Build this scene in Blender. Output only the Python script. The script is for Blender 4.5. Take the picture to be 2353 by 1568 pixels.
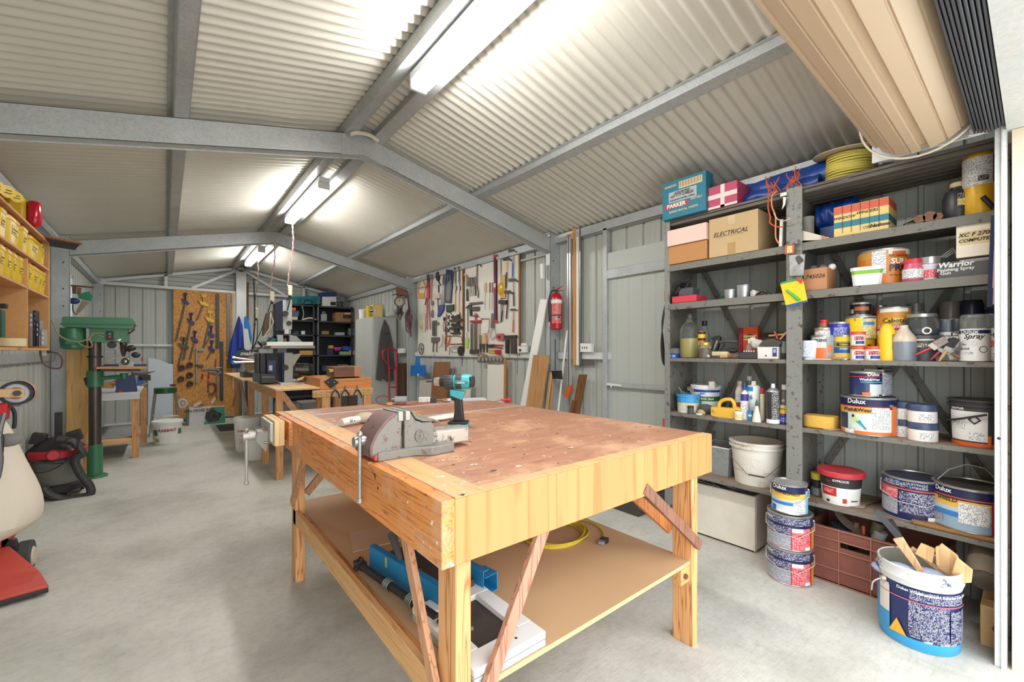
import bpy,bmesh,math,random
from mathutils import Vector,Matrix,Euler
for _o in list(bpy.data.objects):bpy.data.objects.remove(_o)
SC=bpy.context.scene
COL=SC.collection
FPX,YAW,HY,CX,CAMZ=983.5,math.radians(39.06),808.2,1176.5,1.38
cam=bpy.data.cameras.new('camera');camo=bpy.data.objects.new('camera',cam);COL.objects.link(camo)
cam.sensor_width=36.0;cam.lens=FPX/2353.0*36.0;cam.shift_y=(HY-784.0)/2353.0
cam.clip_start=0.02
camo.location=(0,0,CAMZ);camo.rotation_euler=(math.radians(90),0,-YAW)
SC.camera=camo
SC.view_settings.view_transform='Standard';SC.view_settings.look='None'
SC.view_settings.gamma=1.0;SC.view_settings.use_curve_mapping= False
SC.view_settings.exposure=0.62
SC.cycles.max_bounces=10;SC.cycles.diffuse_bounces=6;SC.cycles.glossy_bounces=4
SC.cycles.sample_clamp_indirect=8.0
W=bpy.data.worlds.new('sky');SC.world=W;W.use_nodes= True
_bg=W.node_tree.nodes['Background'];_bg.inputs[0].default_value=(0.92,0.96,1.0,1);_bg.inputs[1].default_value=3.0
LAMP=43.0
random.seed(7)
R_=math.radians
_F=Vector((math.sin(YAW),math.cos(YAW),0));_R=Vector((math.cos(YAW),-math.sin(YAW),0))
def ray(x,y): return _F+_R*((x-CX)/FPX)+Vector((0,0,(HY-y)/FPX))
def onX(x,y,X):d=ray(x,y); return d*(X/d.x)+Vector((0,0,CAMZ))
def onY(x,y,Y):d=ray(x,y); return d*(Y/d.y)+Vector((0,0,CAMZ))
def onZ(x,y,Z):d=ray(x,y); return d*((Z-CAMZ)/d.z)+Vector((0,0,CAMZ))
def lin(c):
 c=c/255.0
 return c/12.92 if c<=0.04045 else ((c+0.055)/1.055)**2.4
def RGB(c): return (lin(c[0]),lin(c[1]),lin(c[2]),1)
_M={}
def mt(name,rgb=(128,128,128),rough=0.5,metal=0.0,kind='plain',rgb2=None,scale=1.0,axis='z',emit=0,alpha=None,var=0.06,bump=0.15):
 if name in _M: return _M[name]
 m=bpy.data.materials.new(name);m.use_nodes= True;nt=m.node_tree;N=nt.nodes;L=nt.links
 b=N['Principled BSDF'];b.inputs['Roughness'].default_value=rough;b.inputs['Metallic'].default_value=metal
 c1=RGB(rgb);c2=RGB(rgb2) if rgb2 else tuple(v*(1-2.2*var) for v in c1[:3])+(1,)
 if emit:
  b.inputs['Emission Color'].default_value=c1;b.inputs['Emission Strength'].default_value=emit
  b.inputs['Base Color'].default_value=c1;_M[name]=m; return m
 if kind=='glass':
  b.inputs['Base Color'].default_value=c1;b.inputs['Transmission Weight'].default_value=alpha or 0.9
  b.inputs['IOR'].default_value=1.25;_M[name]=m; return m
 tc=N.new('ShaderNodeTexCoord');mp=N.new('ShaderNodeMapping');L.new(tc.outputs['Object'],mp.inputs[0])
 def noise(s,det=4,rg=0.6,vec=None):
  n=N.new('ShaderNodeTexNoise');n.inputs['Scale'].default_value=s;n.inputs['Detail'].default_value=det
  n.inputs['Roughness'].default_value=rg;L.new((vec or mp).outputs[0],n.inputs[0]); return n
 def ramp(src,stops,out=0):
  r=N.new('ShaderNodeValToRGB');L.new(src.outputs[out],r.inputs[0]);e=r.color_ramp.elements
  while len(e)<len(stops):e.new(0.5)
  for k,(p,c) in enumerate(stops):e[k].position=p;e[k].color=c
  return r
 def mix(fac,a,bb,fo=0):
  x=N.new('ShaderNodeMix');x.data_type='RGBA'
  L.new(fac.outputs[fo],x.inputs[0])
  for sock,v in ((6,a),(7,bb)):
   if isinstance(v,tuple):x.inputs[sock].default_value=v
   else:L.new(v.outputs[2] if v.bl_idname=='ShaderNodeMix' else v.outputs[0],x.inputs[sock])
  return x
 def bumpn(src,st,dist=0.002,out=0):
  bp=N.new('ShaderNodeBump');bp.inputs['Strength'].default_value=st;bp.inputs['Distance'].default_value=dist
  L.new(src.outputs[out],bp.inputs['Height']);L.new(bp.outputs[0],b.inputs['Normal'])
 BW=[(0.42,(0,0,0,1)),(0.58,(1,1,1,1))]
 if kind in ('wood','worn'):
  ai='xyz'.index(axis);sc=[9.0*scale]*3;sc[ai]=0.7*scale
  mp.inputs['Scale'].default_value=sc
  n=noise(1.6,5,0.65);n.inputs['Distortion'].default_value=0.4
  r=ramp(n,[(0.3,tuple(v*.86 for v in c1[:3])+(1,)),(0.5,c1),(0.72,tuple(min(1,v*1.14) for v in c1[:3])+(1,))])
  mpb=N.new('ShaderNodeMapping');L.new(tc.outputs['Object'],mpb.inputs[0]);s2=[24.0*scale]*3;s2[ai]=1.1*scale;mpb.inputs['Scale'].default_value=s2
  wv=noise(1.0,2,0.5,mpb);wm=N.new('ShaderNodeMath');wm.operation='MULTIPLY';wm.inputs[1].default_value=14.0;L.new(wv.outputs[0],wm.inputs[0])
  wf=N.new('ShaderNodeMath');wf.operation='PINGPONG';wf.inputs[1].default_value=1.0;L.new(wm.outputs[0],wf.inputs[0])
  rr=ramp(wf,[(0.0,(0,0,0,1)),(0.34,(1,1,1,1))])
  x=mix(rr,c2,r);src=x
  if kind=='worn':
   n2=N.new('ShaderNodeTexNoise');n2.inputs['Scale'].default_value=3.2;n2.inputs['Detail'].default_value=8;n2.inputs['Roughness'].default_value=0.7
   L.new(tc.outputs['Object'],n2.inputs[0])
   r2=ramp(n2,[(0.5,(0,0,0,1)),(0.68,(1,1,1,1))])
   src=mix(r2,x,RGB((216,172,136)))
   n3=N.new('ShaderNodeTexNoise');n3.inputs['Scale'].default_value=34;n3.inputs['Detail'].default_value=3;L.new(tc.outputs['Object'],n3.inputs[0])
   r3=ramp(n3,[(0.695,(0,0,0,1)),(0.71,(1,1,1,1))])
   src=mix(r3,src,RGB((232,224,208)))
   n4=N.new('ShaderNodeTexNoise');n4.inputs['Scale'].default_value=27;n4.inputs['Detail'].default_value=2;L.new(tc.outputs['Object'],n4.inputs[0])
   r4=ramp(n4,[(0.27,(1,1,1,1)),(0.285,(0,0,0,1))]);src=mix(r4,src,RGB((66,56,52)))
  L.new(src.outputs[2],b.inputs['Base Color']);bumpn(n,0.25*bump/0.15)
 elif kind=='ply':
  pass
 elif kind=='galv':
  v=N.new('ShaderNodeTexVoronoi');v.inputs['Scale'].default_value=90*scale;L.new(mp.outputs[0],v.inputs[0])
  n=noise(6*scale,5);x=mix(n,c1,c2)
  sp=N.new('ShaderNodeMix');sp.data_type='RGBA';sp.inputs[0].default_value=0.25;sp.blend_type='SOFT_LIGHT'
  L.new(x.outputs[2],sp.inputs[6]);L.new(v.outputs['Color'],sp.inputs[7])
  hs=N.new('ShaderNodeHueSaturation');hs.inputs['Saturation'].default_value=0.45;L.new(sp.outputs[2],hs.inputs['Color'])
  L.new(hs.outputs[0],b.inputs['Base Color'])
  mr=N.new('ShaderNodeMapRange');mr.inputs[3].default_value=max(0,rough-.12);mr.inputs[4].default_value=min(1,rough+.12)
  L.new(n.outputs[0],mr.inputs[0]);L.new(mr.outputs[0],b.inputs['Roughness'])
 elif kind=='concrete':
  n=noise(1.1,9,0.62);n2=noise(26,6,0.7)
  mp.inputs['Scale'].default_value=(1,1,1)
  r=ramp(n,[(0.32,c2),(0.52,c1),(0.72,tuple(min(1,v*1.12) for v in c1[:3])+(1,))])
  r2=ramp(n2,[(0.25,(0.66,0.66,0.66,1)),(0.55,(1,1,1,1))])
  x=N.new('ShaderNodeMix');x.data_type='RGBA';x.blend_type='MULTIPLY';x.inputs[0].default_value=0.55
  L.new(r.outputs[0],x.inputs[6]);L.new(r2.outputs[0],x.inputs[7])
  mp2=N.new('ShaderNodeMapping');mp2.inputs['Scale'].default_value=(1.5,9,1);mp2.inputs['Rotation'].default_value=(0,0,0.5);L.new(tc.outputs['Object'],mp2.inputs[0])
  n3=noise(3.0,8,0.75,mp2);r3=ramp(n3,[(0.58,(1,1,1,1)),(0.66,(0.7,0.68,0.62,1))])
  x2=N.new('ShaderNodeMix');x2.data_type='RGBA';x2.blend_type='MULTIPLY';x2.inputs[0].default_value=0.6
  L.new(x.outputs[2],x2.inputs[6]);L.new(r3.outputs[0],x2.inputs[7])
  mp4=N.new('ShaderNodeMapping');mp4.inputs['Scale'].default_value=(16,75,1);mp4.inputs['Rotation'].default_value=(0,0,-0.35);L.new(tc.outputs['Object'],mp4.inputs[0]);n5=noise(1.0,5,0.7,mp4)
  L.new(x2.outputs[2],b.inputs['Base Color']);bumpn(n5,0.45,0.004)
 elif kind=='osb':
  v=N.new('ShaderNodeTexVoronoi');v.inputs['Scale'].default_value=16*scale;v.inputs['Randomness'].default_value=1
  nd=noise(9,3);va=N.new('ShaderNodeVectorMath');va.operation='ADD';L.new(mp.outputs[0],va.inputs[0]);L.new(nd.outputs['Color'],va.inputs[1])
  sc_=N.new('ShaderNodeVectorMath');sc_.operation='MULTIPLY';sc_.inputs[1].default_value=(1,1,2.2);L.new(va.outputs[0],sc_.inputs[0]);L.new(sc_.outputs[0],v.inputs[0])
  r=ramp(v,[(0.0,c2),(0.35,c1),(0.7,RGB((222,168,98))),(1.0,c1)],out=1)
  L.new(r.outputs[0],b.inputs['Base Color']);bumpn(v,0.3,0.003)
 elif kind=='print':
  sx=N.new('ShaderNodeSeparateXYZ');L.new(mp.outputs[0],sx.inputs[0])
  ml=N.new('ShaderNodeMath');ml.operation='MULTIPLY';ml.inputs[1].default_value=1.0/(0.0065*scale);L.new(sx.outputs[2],ml.inputs[0])
  fr=N.new('ShaderNodeMath');fr.operation='FRACT';L.new(ml.outputs[0],fr.inputs[0])
  gt=N.new('ShaderNodeMath');gt.operation='GREATER_THAN';gt.inputs[1].default_value=0.5;L.new(fr.outputs[0],gt.inputs[0])
  mp.inputs['Scale'].default_value=(1,1,1)
  mp2=N.new('ShaderNodeMapping');mp2.inputs['Scale'].default_value=(1,1,.35);L.new(tc.outputs['Object'],mp2.inputs[0])
  n=noise(330/scale,2,0.5,mp2);g2=N.new('ShaderNodeMath');g2.operation='GREATER_THAN';g2.inputs[1].default_value=0.50;L.new(n.outputs[0],g2.inputs[0])
  mp3=N.new('ShaderNodeMapping');mp3.inputs['Scale'].default_value=(1,1,4);L.new(tc.outputs['Object'],mp3.inputs[0]);nb=noise(26/scale,1,0.5,mp3);g3=N.new('ShaderNodeMath');g3.operation='GREATER_THAN';g3.inputs[1].default_value=0.36;L.new(nb.outputs[0],g3.inputs[0])
  mu=N.new('ShaderNodeMath');mu.operation='MULTIPLY';L.new(gt.outputs[0],mu.inputs[0]);L.new(g2.outputs[0],mu.inputs[1])
  mu2=N.new('ShaderNodeMath');mu2.operation='MULTIPLY';L.new(mu.outputs[0],mu2.inputs[0]);L.new(g3.outputs[0],mu2.inputs[1])
  x=mix(mu2,c1,c2);L.new(x.outputs[2],b.inputs['Base Color'])
 elif kind=='chip':
  n=noise(20*scale,8,0.75);r=ramp(n,[(0.56,(0,0,0,1)),(0.62,(1,1,1,1))]);n2=noise(3,4);x0=mix(n2,c1,tuple(v*.85 for v in c1[:3])+(1,))
  x=mix(r,x0,c2);L.new(x.outputs[2],b.inputs['Base Color']);bumpn(n,0.2)
 else:
  n=noise(7*scale,5);x=mix(n,c1,c2);L.new(x.outputs[2],b.inputs['Base Color'])
  if bump:n2=noise(120*scale,3);bumpn(n2,bump,0.001)
 _M[name]=m; return m
def C(rgb,rough=0.5,metal=0.0,**k):
 return mt('c_%02x%02x%02x_%d_%d'%(tuple(rgb)+(int(rough*10),int(metal*10)))+('' if not k else '_'+'_'.join('%s%s'%i for i in sorted(k.items()))),rgb,rough,metal,**k)
class B:
 def __init__(s,o=None):s.v=[];s.f=[];s.k=[];s.mats=[];s.o=Vector(o) if o is not None else Vector((0,0,0));s.M= None
 def add(s,vs,fs,mat,M=None):
  if mat not in s.mats:s.mats.append(mat)
  k=s.mats.index(mat);n=len(s.v)
  for p in vs:
   p=Vector(p)
   if M is not None:p=M@p
   if s.M is not None:p=s.M@p
   s.v.append(p-s.o)
  for q in fs:s.f.append(tuple(i+n for i in q));s.k.append(k)
  return s
 def box(s,x0,x1,y0,y1,z0,z1,mat,M=None):
  vs=[(x,y,z) for z in (z0,z1) for y in (y0,y1) for x in (x0,x1)]
  return s.add(vs,[(0,2,3,1),(4,5,7,6),(0,1,5,4),(2,6,7,3),(0,4,6,2),(1,3,7,5)],mat,M)
 def cbox(s,c,d,mat,rot=(0,0,0)):
  M=Matrix.Translation(c)@Euler(rot).to_matrix().to_4x4()
  return s.box(-d[0]/2,d[0]/2,-d[1]/2,d[1]/2,-d[2]/2,d[2]/2,mat,M)
 def bar(s,a,b,w,t,mat,up=(0,0,1)):
  a=Vector(a);b=Vector(b);d=(b-a);L=d.length;d.normalize();up=Vector(up)
  if abs(d.dot(up))>.98:up=Vector((0,1,0))
  x=d.cross(up).normalized();y=x.cross(d).normalized()
  M=Matrix((x,y,d)).transposed().to_4x4();M.translation=a
  return s.box(-w/2,w/2,-t/2,t/2,0,L,mat,M)
 def lathe(s,pr,mat,n=24,M=None,th=(0,2*math.pi),ell=1.0):
  full=abs(th[1]-th[0]-2*math.pi)<1e-6;m=n if full else n+1
  vs=[]
  for r,z in pr:
   for i in range(m):
    a=th[0]+(th[1]-th[0])*i/n;vs.append((r*math.cos(a),r*math.sin(a)*ell,z))
  for j in range(len(pr)-1):
   mm=mat[j] if isinstance(mat,(list,tuple)) else mat
   fs=[(j*m+i,j*m+(i+1)%m,(j+1)*m+(i+1)%m,(j+1)*m+i) for i in range(n)]
   if j==0:base=len(s.v);s.add(vs,fs,mm,M)
   else:
    if mm not in s.mats:s.mats.append(mm)
    for q in fs:s.f.append(tuple(x+base for x in q));s.k.append(s.mats.index(mm))
  if full:
   for j,flip in ((0, True),(len(pr)-1, False)):
    if pr[j][0]>1e-5:
     q=[base+j*m+i for i in range(n)];q=q[::-1] if flip else q
     mm=(mat[0] if flip else mat[-1]) if isinstance(mat,(list,tuple)) else mat
     s.f.append(tuple(q));s.k.append(s.mats.index(mm))
  return s
 def cyl(s,a,b,r0,r1=None,mat=None,n=14):
  a=Vector(a);b=Vector(b);d=b-a;L=d.length;r1=r0 if r1 is None else r1
  M=d.to_track_quat('Z','Y').to_matrix().to_4x4();M.translation=a
  return s.lathe([(r0,0),(r1,L)],mat,n,M)
 def tube(s,pts,r,mat,n=8,closed=False,sm=0,flat=1.0):
  pts=[Vector(p) for p in pts]
  if sm:pts=smooth(pts,sm,closed)
  N=len(pts);rs=r if isinstance(r,(list,tuple)) else None;up= None;vs=[]
  for i,p in enumerate(pts):
   a=pts[(i-1)%N] if (closed or i) else p;b=pts[(i+1)%N] if (closed or i<N-1) else p
   d=(b-a).normalized()
   if up is None:up=Vector((0,0,1)) if abs(d.z)<.9 else Vector((1,0,0))
   x=d.cross(up)
   if x.length<1e-5:x=d.orthogonal()
   x.normalize();up=x.cross(d).normalized()
   rr=r if rs is None else rs[min(len(rs)-1,int(i*len(rs)/N))]
   for k in range(n):
    t=2*math.pi*k/n;vs.append(p+x*(rr*math.cos(t))+up*(rr*flat*math.sin(t)))
  fs=[(i*n+k,i*n+(k+1)%n,((i+1)%N)*n+(k+1)%n,((i+1)%N)*n+k) for i in range(N if closed else N-1) for k in range(n)]
  if not closed:fs+=[tuple(range(n))[::-1],tuple((N-1)*n+k for k in range(n))]
  return s.add(vs,fs,mat)
 def prism(s,poly,ax,t,mat,M=None):
  poly=[Vector(p) for p in poly];d=Vector(ax)*t;n=len(poly)
  vs=poly+[p+d for p in poly]
  return s.add(vs,[tuple(range(n)),tuple(range(2*n-1,n-1,-1))]+[(i,i+n,(i+1)%n+n,(i+1)%n) for i in range(n)],mat,M)
 def sph(s,c,r,mat,n=14,m=8,sc=(1,1,1)):
  M=Matrix.Translation(c)@Matrix.Diagonal((sc[0],sc[1],sc[2],1))
  return s.lathe([(r*math.sin(math.pi*j/m)+(1e-6 if j in (0,m) else 0),-r*math.cos(math.pi*j/m)) for j in range(m+1)],mat,n,M)
 def patch(s,r,t0,t1,z0,z1,mat,n=8,ell=1.0,r1=None):
  r1=r if r1 is None else r1;vs=[];n=max(n,int(abs(t1-t0)*9)+2)
  for z,rr in ((z0,r),(z1,r1)):
   for i in range(n+1):
    a=t0+(t1-t0)*i/n;vs.append((rr*math.cos(a),rr*math.sin(a)*ell,z))
  return s.add(vs,[(i,i+1,n+2+i,n+1+i) for i in range(n)],mat)
 def text(s,txt,size,mat,M=None,wrap=None,bold=0,shear=0,sx=1.0,align='CENTER'):
  vs,fs=text_geo(txt,bold,shear,align)
  out=[]
  for x,z in vs:
   x*=size*sx;z*=size
   if wrap:
    r,a0,zz=wrap;a=a0+x/r;out.append(((r+.0006)*math.cos(a),(r+.0006)*math.sin(a),zz+z))
   else:out.append((x,0,z))
  return s.add(out,fs,mat,M)
 def build(s,name,parent=None,label=None,cat=None,group=None,kind=None,loc=None,bev=0,seg=2,rz=0,angle=35,sub=0):
  me=bpy.data.meshes.new(name);me.from_pydata([tuple(p) for p in s.v],[],s.f)
  for m in s.mats:me.materials.append(m)
  me.polygons.foreach_set('material_index',s.k);me.polygons.foreach_set('use_smooth',[True]*len(s.f))
  me.update();me.set_sharp_from_angle(angle=R_(angle))
  o=bpy.data.objects.new(name,me);COL.objects.link(o)
  if parent is not None:o.parent=parent
  if loc is not None:o.location=loc
  elif parent is None and s.o.length>0:o.location=s.o
  if rz:o.rotation_euler.z=rz
  if bev:
   md=o.modifiers.new('edge','BEVEL');md.width=bev;md.segments=seg;md.limit_method='ANGLE';md.angle_limit=R_(40)
   md.harden_normals= False
  if sub:md=o.modifiers.new('sub','SUBSURF');md.levels=md.render_levels=sub
  return tag(o,label,cat,group,kind)
def tag(o,label=None,cat=None,group=None,kind=None):
 if label:o['label']=label
 if cat:o['category']=cat
 if group:o['group']=group
 if kind:o['kind']=kind
 return o
def thing(name,label,cat,loc=(0,0,0),rz=0,group=None,rot=None):
 o=bpy.data.objects.new(name, None);COL.objects.link(o);o.location=loc
 o.rotation_euler=rot if rot else (0,0,rz);o.empty_display_size=0.05
 return tag(o,label,cat,group)
def struct(o):o['kind']='structure'; return o
def copy_tree(o,parent=None):
 c=o.copy();COL.objects.link(c);c.parent=parent
 for ch in list(o.children):copy_tree(ch,c)
 return c
def smooth(pts,n,closed=False):
 out=[];N=len(pts)
 for i in range(N if closed else N-1):
  p0=pts[(i-1)%N] if (closed or i) else pts[i];p1=pts[i];p2=pts[(i+1)%N];p3=pts[(i+2)%N] if (closed or i<N-2) else p2
  for k in range(n):
   t=k/n;out.append(0.5*((2*p1)+(p2-p0)*t+(2*p0-5*p1+4*p2-p3)*t*t+(3*p1-p0-3*p2+p3)*t**3))
 if not closed:out.append(pts[-1])
 return out
_TX={}
def text_geo(txt,bold=0,shear=0,align='CENTER'):
 key=(txt,bold,shear,align)
 if key not in _TX:
  cu=bpy.data.curves.new('t','FONT');cu.body=txt;cu.align_x=align;cu.align_y='CENTER';cu.size=1.0;cu.offset=bold;cu.shear=shear
  cu.resolution_u=2;cu.fill_mode='FRONT'
  ob=bpy.data.objects.new('t',cu);COL.objects.link(ob);bpy.context.view_layer.update()
  me=bpy.data.meshes.new_from_object(ob.evaluated_get(bpy.context.evaluated_depsgraph_get()))
  _TX[key]=([(v.co.x,v.co.y) for v in me.vertices],[tuple(p.vertices) for p in me.polygons])
  bpy.data.objects.remove(ob);bpy.data.curves.remove(cu);bpy.data.meshes.remove(me)
 return _TX[key]
# ================================================================ THE SETTING
GALV=mt('galvanised',(184,195,197),.42,.25,'galv',rgb2=(152,163,167))
GALVD=mt('galvanised_dull',(176,184,184),.45,.3,'galv',rgb2=(146,154,156))
GALVL=mt('galvanised_light',(218,224,224),.45,.2,'galv',rgb2=(196,203,205))
SHEET=mt('wall_sheet',(184,188,182),.45,.05,var=.03,bump=.03)
ROOFM=mt('roof_sheet',(206,204,194),.42,.08,var=.04,bump=.03)
CONC=mt('concrete',(200,199,190),.7,0,'concrete',rgb2=(166,165,154))
XL,XR,YB,XC=-1.0,3.5,10.75,1.25
PIT=.23
def roofz(X,base=3.215): return base-PIT*abs(X-XC)
b=B();b.box(-30,30,-40,11.2,-.15,0,CONC);struct(b.build('floor'))
b=B();pitch=.076;vs=[];fs=[]
ny=int(11.0/pitch*8)
for side,(xa,xb) in enumerate(((XL-.12,XC),(XC,XR+.12))):
 xs=[xa,xb]
 vs=[];fs=[]
 for j in range(ny+1):
  y=-.05+j*pitch/8;dz=.0105*math.sin(2*math.pi*j/8)
  for x in xs:vs.append((x,y,roofz(x)+dz))
 for j in range(ny):fs.append((2*j,2*j+1,2*j+3,2*j+2))
 b.add(vs,fs,ROOFM)
struct(b.build('ceiling',angle=80))
RAFT=[3.45,7.03]
def ribbed(name,p0,p1,z0,z1,inward,mat,period=.19,holes=(),ztop=None,start=0.0):
 """vertically ribbed sheet from p0 to p1; grooves go away from the room; holes = (s0, s1, za, zb)"""
 p0=Vector(p0);p1=Vector(p1);d=(p1-p0);L=d.length;d.normalize();n=Vector(inward)
 prof=[];s=start
 while s<L:
  for ds,dp in ((0,0),(.006,-.022),(.026,-.022),(.032,0),(.078,0),(.080,-.0022),(.084,-.0022),(.086,0),(.134,0),(.136,-.0022),(.140,-.0022),(.142,0)):
   if 0<=s+ds<=L:prof.append((s+ds,dp))
  s+=period
 for h in holes:
  for e in (h[0],h[1]):prof.append((e,0))
 prof=sorted(set([(0,0),(L,0)]+prof))
 b=B()
 for (s0,q0),(s1,q1) in zip(prof,prof[1:]):
  bands=[(z0, None)];mid=(s0+s1)/2;cuts=[(h[2],h[3]) for h in holes if h[0]<=mid<=h[1]]
  zt0=ztop(s0) if ztop else z1;zt1=ztop(s1) if ztop else z1
  lo=z0
  segs=[]
  for a,c in cuts:segs.append((lo,lo,a,a));lo=c
  segs.append((lo,lo,zt0,zt1))
  A=p0+d*s0+n*q0;Bp=p0+d*s1+n*q1
  for (a0,a1,c0,c1) in segs:
   b.add([(A.x,A.y,a0),(Bp.x,Bp.y,a1),(Bp.x,Bp.y,c1),(A.x,A.y,c0)],[(0,1,2,3)],mat)
 return struct(b.build(name,angle=25))
ribbed('wall_right',(XR,0,0),(XR,YB,0),0,2.74,(-1,0,0),SHEET,start=.05)
b_=ribbed('wall_left',(XL,0,0),(XL,YB,0),0,2.74,(1,0,0),mt('wall_sheet_left',(176,180,174),.45,.05,var=.03,bump=.03),period=.19,holes=((7.5,8.35,1.75,2.42),),start=.03)
ribbed('wall_back',(XL,YB,0),(XR,YB,0),0,2.6,(0,-1,0),SHEET,start=.08)
b=B();z=2.6
while z<3.2:
 z2=min(z+.085,3.24)
 half=min((XR-XL)/2,max(0.02,(3.25-z)/PIT))
 half2=min((XR-XL)/2,max(0.02,(3.25-z2)/PIT))
 b.add([(XC-half,YB,z),(XC+half,YB,z),(XC+half2,YB+.0,z2-.012),(XC-half2,YB,z2-.012)],[(0,1,2,3)],SHEET)
 b.add([(XC-half2,YB,z2-.012),(XC+half2,YB,z2-.012),(XC+half2,YB+.012,z2),(XC-half2,YB+.012,z2)],[(0,1,2,3)],SHEET)
 z=z2
b.add([(XL,YB+.014,2.55),(XR,YB+.014,2.55),(XR,YB+.014,2.72),(XC,YB+.014,3.26),(XL,YB+.014,2.72)],[(0,1,2,3,4)],SHEET)
struct(b.build('gable_back'))
CREAM=mt('cream_steel',(228,210,188),.45,0,var=.02,bump=.02)
b=B();b.box(2.85,3.52,-.03,.075,0,2.34,CREAM);b.box(XL,-.62,-.03,.075,0,2.34,CREAM);struct(b.build('wall_front'))
b=B();b.box(XL,3.52,-.02,.09,2.342,3.3,mt('white_lintel',(214,216,214),.6,0,'galv',rgb2=(196,200,200)));struct(b.build('lintel'))
def rafter(Y):
 b=B();zt= lambda X:3.14-PIT*abs(X-XC);D=.168
 for xa,xb in ((XL+.15,XC),(XC,XR-.15)):
  for (o0,o1,y0,y1) in ((0,D,Y,Y+.003),(0,.003,Y,Y+.075),(D-.003,D,Y,Y+.075)):
   vs=[]
   for y in (y0,y1):
    for X in (xa,xb):vs+=[(X,y,zt(X)-o1),(X,y,zt(X)-o0)]
   b.add(vs,[(0,1,3,2),(4,6,7,5),(0,2,6,4),(1,5,7,3),(0,4,5,1),(2,3,7,6)],GALV)
  b.bar((xa,Y+.074,zt(xa)-D+.0),(xb,Y+.074,zt(xb)-D+.0),.003,.02,GALV)
 struct(b.build('rafter'))
 pl=B();pl.prism([(XC-.17,Y-.004,2.95-.02),(XC,Y-.004,2.972),(XC+.17,Y-.004,2.93),(XC+.17,Y-.004,3.095),(XC,Y-.004,3.135),(XC-.17,Y-.004,3.095)],(0,1,0),.003,GALV)
 struct(pl.build('apex_plate'))
for Y in RAFT:rafter(Y)
def column(X,Y,sgn):
 b=B();zt=2.70;W_=.15
 b.box(min(X,X+sgn*W_),max(X,X+sgn*W_),Y,Y+.003,0,zt,GALV)
 xi=X+sgn*W_
 b.box(min(xi,xi-sgn*.003),max(xi,xi-sgn*.003),Y,Y+.075,0,zt,GALV)
 b.box(min(X,X+sgn*.003),max(X,X+sgn*.003),Y,Y+.075,0,zt,GALV)
 b.box(min(xi,xi-sgn*.02),max(xi,xi-sgn*.02),Y+.072,Y+.075,0,zt,GALV)
 for z in (2.1,2.4,1.9):b.cyl((xi-sgn*.05,Y-.004,z),(xi-sgn*.05,Y,z),.008, None,C((60,62,62),.5,.5),8)
 b.box(min(X,xi+sgn*.02),max(X,xi+sgn*.02),Y-.01,Y+.08,zt,zt+.008,GALV)
 struct(b.build('column'))
for Y in RAFT:column(XR,Y,-1);column(XL,Y,1)
column(XL,YB-.12,1);column(XR,YB-.12,-1)
def purlin(X,w,h,y0=0,y1=YB,mat=GALVD,lip=True):
 zt=roofz(X)-.012;b=B();s=-PIT if X>XC else PIT;a=math.atan(s)
 M=Matrix.Translation((X,0,zt))@Matrix.Rotation(-a,4,'Y')
 b.box(-w/2,w/2,y0,y1,-h,-h+.003,mat,M)
 for q in (-1,1):
  b.box(q*w/2-.0015,q*w/2+.0015,y0,y1,-h,0,mat,M)
  if lip:b.box(min(q*w/2,q*(w/2+.022)),max(q*w/2,q*(w/2+.022)),y0,y1,-.004,-.001,mat,M)
 struct(b.build('purlin')); return M
purlin(.07,.075,.062);purlin(2.40,.075,.062)
Mr=purlin(XC-.125,.09,.07,lip=False);purlin(XC+.125,.09,.07,lip=False)
b=B()
for k in range(62):
 y=1.0+k*.15;b.cyl((2.372,y,roofz(2.37)-.045),(2.355,y,roofz(2.37)-.045),.004, None,GALVL,6)
tag(struct(b.build('purlin_screw')),kind='stuff')
for X,s in ((XR,-1),(XL,1)):
 b=B();x1=X+s*.07
 b.box(min(X,x1),max(X,x1),0,YB,2.60,2.603,GALV);b.box(min(x1,x1-s*.003),max(x1,x1-s*.003),0,YB,2.60,2.69,GALV)
 struct(b.build('eave_beam'))
b=B();b.box(XL,XR,YB-.06,YB-.004,1.48,1.52,GALVL);b.box(XL,XR,YB-.06,YB-.004,.02,.06,GALVL);struct(b.build('girt'))
for y0,y1 in ((3.9,7.0),(2.69,3.43)):
 b=B();b.box(XR-.045,XR,y0,y1,1.30,1.37,GALVL);struct(b.build('girt'))
b=B();yb=YB-.1
b.bar((XL+.1,yb,2.62),(XR-.1,yb,2.62),.05,.05,GALVL);struct(b.build('truss_chord'))
for a,c in (((XL+.12,yb,2.66),(XC,yb,3.14)),((XC,yb,3.14),(XR-.12,yb,2.66)),((.42,yb,2.64),(1.2,yb,3.1)),((2.08,yb,2.64),(1.3,yb,3.1)),((.02,yb,2.6),(.02,yb,2.86)),((2.48,yb,2.6),(2.48,yb,2.86))):
 b=B();b.bar(a,c,.05,.045,GALVL,up=(0,1,0));struct(b.build('truss_member'))
m0=onY(543,620,YB-.22);m1=onY(566,740,YB-.22)
b=B();b.box(m0.x,m1.x,YB-.22,YB-.217,1.95,3.05,GALVL);b.box(m0.x-.002,m0.x,YB-.22,YB-.12,1.95,3.05,GALVL);b.box(m1.x,m1.x+.002,YB-.22,YB-.12,1.95,3.05,GALVL);struct(b.build('mullion_column',bev=.003))
b=B()
b.box(2.83,2.833,.088,.125,0,2.36,GALVL);b.box(2.83,2.90,.122,.125,0,2.36,GALVL);b.box(2.83,2.90,.088,.091,0,2.36,GALVL);b.box(2.822,2.832,.098,.106,0,2.36,GALVL)
b.cyl((2.828,.112,1.0),(2.834,.112,1.0),.006, None,C((70,72,72),.5,.4),10)
struct(b.build('jamb_right',bev=.002))
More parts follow.
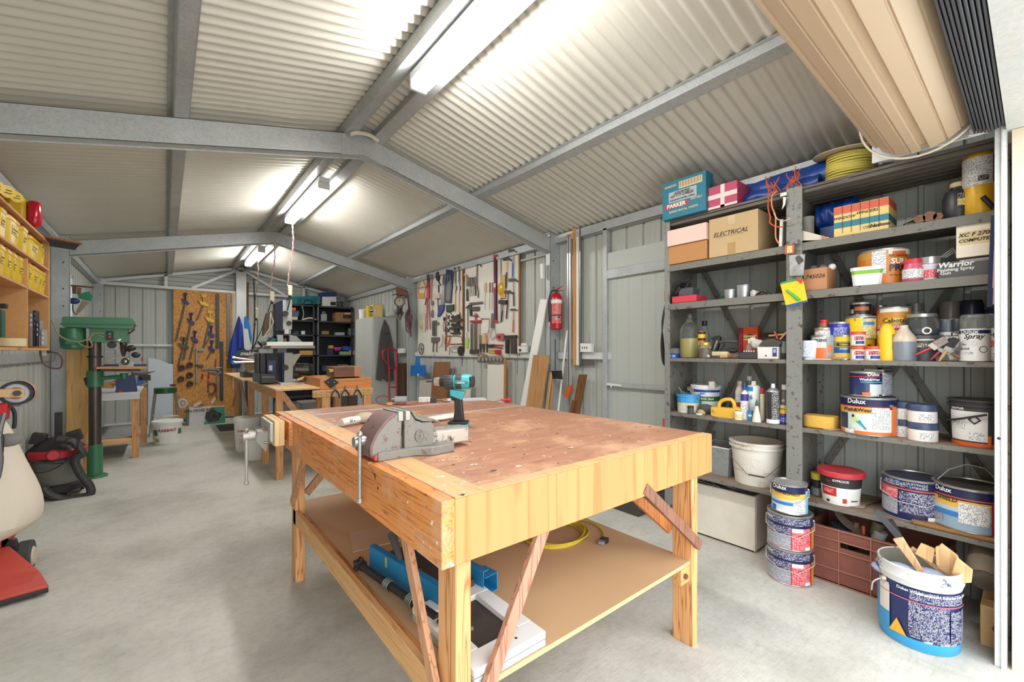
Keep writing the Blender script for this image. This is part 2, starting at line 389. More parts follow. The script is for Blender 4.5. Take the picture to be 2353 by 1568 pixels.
DG=mt('door_sheet',(184,190,184),.45,.05,var=.03,bump=.02)
dt=thing('door_1', None, None,(XR,0,0));struct(dt)
y1=onX(1404,643,XR).y;y0=y1-.82
zt=onX(1404,643,XR).z
b=B();b.o=Vector((XR,0,0));s=y0
while s<y1-.01:
 e=min(s+.145,y1);b.box(XR-.035,XR-.03,s,e-.02,.03,zt,DG);b.box(XR-.033,XR-.03,e-.02,e,.03,zt,DG);s=e
b.build('door_panel',dt)
b=B();b.o=Vector((XR,0,0));b.box(XR-.07,XR-.0,y1,y1+.05,0,2.62,GALV);b.box(XR-.07,XR,y0-.05,y0,0,zt,GALV);b.box(XR-.07,XR,y0,y1,zt,zt+.09,GALV);b.build('door_frame',dt,bev=.003)
b=B();b.o=Vector((XR,0,0));b.box(XR-.06,XR,y0,y1,zt+.09,zt+.26,DG);b.build('head_flashing',dt,bev=.003)
zr=onX(1404,884,XR-.08).z
b=B();b.o=Vector((XR,0,0));b.box(XR-.075,XR-.04,y0,y1+.02,zr-.022,zr+.022,GALV);b.cyl((XR-.09,y1-.02,zr),(XR-.09,y1-.2,zr-.005),.012, None,GALVL,10);b.cyl((XR-.105,y1-.08,zr-.03),(XR-.09,y1-.08,zr+.01),.008, None,GALVL,8);b.build('bolt_rail',dt,bev=.002)
wy0,wy1=7.5,8.35
wt=thing('window_1', None, None,(XL,7.9,2.1));struct(wt);WW=C((206,212,212),.4,.3)
b=B(o=(XL,7.9,2.1));
for (a,c,e,f) in ((wy0,wy0+.04,1.75,2.42),(wy1-.04,wy1,1.75,2.42),(wy0,wy1,1.75,1.79),(wy0,wy1,2.38,2.42),(7.91,7.94,1.75,2.42)):b.box(XL-.03,XL+.02,a,c,e,f,WW)
b.build('window_frame',wt)
b=B(o=(XL,7.9,2.1));b.box(XL-.012,XL-.008,wy0,wy1,1.75,2.42,mt('window_glass',(235,240,240),.02,0,'glass',alpha=.95));b.build('pane',wt)
b=B();b.tube([(XR-.03,3.6,2.52),(XR-.03,6.8,2.52)],.012,C((214,216,212),.5),8);struct(b.build('conduit_pipe'))
DIF=mt('diffuser',(255,252,248),.4,emit=LAMP)
WHM=C((226,228,228),.4)
def lamp(y0,y1,label,X=1.22,z=2.985):
 t=thing('fluorescent_light',label,'light',(X,(y0+y1)/2,z),group='batten lights along the ridge');L=(y1-y0)/2
 b=B();b.box(-.05,.05,-L-.02,L+.02,.062,.11,WHM);b.build('housing',t,bev=.004)
 b=B();b.box(-.052,.052,-L+.02,L-.02,0,.06,DIF);b.build('diffuser',t,bev=.018,seg=3)
 for q in (-1,1):
  b=B();b.box(-.055,.055,q*L-.017,q*L+.017,.0,.064,WHM);b.build('end_cap',t,bev=.01)
  b=B();b.cyl((0,q*L*.6,.11),(0,q*L*.6,.16),.01, None,WHM,8);b.build('mounting',t)
lamp(.95,2.42,'large glowing batten light nearest the roller door, cut by the top of the photo')
lamp(4.45,5.95,'glowing batten light hanging between the first and second steel rafters')
lamp(7.95,9.4,'small far glowing batten light just above the back wall')
b=B();b.tube([(XC-.12,3.40,3.08),(XC-.08,3.38,3.10),(XC+.02,3.38,3.115),(XC+.1,3.40,3.10)],.016,C((214,208,198),.5),8,sm=4);tag(b.build('ridge_conduit'),'short bent pale conduit at the ridge above the first rafter','pipe')
TAN=mt('tan_curtain',(204,180,152),.45,.05,var=.03,bump=.02)
t=thing('roller_door','tan steel roller door rolled up above the opening','door',(2.75,.36,2.53))
b=B(o=(2.75,.36,2.53));R0=.205;nn=7;prof=[]
for k in range(nn):
 a0=2*math.pi*k/nn
 for da,dr in ((0,0),(.03,.0),(.055,-.018),(.17,-.018),(.195,0),(.33,0.002),(.345,-.006),(.365,-.006),(.38,.002),(.62,.002),(.635,-.006),(.655,-.006),(.67,.002)):
  prof.append((a0+da,R0+dr))
ring= lambda x:[(x,.36+r*math.cos(a),2.53+r*math.sin(a)) for a,r in prof]
n=len(prof);b.add(ring(2.77)+ring(-.75),[(i,(i+1)%n,(i+1)%n+n,i+n) for i in range(n)],TAN)
b.add([(2.74,.36+.19*math.cos(a),2.53+.19*math.sin(a)) for a in [2*math.pi*i/24 for i in range(24)]],[tuple(range(24))],C((62,60,58),.7))
b.build('curtain',t,angle=20)
b=B(o=(2.75,.36,2.53));b.tube([(2.775,.36+.222*math.cos(a),2.53+.222*math.sin(a)) for a in [2*math.pi*i/40 for i in range(40)]],.005,C((232,220,200),.5),6,closed=True);b.build('edge_strip',t)
b=B(o=(2.75,.36,2.53));b.cyl((2.6,.36,2.53),(2.95,.36,2.53),.025, None,GALV,12);b.box(2.86,2.87,.14,.55,2.36,2.66,GALVL);b.box(2.80,2.9,.14,.2,2.37,2.40,GALVL);b.build('drum_bracket',t,bev=.002)
b=B(o=(2.75,.36,2.53));RUB=mt('ribbed_rubber',(74,76,84),.6,0,var=.1)
for k in range(9):
 y=.097+k*.0105;z0=2.335+.012*abs(k-4)/4
 b.bar((-.6,y,z0+.05),(2.79,y,z0+.05),.0075,.1,RUB)
b.box(-.6,2.79,.094,.19,2.42,2.5,RUB)
b.build('bottom_seal',t,bev=.002)
b=B(o=(2.75,.36,2.53));b.tube([(2.80,.16,2.40),(2.80,.15,2.36),(2.80,.17,2.345),(2.80,.20,2.35)],.006,GALVL,8,sm=3);b.build('hook',t)
# ================================================================ FRONT WORKBENCH
PINEX=mt('pine_x',(222,164,106),.5,0,'wood',rgb2=(178,110,52),axis='x')
PINEY=mt('pine_y',(218,152,92),.5,0,'wood',rgb2=(164,92,38),axis='y',scale=1.3)
PINEZ=mt('pine_z',(224,168,112),.5,0,'wood',rgb2=(176,106,50),axis='z')
PLYF=mt('ply_face',(204,146,88),.5,0,'wood',rgb2=(188,124,68),axis='z',scale=.35)
TOPM=mt('bench_top',(178,128,102),.5,0,'worn',rgb2=(150,102,80),axis='x',scale=1.6)
EDGEM=mt('bench_edge',(226,178,124),.5,0,'worn',rgb2=(206,150,94),axis='y',scale=.8)
MDF=mt('mdf',(214,176,134),.6,0,'plain',rgb2=(202,162,120),scale=.4)
BRACE=mt('brace_wood',(196,146,108),.6,0,'wood',rgb2=(158,106,72),axis='z')
DKB=mt('brace_dark',(142,98,76),.6,0,'wood',rgb2=(106,72,56),axis='z')
bo=Vector((1.3,2.1,0));X0,X1,Y0_,Y1_=.571,2.06,1.0,3.2
bench=thing('workbench','large timber workbench in front with worn red-brown top and lower shelf','workbench',bo)
def P(name,parent,o=None,**k):
 class _C:
  def __enter__(s):s.b=B(o=o if o is not None else parent.location); return s.b
  def __exit__(s,*a):s.ob=s.b.build(name,parent,**k)
 return _C()
with P('tabletop',bench,bev=.002) as b:b.box(X0+.042,X1-.002,Y0_+.02,Y1_-.02,.962,.98,TOPM)
with P('edge_board',bench,bev=.003,label='long side board with orange grain, nicks and paint specks') as b:b.box(X0,X0+.042,Y0_,Y1_,.796,.98,mt('apron_worn',(224,142,70),.5,0,'worn',rgb2=(178,98,38),axis='y',scale=1.2))
with P('edge_board',bench,bev=.003) as b:b.box(X0+.042,X1,Y0_,Y0_+.02,.796,.979,PLYF)
with P('edge_board',bench,bev=.003) as b:b.box(X1-.02,X1,Y0_+.02,Y1_,.796,.979,PINEY)
with P('edge_board',bench,bev=.003) as b:b.box(X0+.042,X1-.02,Y1_-.02,Y1_,.796,.979,PLYF)
with P('edge_strip',bench,bev=.001) as b:b.box(X0+.044,X0+.15,Y0_+.022,Y1_-.03,.9795,.9812,EDGEM)
with P('edge_strip',bench,bev=.001) as b:b.box(X0+.044,X1-.002,Y0_+.001,Y0_+.05,.9795,.9815,EDGEM)
ALU=C((222,226,230),.3,.6)
for y,xe in ((2.88,1.95),(2.395,X1)):
 with P('track',bench) as b:
  b.box(X0+.05,xe,y-.011,y-.004,.9795,.983,ALU);b.box(X0+.05,xe,y+.004,y+.011,.9795,.983,ALU);b.box(X0+.05,xe,y-.011,y+.011,.9790,.9805,ALU)
for (xa,ya) in ((.633,1.03),(1.908,1.02),(.605,2.79),(1.908,2.9)):
 with P('leg',bench,bev=.003) as b:b.box(xa,xa+.052,ya,ya+.1,0,.962,PINEZ)
for a,c,m in (((.60,1.30,.83),(.618,1.05,.25),BRACE),((.97,1.012,.84),(.66,1.022,.25),mt('brace_red',(186,138,112),.6,0,'wood',rgb2=(150,100,78),axis='z')),
((1.50,1.005,.83),(1.95,1.005,.47),DKB),((1.50,1.13,.83),(1.90,1.13,.52),mt('brace_orange',(196,124,70),.6,0,'wood',rgb2=(160,92,44),axis='z')),
((.596,2.53,.81),(.596,2.83,.47),BRACE),((.68,2.86,.50),(.95,2.86,.8),BRACE)):
 with P('brace',bench,bev=.002) as b:
  up=(1,0,0) if abs(a[0]-c[0])<.03 else (0,1,0);b.bar(a,c,.045,.02,m,up=up)
with P('shelf',bench,bev=.0015) as b:b.box(.665,1.925,1.03,3.05,.382,.40,MDF)
with P('shelf_rail',bench,bev=.003) as b:b.box(.605,.63,1.13,2.85,.34,.43,mt('rail_pine',(218,168,112),.55,0,'wood',rgb2=(196,140,84),axis='y'))
with P('shelf_rail',bench,bev=.003) as b:b.box(.632,.663,1.13,2.85,.35,.405,PINEY)
with P('shelf_rail',bench,bev=.003) as b:b.box(1.89,1.935,1.12,2.9,.31,.382,PINEY)
with P('cleat',bench,bev=.003) as b:b.box(1.83,1.906,1.03,1.075,.305,.382,PINEX)
with P('bolt',bench) as b:b.cyl((1.86,1.03,.345),(1.86,1.018,.345),.012, None,C((130,110,90),.4,.7),6)
IRON=mt('cast_iron',(142,140,132),.6,.3,'chip',rgb2=(118,92,86),scale=1.6)
STEEL=mt('bright_steel',(206,204,198),.3,.75,'galv',rgb2=(150,142,130))
REDP=C((186,84,84),.55)
v=thing('bench_vice','grey cast metal vice bolted to the left edge of the front workbench','vice',(.76,1.58,.98))
with P('base',v,bev=.006) as b:
 b.prism([(.615,1.50,.98),(.79,1.50,.98),(.86,1.46,.98),(.96,1.47,.98),(.96,1.69,.98),(.86,1.70,.98),(.79,1.66,.98),(.615,1.66,.98)],(0,0,1),.035,IRON)
 b.box(.600,.615,1.50,1.66,.985,1.01,REDP)
with P('fixed_jaw',v,bev=.006) as b:
 b.prism([(.745,1.51,1.01),(.90,1.51,1.01),(.905,1.51,1.09),(.885,1.51,1.104),(.84,1.51,1.104),(.80,1.51,1.118),(.775,1.51,1.15),(.745,1.51,1.15)],(0,1,0),.14,IRON)
 b.prism([(.775,1.505,1.155),(.80,1.505,1.122),(.84,1.505,1.108),(.905,1.505,1.104),(.925,1.505,1.092),(.925,1.505,1.099),(.905,1.505,1.112),(.845,1.505,1.116),(.808,1.505,1.128),(.785,1.505,1.158)],(0,1,0),.15,IRON)
with P('emblem',v) as b:
 Mv=Matrix.Translation((.822,1.507,1.055))@Matrix.Rotation(R_(90),4,'X');b.lathe([(.0225,0),(.0235,.003),(.021,.003),(.021,.001),(1e-5,.001)],IRON,24,Mv)
 for k in range(7):a=k*math.pi/3.5;b.bar((.822,1.505,1.055),(.822+.017*math.cos(a),1.505,1.055+.017*math.sin(a)),.003,.003,IRON,up=(0,1,0))
with P('moving_jaw',v,bev=.006) as b:
 pr=[(.728,1.01),(.735,1.15),(.715,1.15),(.66,1.125),(.615,1.08),(.59,1.04),(.59,1.005),(.61,.99)]
 b.prism([(x,1.51,z) for x,z in pr],(0,1,0),.14,IRON)
 rim=[(.70,1.152),(.655,1.132),(.608,1.086),(.582,1.043),(.580,1.0),(.592,1.0),(.594,1.04),(.618,1.08),(.664,1.122),(.704,1.143)]
 b.prism([(x,1.503,z) for x,z in rim],(0,1,0),.155,mt('iron_red',(140,112,108),.6,.3,'chip',rgb2=(96,60,60)))
for xa in (.712,.748):
 with P('jaw_plate',v,bev=.003) as b:b.box(xa,xa+.026,1.505,1.655,1.118,1.155,C((178,174,166),.4,.6))
with P('slide_beam',v,bev=.008) as b:b.box(.73,1.05,1.535,1.625,.995,1.06,mt('worn_steel',(206,200,188),.35,.6,'chip',rgb2=(92,78,60),scale=.5))
with P('screw',v,bev=.002) as b:
 b.cyl((.70,1.58,1.048),(.585,1.58,1.048),.017, None,STEEL,18);b.cyl((.59,1.58,1.048),(.545,1.58,1.048),.0205,.0195,STEEL,20)
with P('handle',v) as b:
 b.cyl((.563,1.56,1.075),(.563,1.56,.845),.0072, None,STEEL,12);b.cyl((.563,1.56,.845),(.563,1.56,.83),.0115, None,STEEL,14);b.sph((.563,1.56,1.078),.0125,STEEL,12,6)
def _vx(x):
 k=[(.4,.4),(.58,.568),(.735,.695),(.905,.83),(1.05,1.012),(1.2,1.16)]
 for (a,A),(c,D) in zip(k,k[1:]):
  if x<=c: return A+(D-A)*(x-a)/(c-a)
 return x
for ch in v.children:
 for vv in ch.data.vertices:vv.co.x=_vx(vv.co.x+.76)-.76
v=thing('wood_vice','timber-jawed woodworking vice on the far left corner of the front workbench','vice',(.50,2.85,.9))
WP=mt('white_paint_metal',(196,192,184),.45,.4,'chip',rgb2=(126,112,98))
with P('timber_jaw',v,bev=.003) as b:b.box(.475,.50,2.68,3.02,.85,.99,C((238,202,150),.6));b.box(.50,.525,2.68,3.02,.85,.99,C((232,190,130),.6))
with P('timber_jaw',v,bev=.003) as b:b.box(.549,.572,2.69,3.01,.84,.975,PINEY)
with P('cast_body',v,bev=.005) as b:
 b.box(.455,.475,2.70,3.0,.87,.98,WP);b.prism([(.455,2.76,.87),(.455,2.76,.93),(.41,2.80,.92),(.40,2.80,.87),(.455,2.80,.80)],(0,1,0),.12,WP)
 b.cyl((.46,2.86,.89),(.41,2.86,.89),.05,.03,WP,20)
with P('screw',v) as b:b.cyl((.55,2.86,.892),(.40,2.86,.892),.018, None,WP,14);b.cyl((.42,2.86,.892),(.345,2.86,.892),.025, None,WP,18)
with P('guide_rod',v) as b:b.cyl((.56,2.78,.86),(.44,2.78,.86),.008, None,STEEL,10)
with P('handle',v) as b:
 b.cyl((.362,2.85,.925),(.362,2.85,.64),.008, None,WP,10);b.sph((.362,2.85,.63),.014,WP,10,6);b.sph((.362,2.85,.93),.014,WP,10,6)
TEAL=C((72,178,184),.4);TEALD=C((52,140,148),.4);BLK=C((44,42,42),.5);DGR=C((74,72,70),.5);CHR=C((210,205,196),.25,.85)
v=thing('cordless_drill','teal and black cordless drill with a bit fitted, standing on the front workbench','drill',(1.20,1.93,.981),rz=-YAW-.05)
v.scale=(1.12,1.12,1.12)
with P('battery',v,o=(0,0,0),bev=.004) as b:b.box(-.045,.05,-.036,.036,0,.018,TEAL);b.box(-.043,.048,-.035,.035,.018,.03,BLK)
with P('grip',v,o=(0,0,0),bev=.006,seg=3) as b:
 b.prism([(-.022,-.018,.03),(.03,-.018,.03),(.024,-.018,.08),(.018,-.018,.15),(-.016,-.018,.15),(-.014,-.018,.08)],(0,1,0),.036,BLK)
with P('trigger',v,o=(0,0,0),bev=.004) as b:b.box(-.032,-.012,-.009,.009,.125,.155,C((60,60,60),.3))
with P('housing',v,o=(0,0,0),bev=.005,seg=3) as b:
 b.prism([(-.034,-.024,.15),(.02,-.024,.13),(.036,-.024,.17),(-.035,-.024,.18)],(0,1,0),.048,TEAL)
 Mx=Matrix.Translation((0,0,.215))@Matrix.Rotation(R_(90),4,'Y')
 b.lathe([(.03,-.022),(.034,-.01),(.035,.02),(.036,.05),(.030,.07),(.02,.078)],[TEAL,DGR,TEAL,TEAL,BLK],18,Mx)
 b.box(-.02,.055,-.037,-.030,.205,.222,TEALD);b.box(.058,.072,-.034,.034,.19,.24,BLK)
with P('clutch_ring',v,o=(0,0,0)) as b:
 b.lathe([(.033,-.062),(.035,-.055),(.035,-.03),(.033,-.022)],DGR,18,Mx)
 for k in range(16):a=k*math.pi/8;b.bar((-.058,.0345*math.cos(a),.215+.0345*math.sin(a)),(-.030,.0345*math.cos(a),.215+.0345*math.sin(a)),.003,.003,BLK)
with P('chuck',v,o=(0,0,0)) as b:b.lathe([(.008,-.118),(.018,-.112),(.021,-.098),(.021,-.086),(.026,-.084),(.027,-.062)],[CHR,CHR,CHR,CHR,BLK],20,Mx)
with P('drill_bit',v,o=(0,0,0)) as b:b.cyl((-.11,0,.215),(-.150,0,.215),.004, None,C((70,74,90),.35,.6),8);b.cyl((-.15,0,.215),(-.165,0,.215),.006,.002,CHR,8)
with P('logo',v,o=(0,0,0)) as b:b.text('makita',.014,C((220,230,230),.5),Matrix.Translation((.02,-.0385,.213)),bold=.02)
def at(x,y,z=.981): return onZ(x,y,z)
p=at(815,978)
v=thing('glove','crumpled white work glove lying behind the metal vice','glove',p)
WC=mt('white_cloth',(232,228,218),.9,0,var=.06,bump=.4)
with P('cuff',v) as b:b.tube([p+Vector(q) for q in ((-.07,.0,.022),(-.03,.01,.026),(.03,.03,.027))],[.024,.026,.023],WC,12,flat=.8)
with P('palm',v) as b:
 b.sph(p+Vector((.07,.05,.03)),.04,mt('dirty_cloth',(206,192,166),.9,0,rgb2=(150,132,110),bump=.4),14,8,(1.5,1.1,.75));b.sph(p+Vector((.12,.02,.02)),.03,WC,12,6,(1.5,1,.6))
with P('printed_mark',v) as b:b.text('|||| ▪',.018,BLK,Matrix.Translation(p+Vector((-.02,-.022,.03)))@Matrix.Rotation(-YAW,4,'Z')@Matrix.Rotation(R_(-25),4,'X'),bold=.03)
p=at(1000,968)
b=B(o=p);
for k in range(3):b.sph(p+Vector((-.06+.09*k,.02*k,.012)),.07,WC,14,6,(1.2,.7,.2))
tag(b.build('rag'),'flat white rag lying behind the vice beside the drill','rag')
p=at(908,930)
v=thing('electric_motor','small silver electric motor with coloured wires on the back of the bench','motor',p)
with P('casing',v) as b:b.cyl(p+Vector((.0,0,.032)),p+Vector((.07,-.05,.032)),.031, None,C((186,192,194),.35,.6),20);b.cyl(p+Vector((0,0,.032)),p+Vector((-.022,.016,.032)),.018,.012,C((150,140,120),.35,.7),14)
for c,r in (((196,50,54),.05),((60,60,70),.056)):
 with P('wire',v) as b:q=p+Vector((-.075,.045,.035));b.tube([q+Vector((r*math.cos(a)*.8,-r*math.cos(a)*.6,r*math.sin(a)*.6)) for a in [i*math.pi/6 for i in range(12)]],.0022,C(c,.5),6,closed=True)
with P('wire',v) as b:b.tube([p+Vector(q) for q in ((-.05,0,.01),(.1,-.1,.006),(.25,-.06,.005),(.33,-.02,.006))],.0025,C((206,60,60),.5),6,sm=5)
with P('plug',v,bev=.003) as b:b.cbox(p+Vector((-.06,-.03,.012)),(.04,.03,.02),C((212,168,90),.6))
p=at(976,925)
v=thing('power_board','white double power outlet block lying on the back of the bench','outlet',p,rz=-YAW)
with P('body',v,o=(0,0,0),bev=.005) as b:b.box(-.045,.045,-.02,.02,0,.042,C((236,234,226),.45))
with P('socket_hole',v,o=(0,0,0)) as b:
 for xx in (-.022,.022):
  for dx,dz,ry in ((-.006,.026,.5),(.006,.026,-.5),(0,.014,0)):b.cbox((xx+dx,-.0203,dz),(.002,.001,.007),BLK,(0,ry,0))
with P('transformer',v,o=(0,0,0),bev=.004) as b:b.box(.05,.09,-.018,.018,0,.038,C((70,70,70),.5))
with P('lead',v,o=(0,0,0)) as b:b.tube([(.09,0,.01),(.13,.01,.012),(.16,-.02,.006),(.2,0,.006)],.004,C((60,60,62),.5),6,sm=4)
p=at(1075,918)
b=B(o=p);b.M=Matrix.Translation(p)@Matrix.Rotation(-.5,4,'Z')
b.box(-.17,.15,-.1,.1,0,.001,C((226,228,236),.8));b.box(-.13,.13,-.07,-.065,.001,.0012,C((120,130,170),.8));b.box(-.13,.13,-.04,-.035,.001,.0012,C((120,130,170),.8));b.M= None
tag(b.build('paper_plan'),'sheet of white paper with blue lines lying flat under the drill','paper')
p=at(1165,925)
v=thing('screwdriver','red-handled stubby tool lying near the far right corner of the bench','screwdriver',p,rz=-YAW)
RED=C((206,56,58),.35)
with P('handle',v,o=(0,0,0)) as b:b.lathe([(.004,-.05),(.008,-.045),(.009,-.01),(.011,0),(.018,.012),(.019,.022),(.012,.034),(.001,.036)],RED,16,Matrix.Translation((0,0,.019))@Matrix.Rotation(R_(90),4,'Y'))
with P('shaft',v,o=(0,0,0)) as b:b.cyl((-.05,0,.019),(-.10,0,.006),.003,.002,C((150,150,150),.3,.7),8)
p=at(1195,937)
p0=Vector((.70,2.12,.4));b=B();b.o=Vector((.85,2.2,.4));b.M=Matrix.Translation((.85,2.2,.4))
b.prism([(-.14,-.10,.001),(.10,-.12,.001),(.15,.10,.001),(-.08,.14,.001)],(0,0,1),.006,C((214,180,150),.75));b.M= None
tag(b.build('hardboard_piece',bev=.001),'flat brown hardboard offcut on the shelf under the bench','board')
b=B(o=(1.15,2.5,.4));b.box(1.0,1.28,2.55,2.6,.4,.418,BRACE);tag(b.build('timber_strip',bev=.002),'thin dark timber strip lying on the shelf behind the hardboard','timber')
BLU=C((38,140,196),.4,.1)
v=thing('mitre_saw_guide','blue and black metal mitre saw guide lying under the bench','mitre box',(.84,1.6,.40),rz=R_(8))
with P('channel',v,o=(0,0,0),bev=.002) as b:
 for xx in (-.09,.10):b.box(xx,xx+.004,-.24,.30,.02,.11,BLU);b.box(xx,xx+.03,-.24,.30,.11,.114,BLU)
 b.box(-.09,.104,-.24,.30,.02,.024,BLU)
with P('bed',v,o=(0,0,0),bev=.003) as b:b.box(-.08,.09,-.2,.26,.03,.075,DGR)
for k in range(6):
 with P('notch_block',v,o=(0,0,0),bev=.002) as b:b.cbox((-.045,.0+k*.03,.09),(.04,.016,.016),C((60,56,54),.5,.3))
with P('rod',v,o=(0,0,0)) as b:b.cyl((-.14,-.26,.05),(-.14,.26,.05),.015, None,BLK,14)
for y in (-.12,.04):
 with P('spring',v,o=(0,0,0)) as b:
  for q in range(4):b.tube([(-.14+.02*math.cos(a),y+q*.01+.0,.05+.02*math.sin(a)) for a in [i*math.pi/6 for i in range(12)]],.003,C((120,130,120),.4,.5),6,closed=True)
for y in (-.29,.28):
 with P('knob',v,o=(0,0,0),bev=.003) as b:
  b.cyl((-.14,y,.05),(-.14,y+(.03 if y>0 else -.03),.05),.02, None,BLK,10);
  for q in range(5):a=q*math.pi*.4;b.cyl((-.14+.022*math.cos(a),y,.05+.022*math.sin(a)),(-.14+.022*math.cos(a),y+(.025 if y>0 else -.025),.05+.022*math.sin(a)),.009, None,BLK,8)
with P('saw_handle',v,o=(0,0,0)) as b:b.tube([(-.05,.18,.19),(-.06,.12,.14),(-.07,.04,.04)],[.019,.014,.007],DGR,12)
with P('end_bracket',v,o=(0,0,0),bev=.003) as b:
 b.box(.10,.17,-.25,-.17,.02,.024,BLU);b.box(.166,.17,-.25,-.17,.02,.09,BLU);b.box(.10,.17,-.25,-.17,.088,.092,BLU)
with P('yellow_tag',v,o=(0,0,0)) as b:b.cbox((-.085,.16,.085),(.012,.012,.04),C((212,196,60),.5))
WHP=mt('white_gloss',(244,244,240),.35,0,var=.03)
v=thing('window_sash','white painted timber frame around a dark panel lying under the bench corner','frame',(.84,1.22,.40))
SF=((.70,.985,1.035,1.11),(.70,.985,1.36,1.44),(.70,.765,1.11,1.36),(.925,.985,1.11,1.36))
for xa,xb,ya,yb_ in SF:
 with P('frame_rail',v,bev=.003) as b:b.box(xa,xb,ya,yb_,.425,.45,WHP)
 with P('frame_rail',v,bev=.003) as b:b.box(xa,xb,ya,yb_,.401,.421,C((190,196,192),.5))
with P('dark_panel',v) as b:b.box(.765,.925,1.11,1.36,.40,.43,mt('dark_felt',(84,76,70),.8,0,rgb2=(52,46,42),scale=2))
with P('latch',v,bev=.001) as b:b.cbox((.80,1.23,.433),(.045,.016,.003),C((206,196,170),.4,.4),(0,0,-.5));b.cyl((.885,1.07,.45),(.885,1.07,.4505),.005, None,BLK,8)
YEL=C((218,192,46),.5)
v=thing('extension_lead','coiled yellow lead with a plug on the lower shelf of the bench','cord',(1.62,1.62,.402))
with P('coil',v) as b:
 for k in range(6):
  r=.15+.008*k;b.tube([Vector((1.62+(r+.006*math.sin(3*a+k))*math.cos(a),1.62+(r*.8)*math.sin(a),.407+.007*(k%3)+.004*math.sin(2*a+k))) for a in [i*math.pi/16 for i in range(32)]],.004,YEL,6,closed=True)
with P('free_end',v) as b:b.tube([Vector(q) for q in ((1.72,1.75,.41),(1.88,1.66,.407),(1.86,1.52,.406),(1.77,1.42,.407))],.0045,YEL,6,sm=6)
with P('plug',v,bev=.003) as b:b.cbox((1.75,1.405,.414),(.03,.04,.022),BLK,(0,0,.4));b.cbox((1.72,1.40,.412),(.03,.03,.014),C((170,172,176),.4,.5),(0,0,.4))
# ================================================================ GREY SHELVING ON THE RIGHT WALL
SHG=mt('shelf_grey',(122,120,112),.6,.1,'chip',rgb2=(84,66,54),scale=.9)
SHP=mt('post_grey',(136,137,132),.55,.15,'chip',rgb2=(80,62,54),scale=1.3)
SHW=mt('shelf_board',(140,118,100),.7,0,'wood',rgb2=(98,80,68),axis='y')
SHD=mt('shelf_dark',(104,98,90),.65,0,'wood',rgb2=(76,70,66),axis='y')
ZT,ZB,ZC,ZD,ZE,ZF=2.39,2.047,1.75,1.33,.913,.475
XF=3.03
def shelf_unit(ya,yb,label,back):
 u=thing('shelving_unit',label,'shelves',(3.25,(ya+yb)/2,0),group='grey shelving bays on the right wall')
 for y in (ya,yb):
  for x in (XF,3.44):
   with P('post',u,bev=.001) as b:
    x=x-.005 if x<3.2 else x;q=.042 if y==ya else -.042
    b.box(x,x+.004,min(y,y+q),max(y,y+q),0,2.40,SHP);xx=x+(.04 if x<3.2 else -.04)
    b.box(min(x,xx),max(x,xx),y-.002,y+.002,0,2.40,SHP)
 with P('side_sheet',u) as b:b.box(XF+.02,3.44,yb-.004,yb-.001,.3,2.38,SHG)
 for z in (ZB,ZC,ZD,ZE,ZF):
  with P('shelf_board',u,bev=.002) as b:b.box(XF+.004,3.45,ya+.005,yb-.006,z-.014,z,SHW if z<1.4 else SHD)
  with P('shelf_lip',u,bev=.002) as b:b.box(XF,XF+.006,ya+.004,yb-.005,z-(.05 if z>1.4 else .026),z-.001,SHG)
 with P('shelf_board',u,bev=.002) as b:b.box(XF,3.45,ya,yb,ZT-.016,ZT,SHD)
 for k in range(6):
  with P('ribbed_slat',u,bev=.003) as b:b.box(XF+.01+k*.07,XF+.055+k*.07,ya+.002,yb-.005,ZT-.04,ZT-.017,SHD)
 for (p,q) in back:
  a=onX(p[0],p[1],3.465);c=onX(q[0],q[1],3.465)
  with P('diagonal_brace',u,bev=.001) as b:b.bar(a,c,.04,.004,SHG,up=(1,0,0))
 return u
shelf_unit(.958,1.838,'grey metal shelving bay beside the small side door, holding cartons and glue bottles',(((1617,622),(1768,900)),((1802,650),(1622,1000)),((1640,990),(1615,1060))))
shelf_unit(.087,.955,'grey metal shelving bay nearest the roller door, crowded with paint tins',(((1905,565),(1990,715)),((2192,655),(1900,1065)),((2080,835),(2275,1112)),((1845,600),(1885,790))))
def S(xl,xr,yt,X,zs):
 xc=(xl+xr)/2;d=ray(xc,HY);t=X/d.x;Y=d.y*t
 return Vector((X,Y,zs)),(xr-xl)/2/FPX*t*.97,CAMZ+(HY-yt)/FPX*t-zs
def face(p): return math.atan2(-p.y,-p.x)+math.pi/2
NAVY=C((34,38,82),.35);WHT=C((236,236,232),.4);CREAMY=C((228,218,192),.5);ORG=C((226,116,44),.4);YLW=C((236,192,44),.4)
TINM=C((186,186,182),.3,.7);RDL=C((196,44,56),.4);BLUE=C((34,78,176),.4);GRN=C((96,170,60),.45);GREYD=C((84,84,88),.45);LBL=C((60,130,200),.4)
PR_W=mt('print_black_on_white',(236,236,234),.45,0,'print',rgb2=(70,70,76));PR_N=mt('print_white_on_navy',(36,40,84),.4,0,'print',rgb2=(228,230,238))
PR_R=mt('print_white_on_red',(206,52,62),.4,0,'print',rgb2=(242,220,220));PR_G=mt('print_on_grey',(176,178,186),.45,0,'print',rgb2=(70,72,90));PR_Y=mt('print_on_yellow',(238,220,150),.45,0,'print',rgb2=(96,84,70))
PR_B=mt('print_on_blue',(44,66,168),.45,0,'print',rgb2=(222,226,240));PR_K=mt('print_on_black',(44,42,44),.45,0,'print',rgb2=(206,204,200))
A0=-math.pi/2
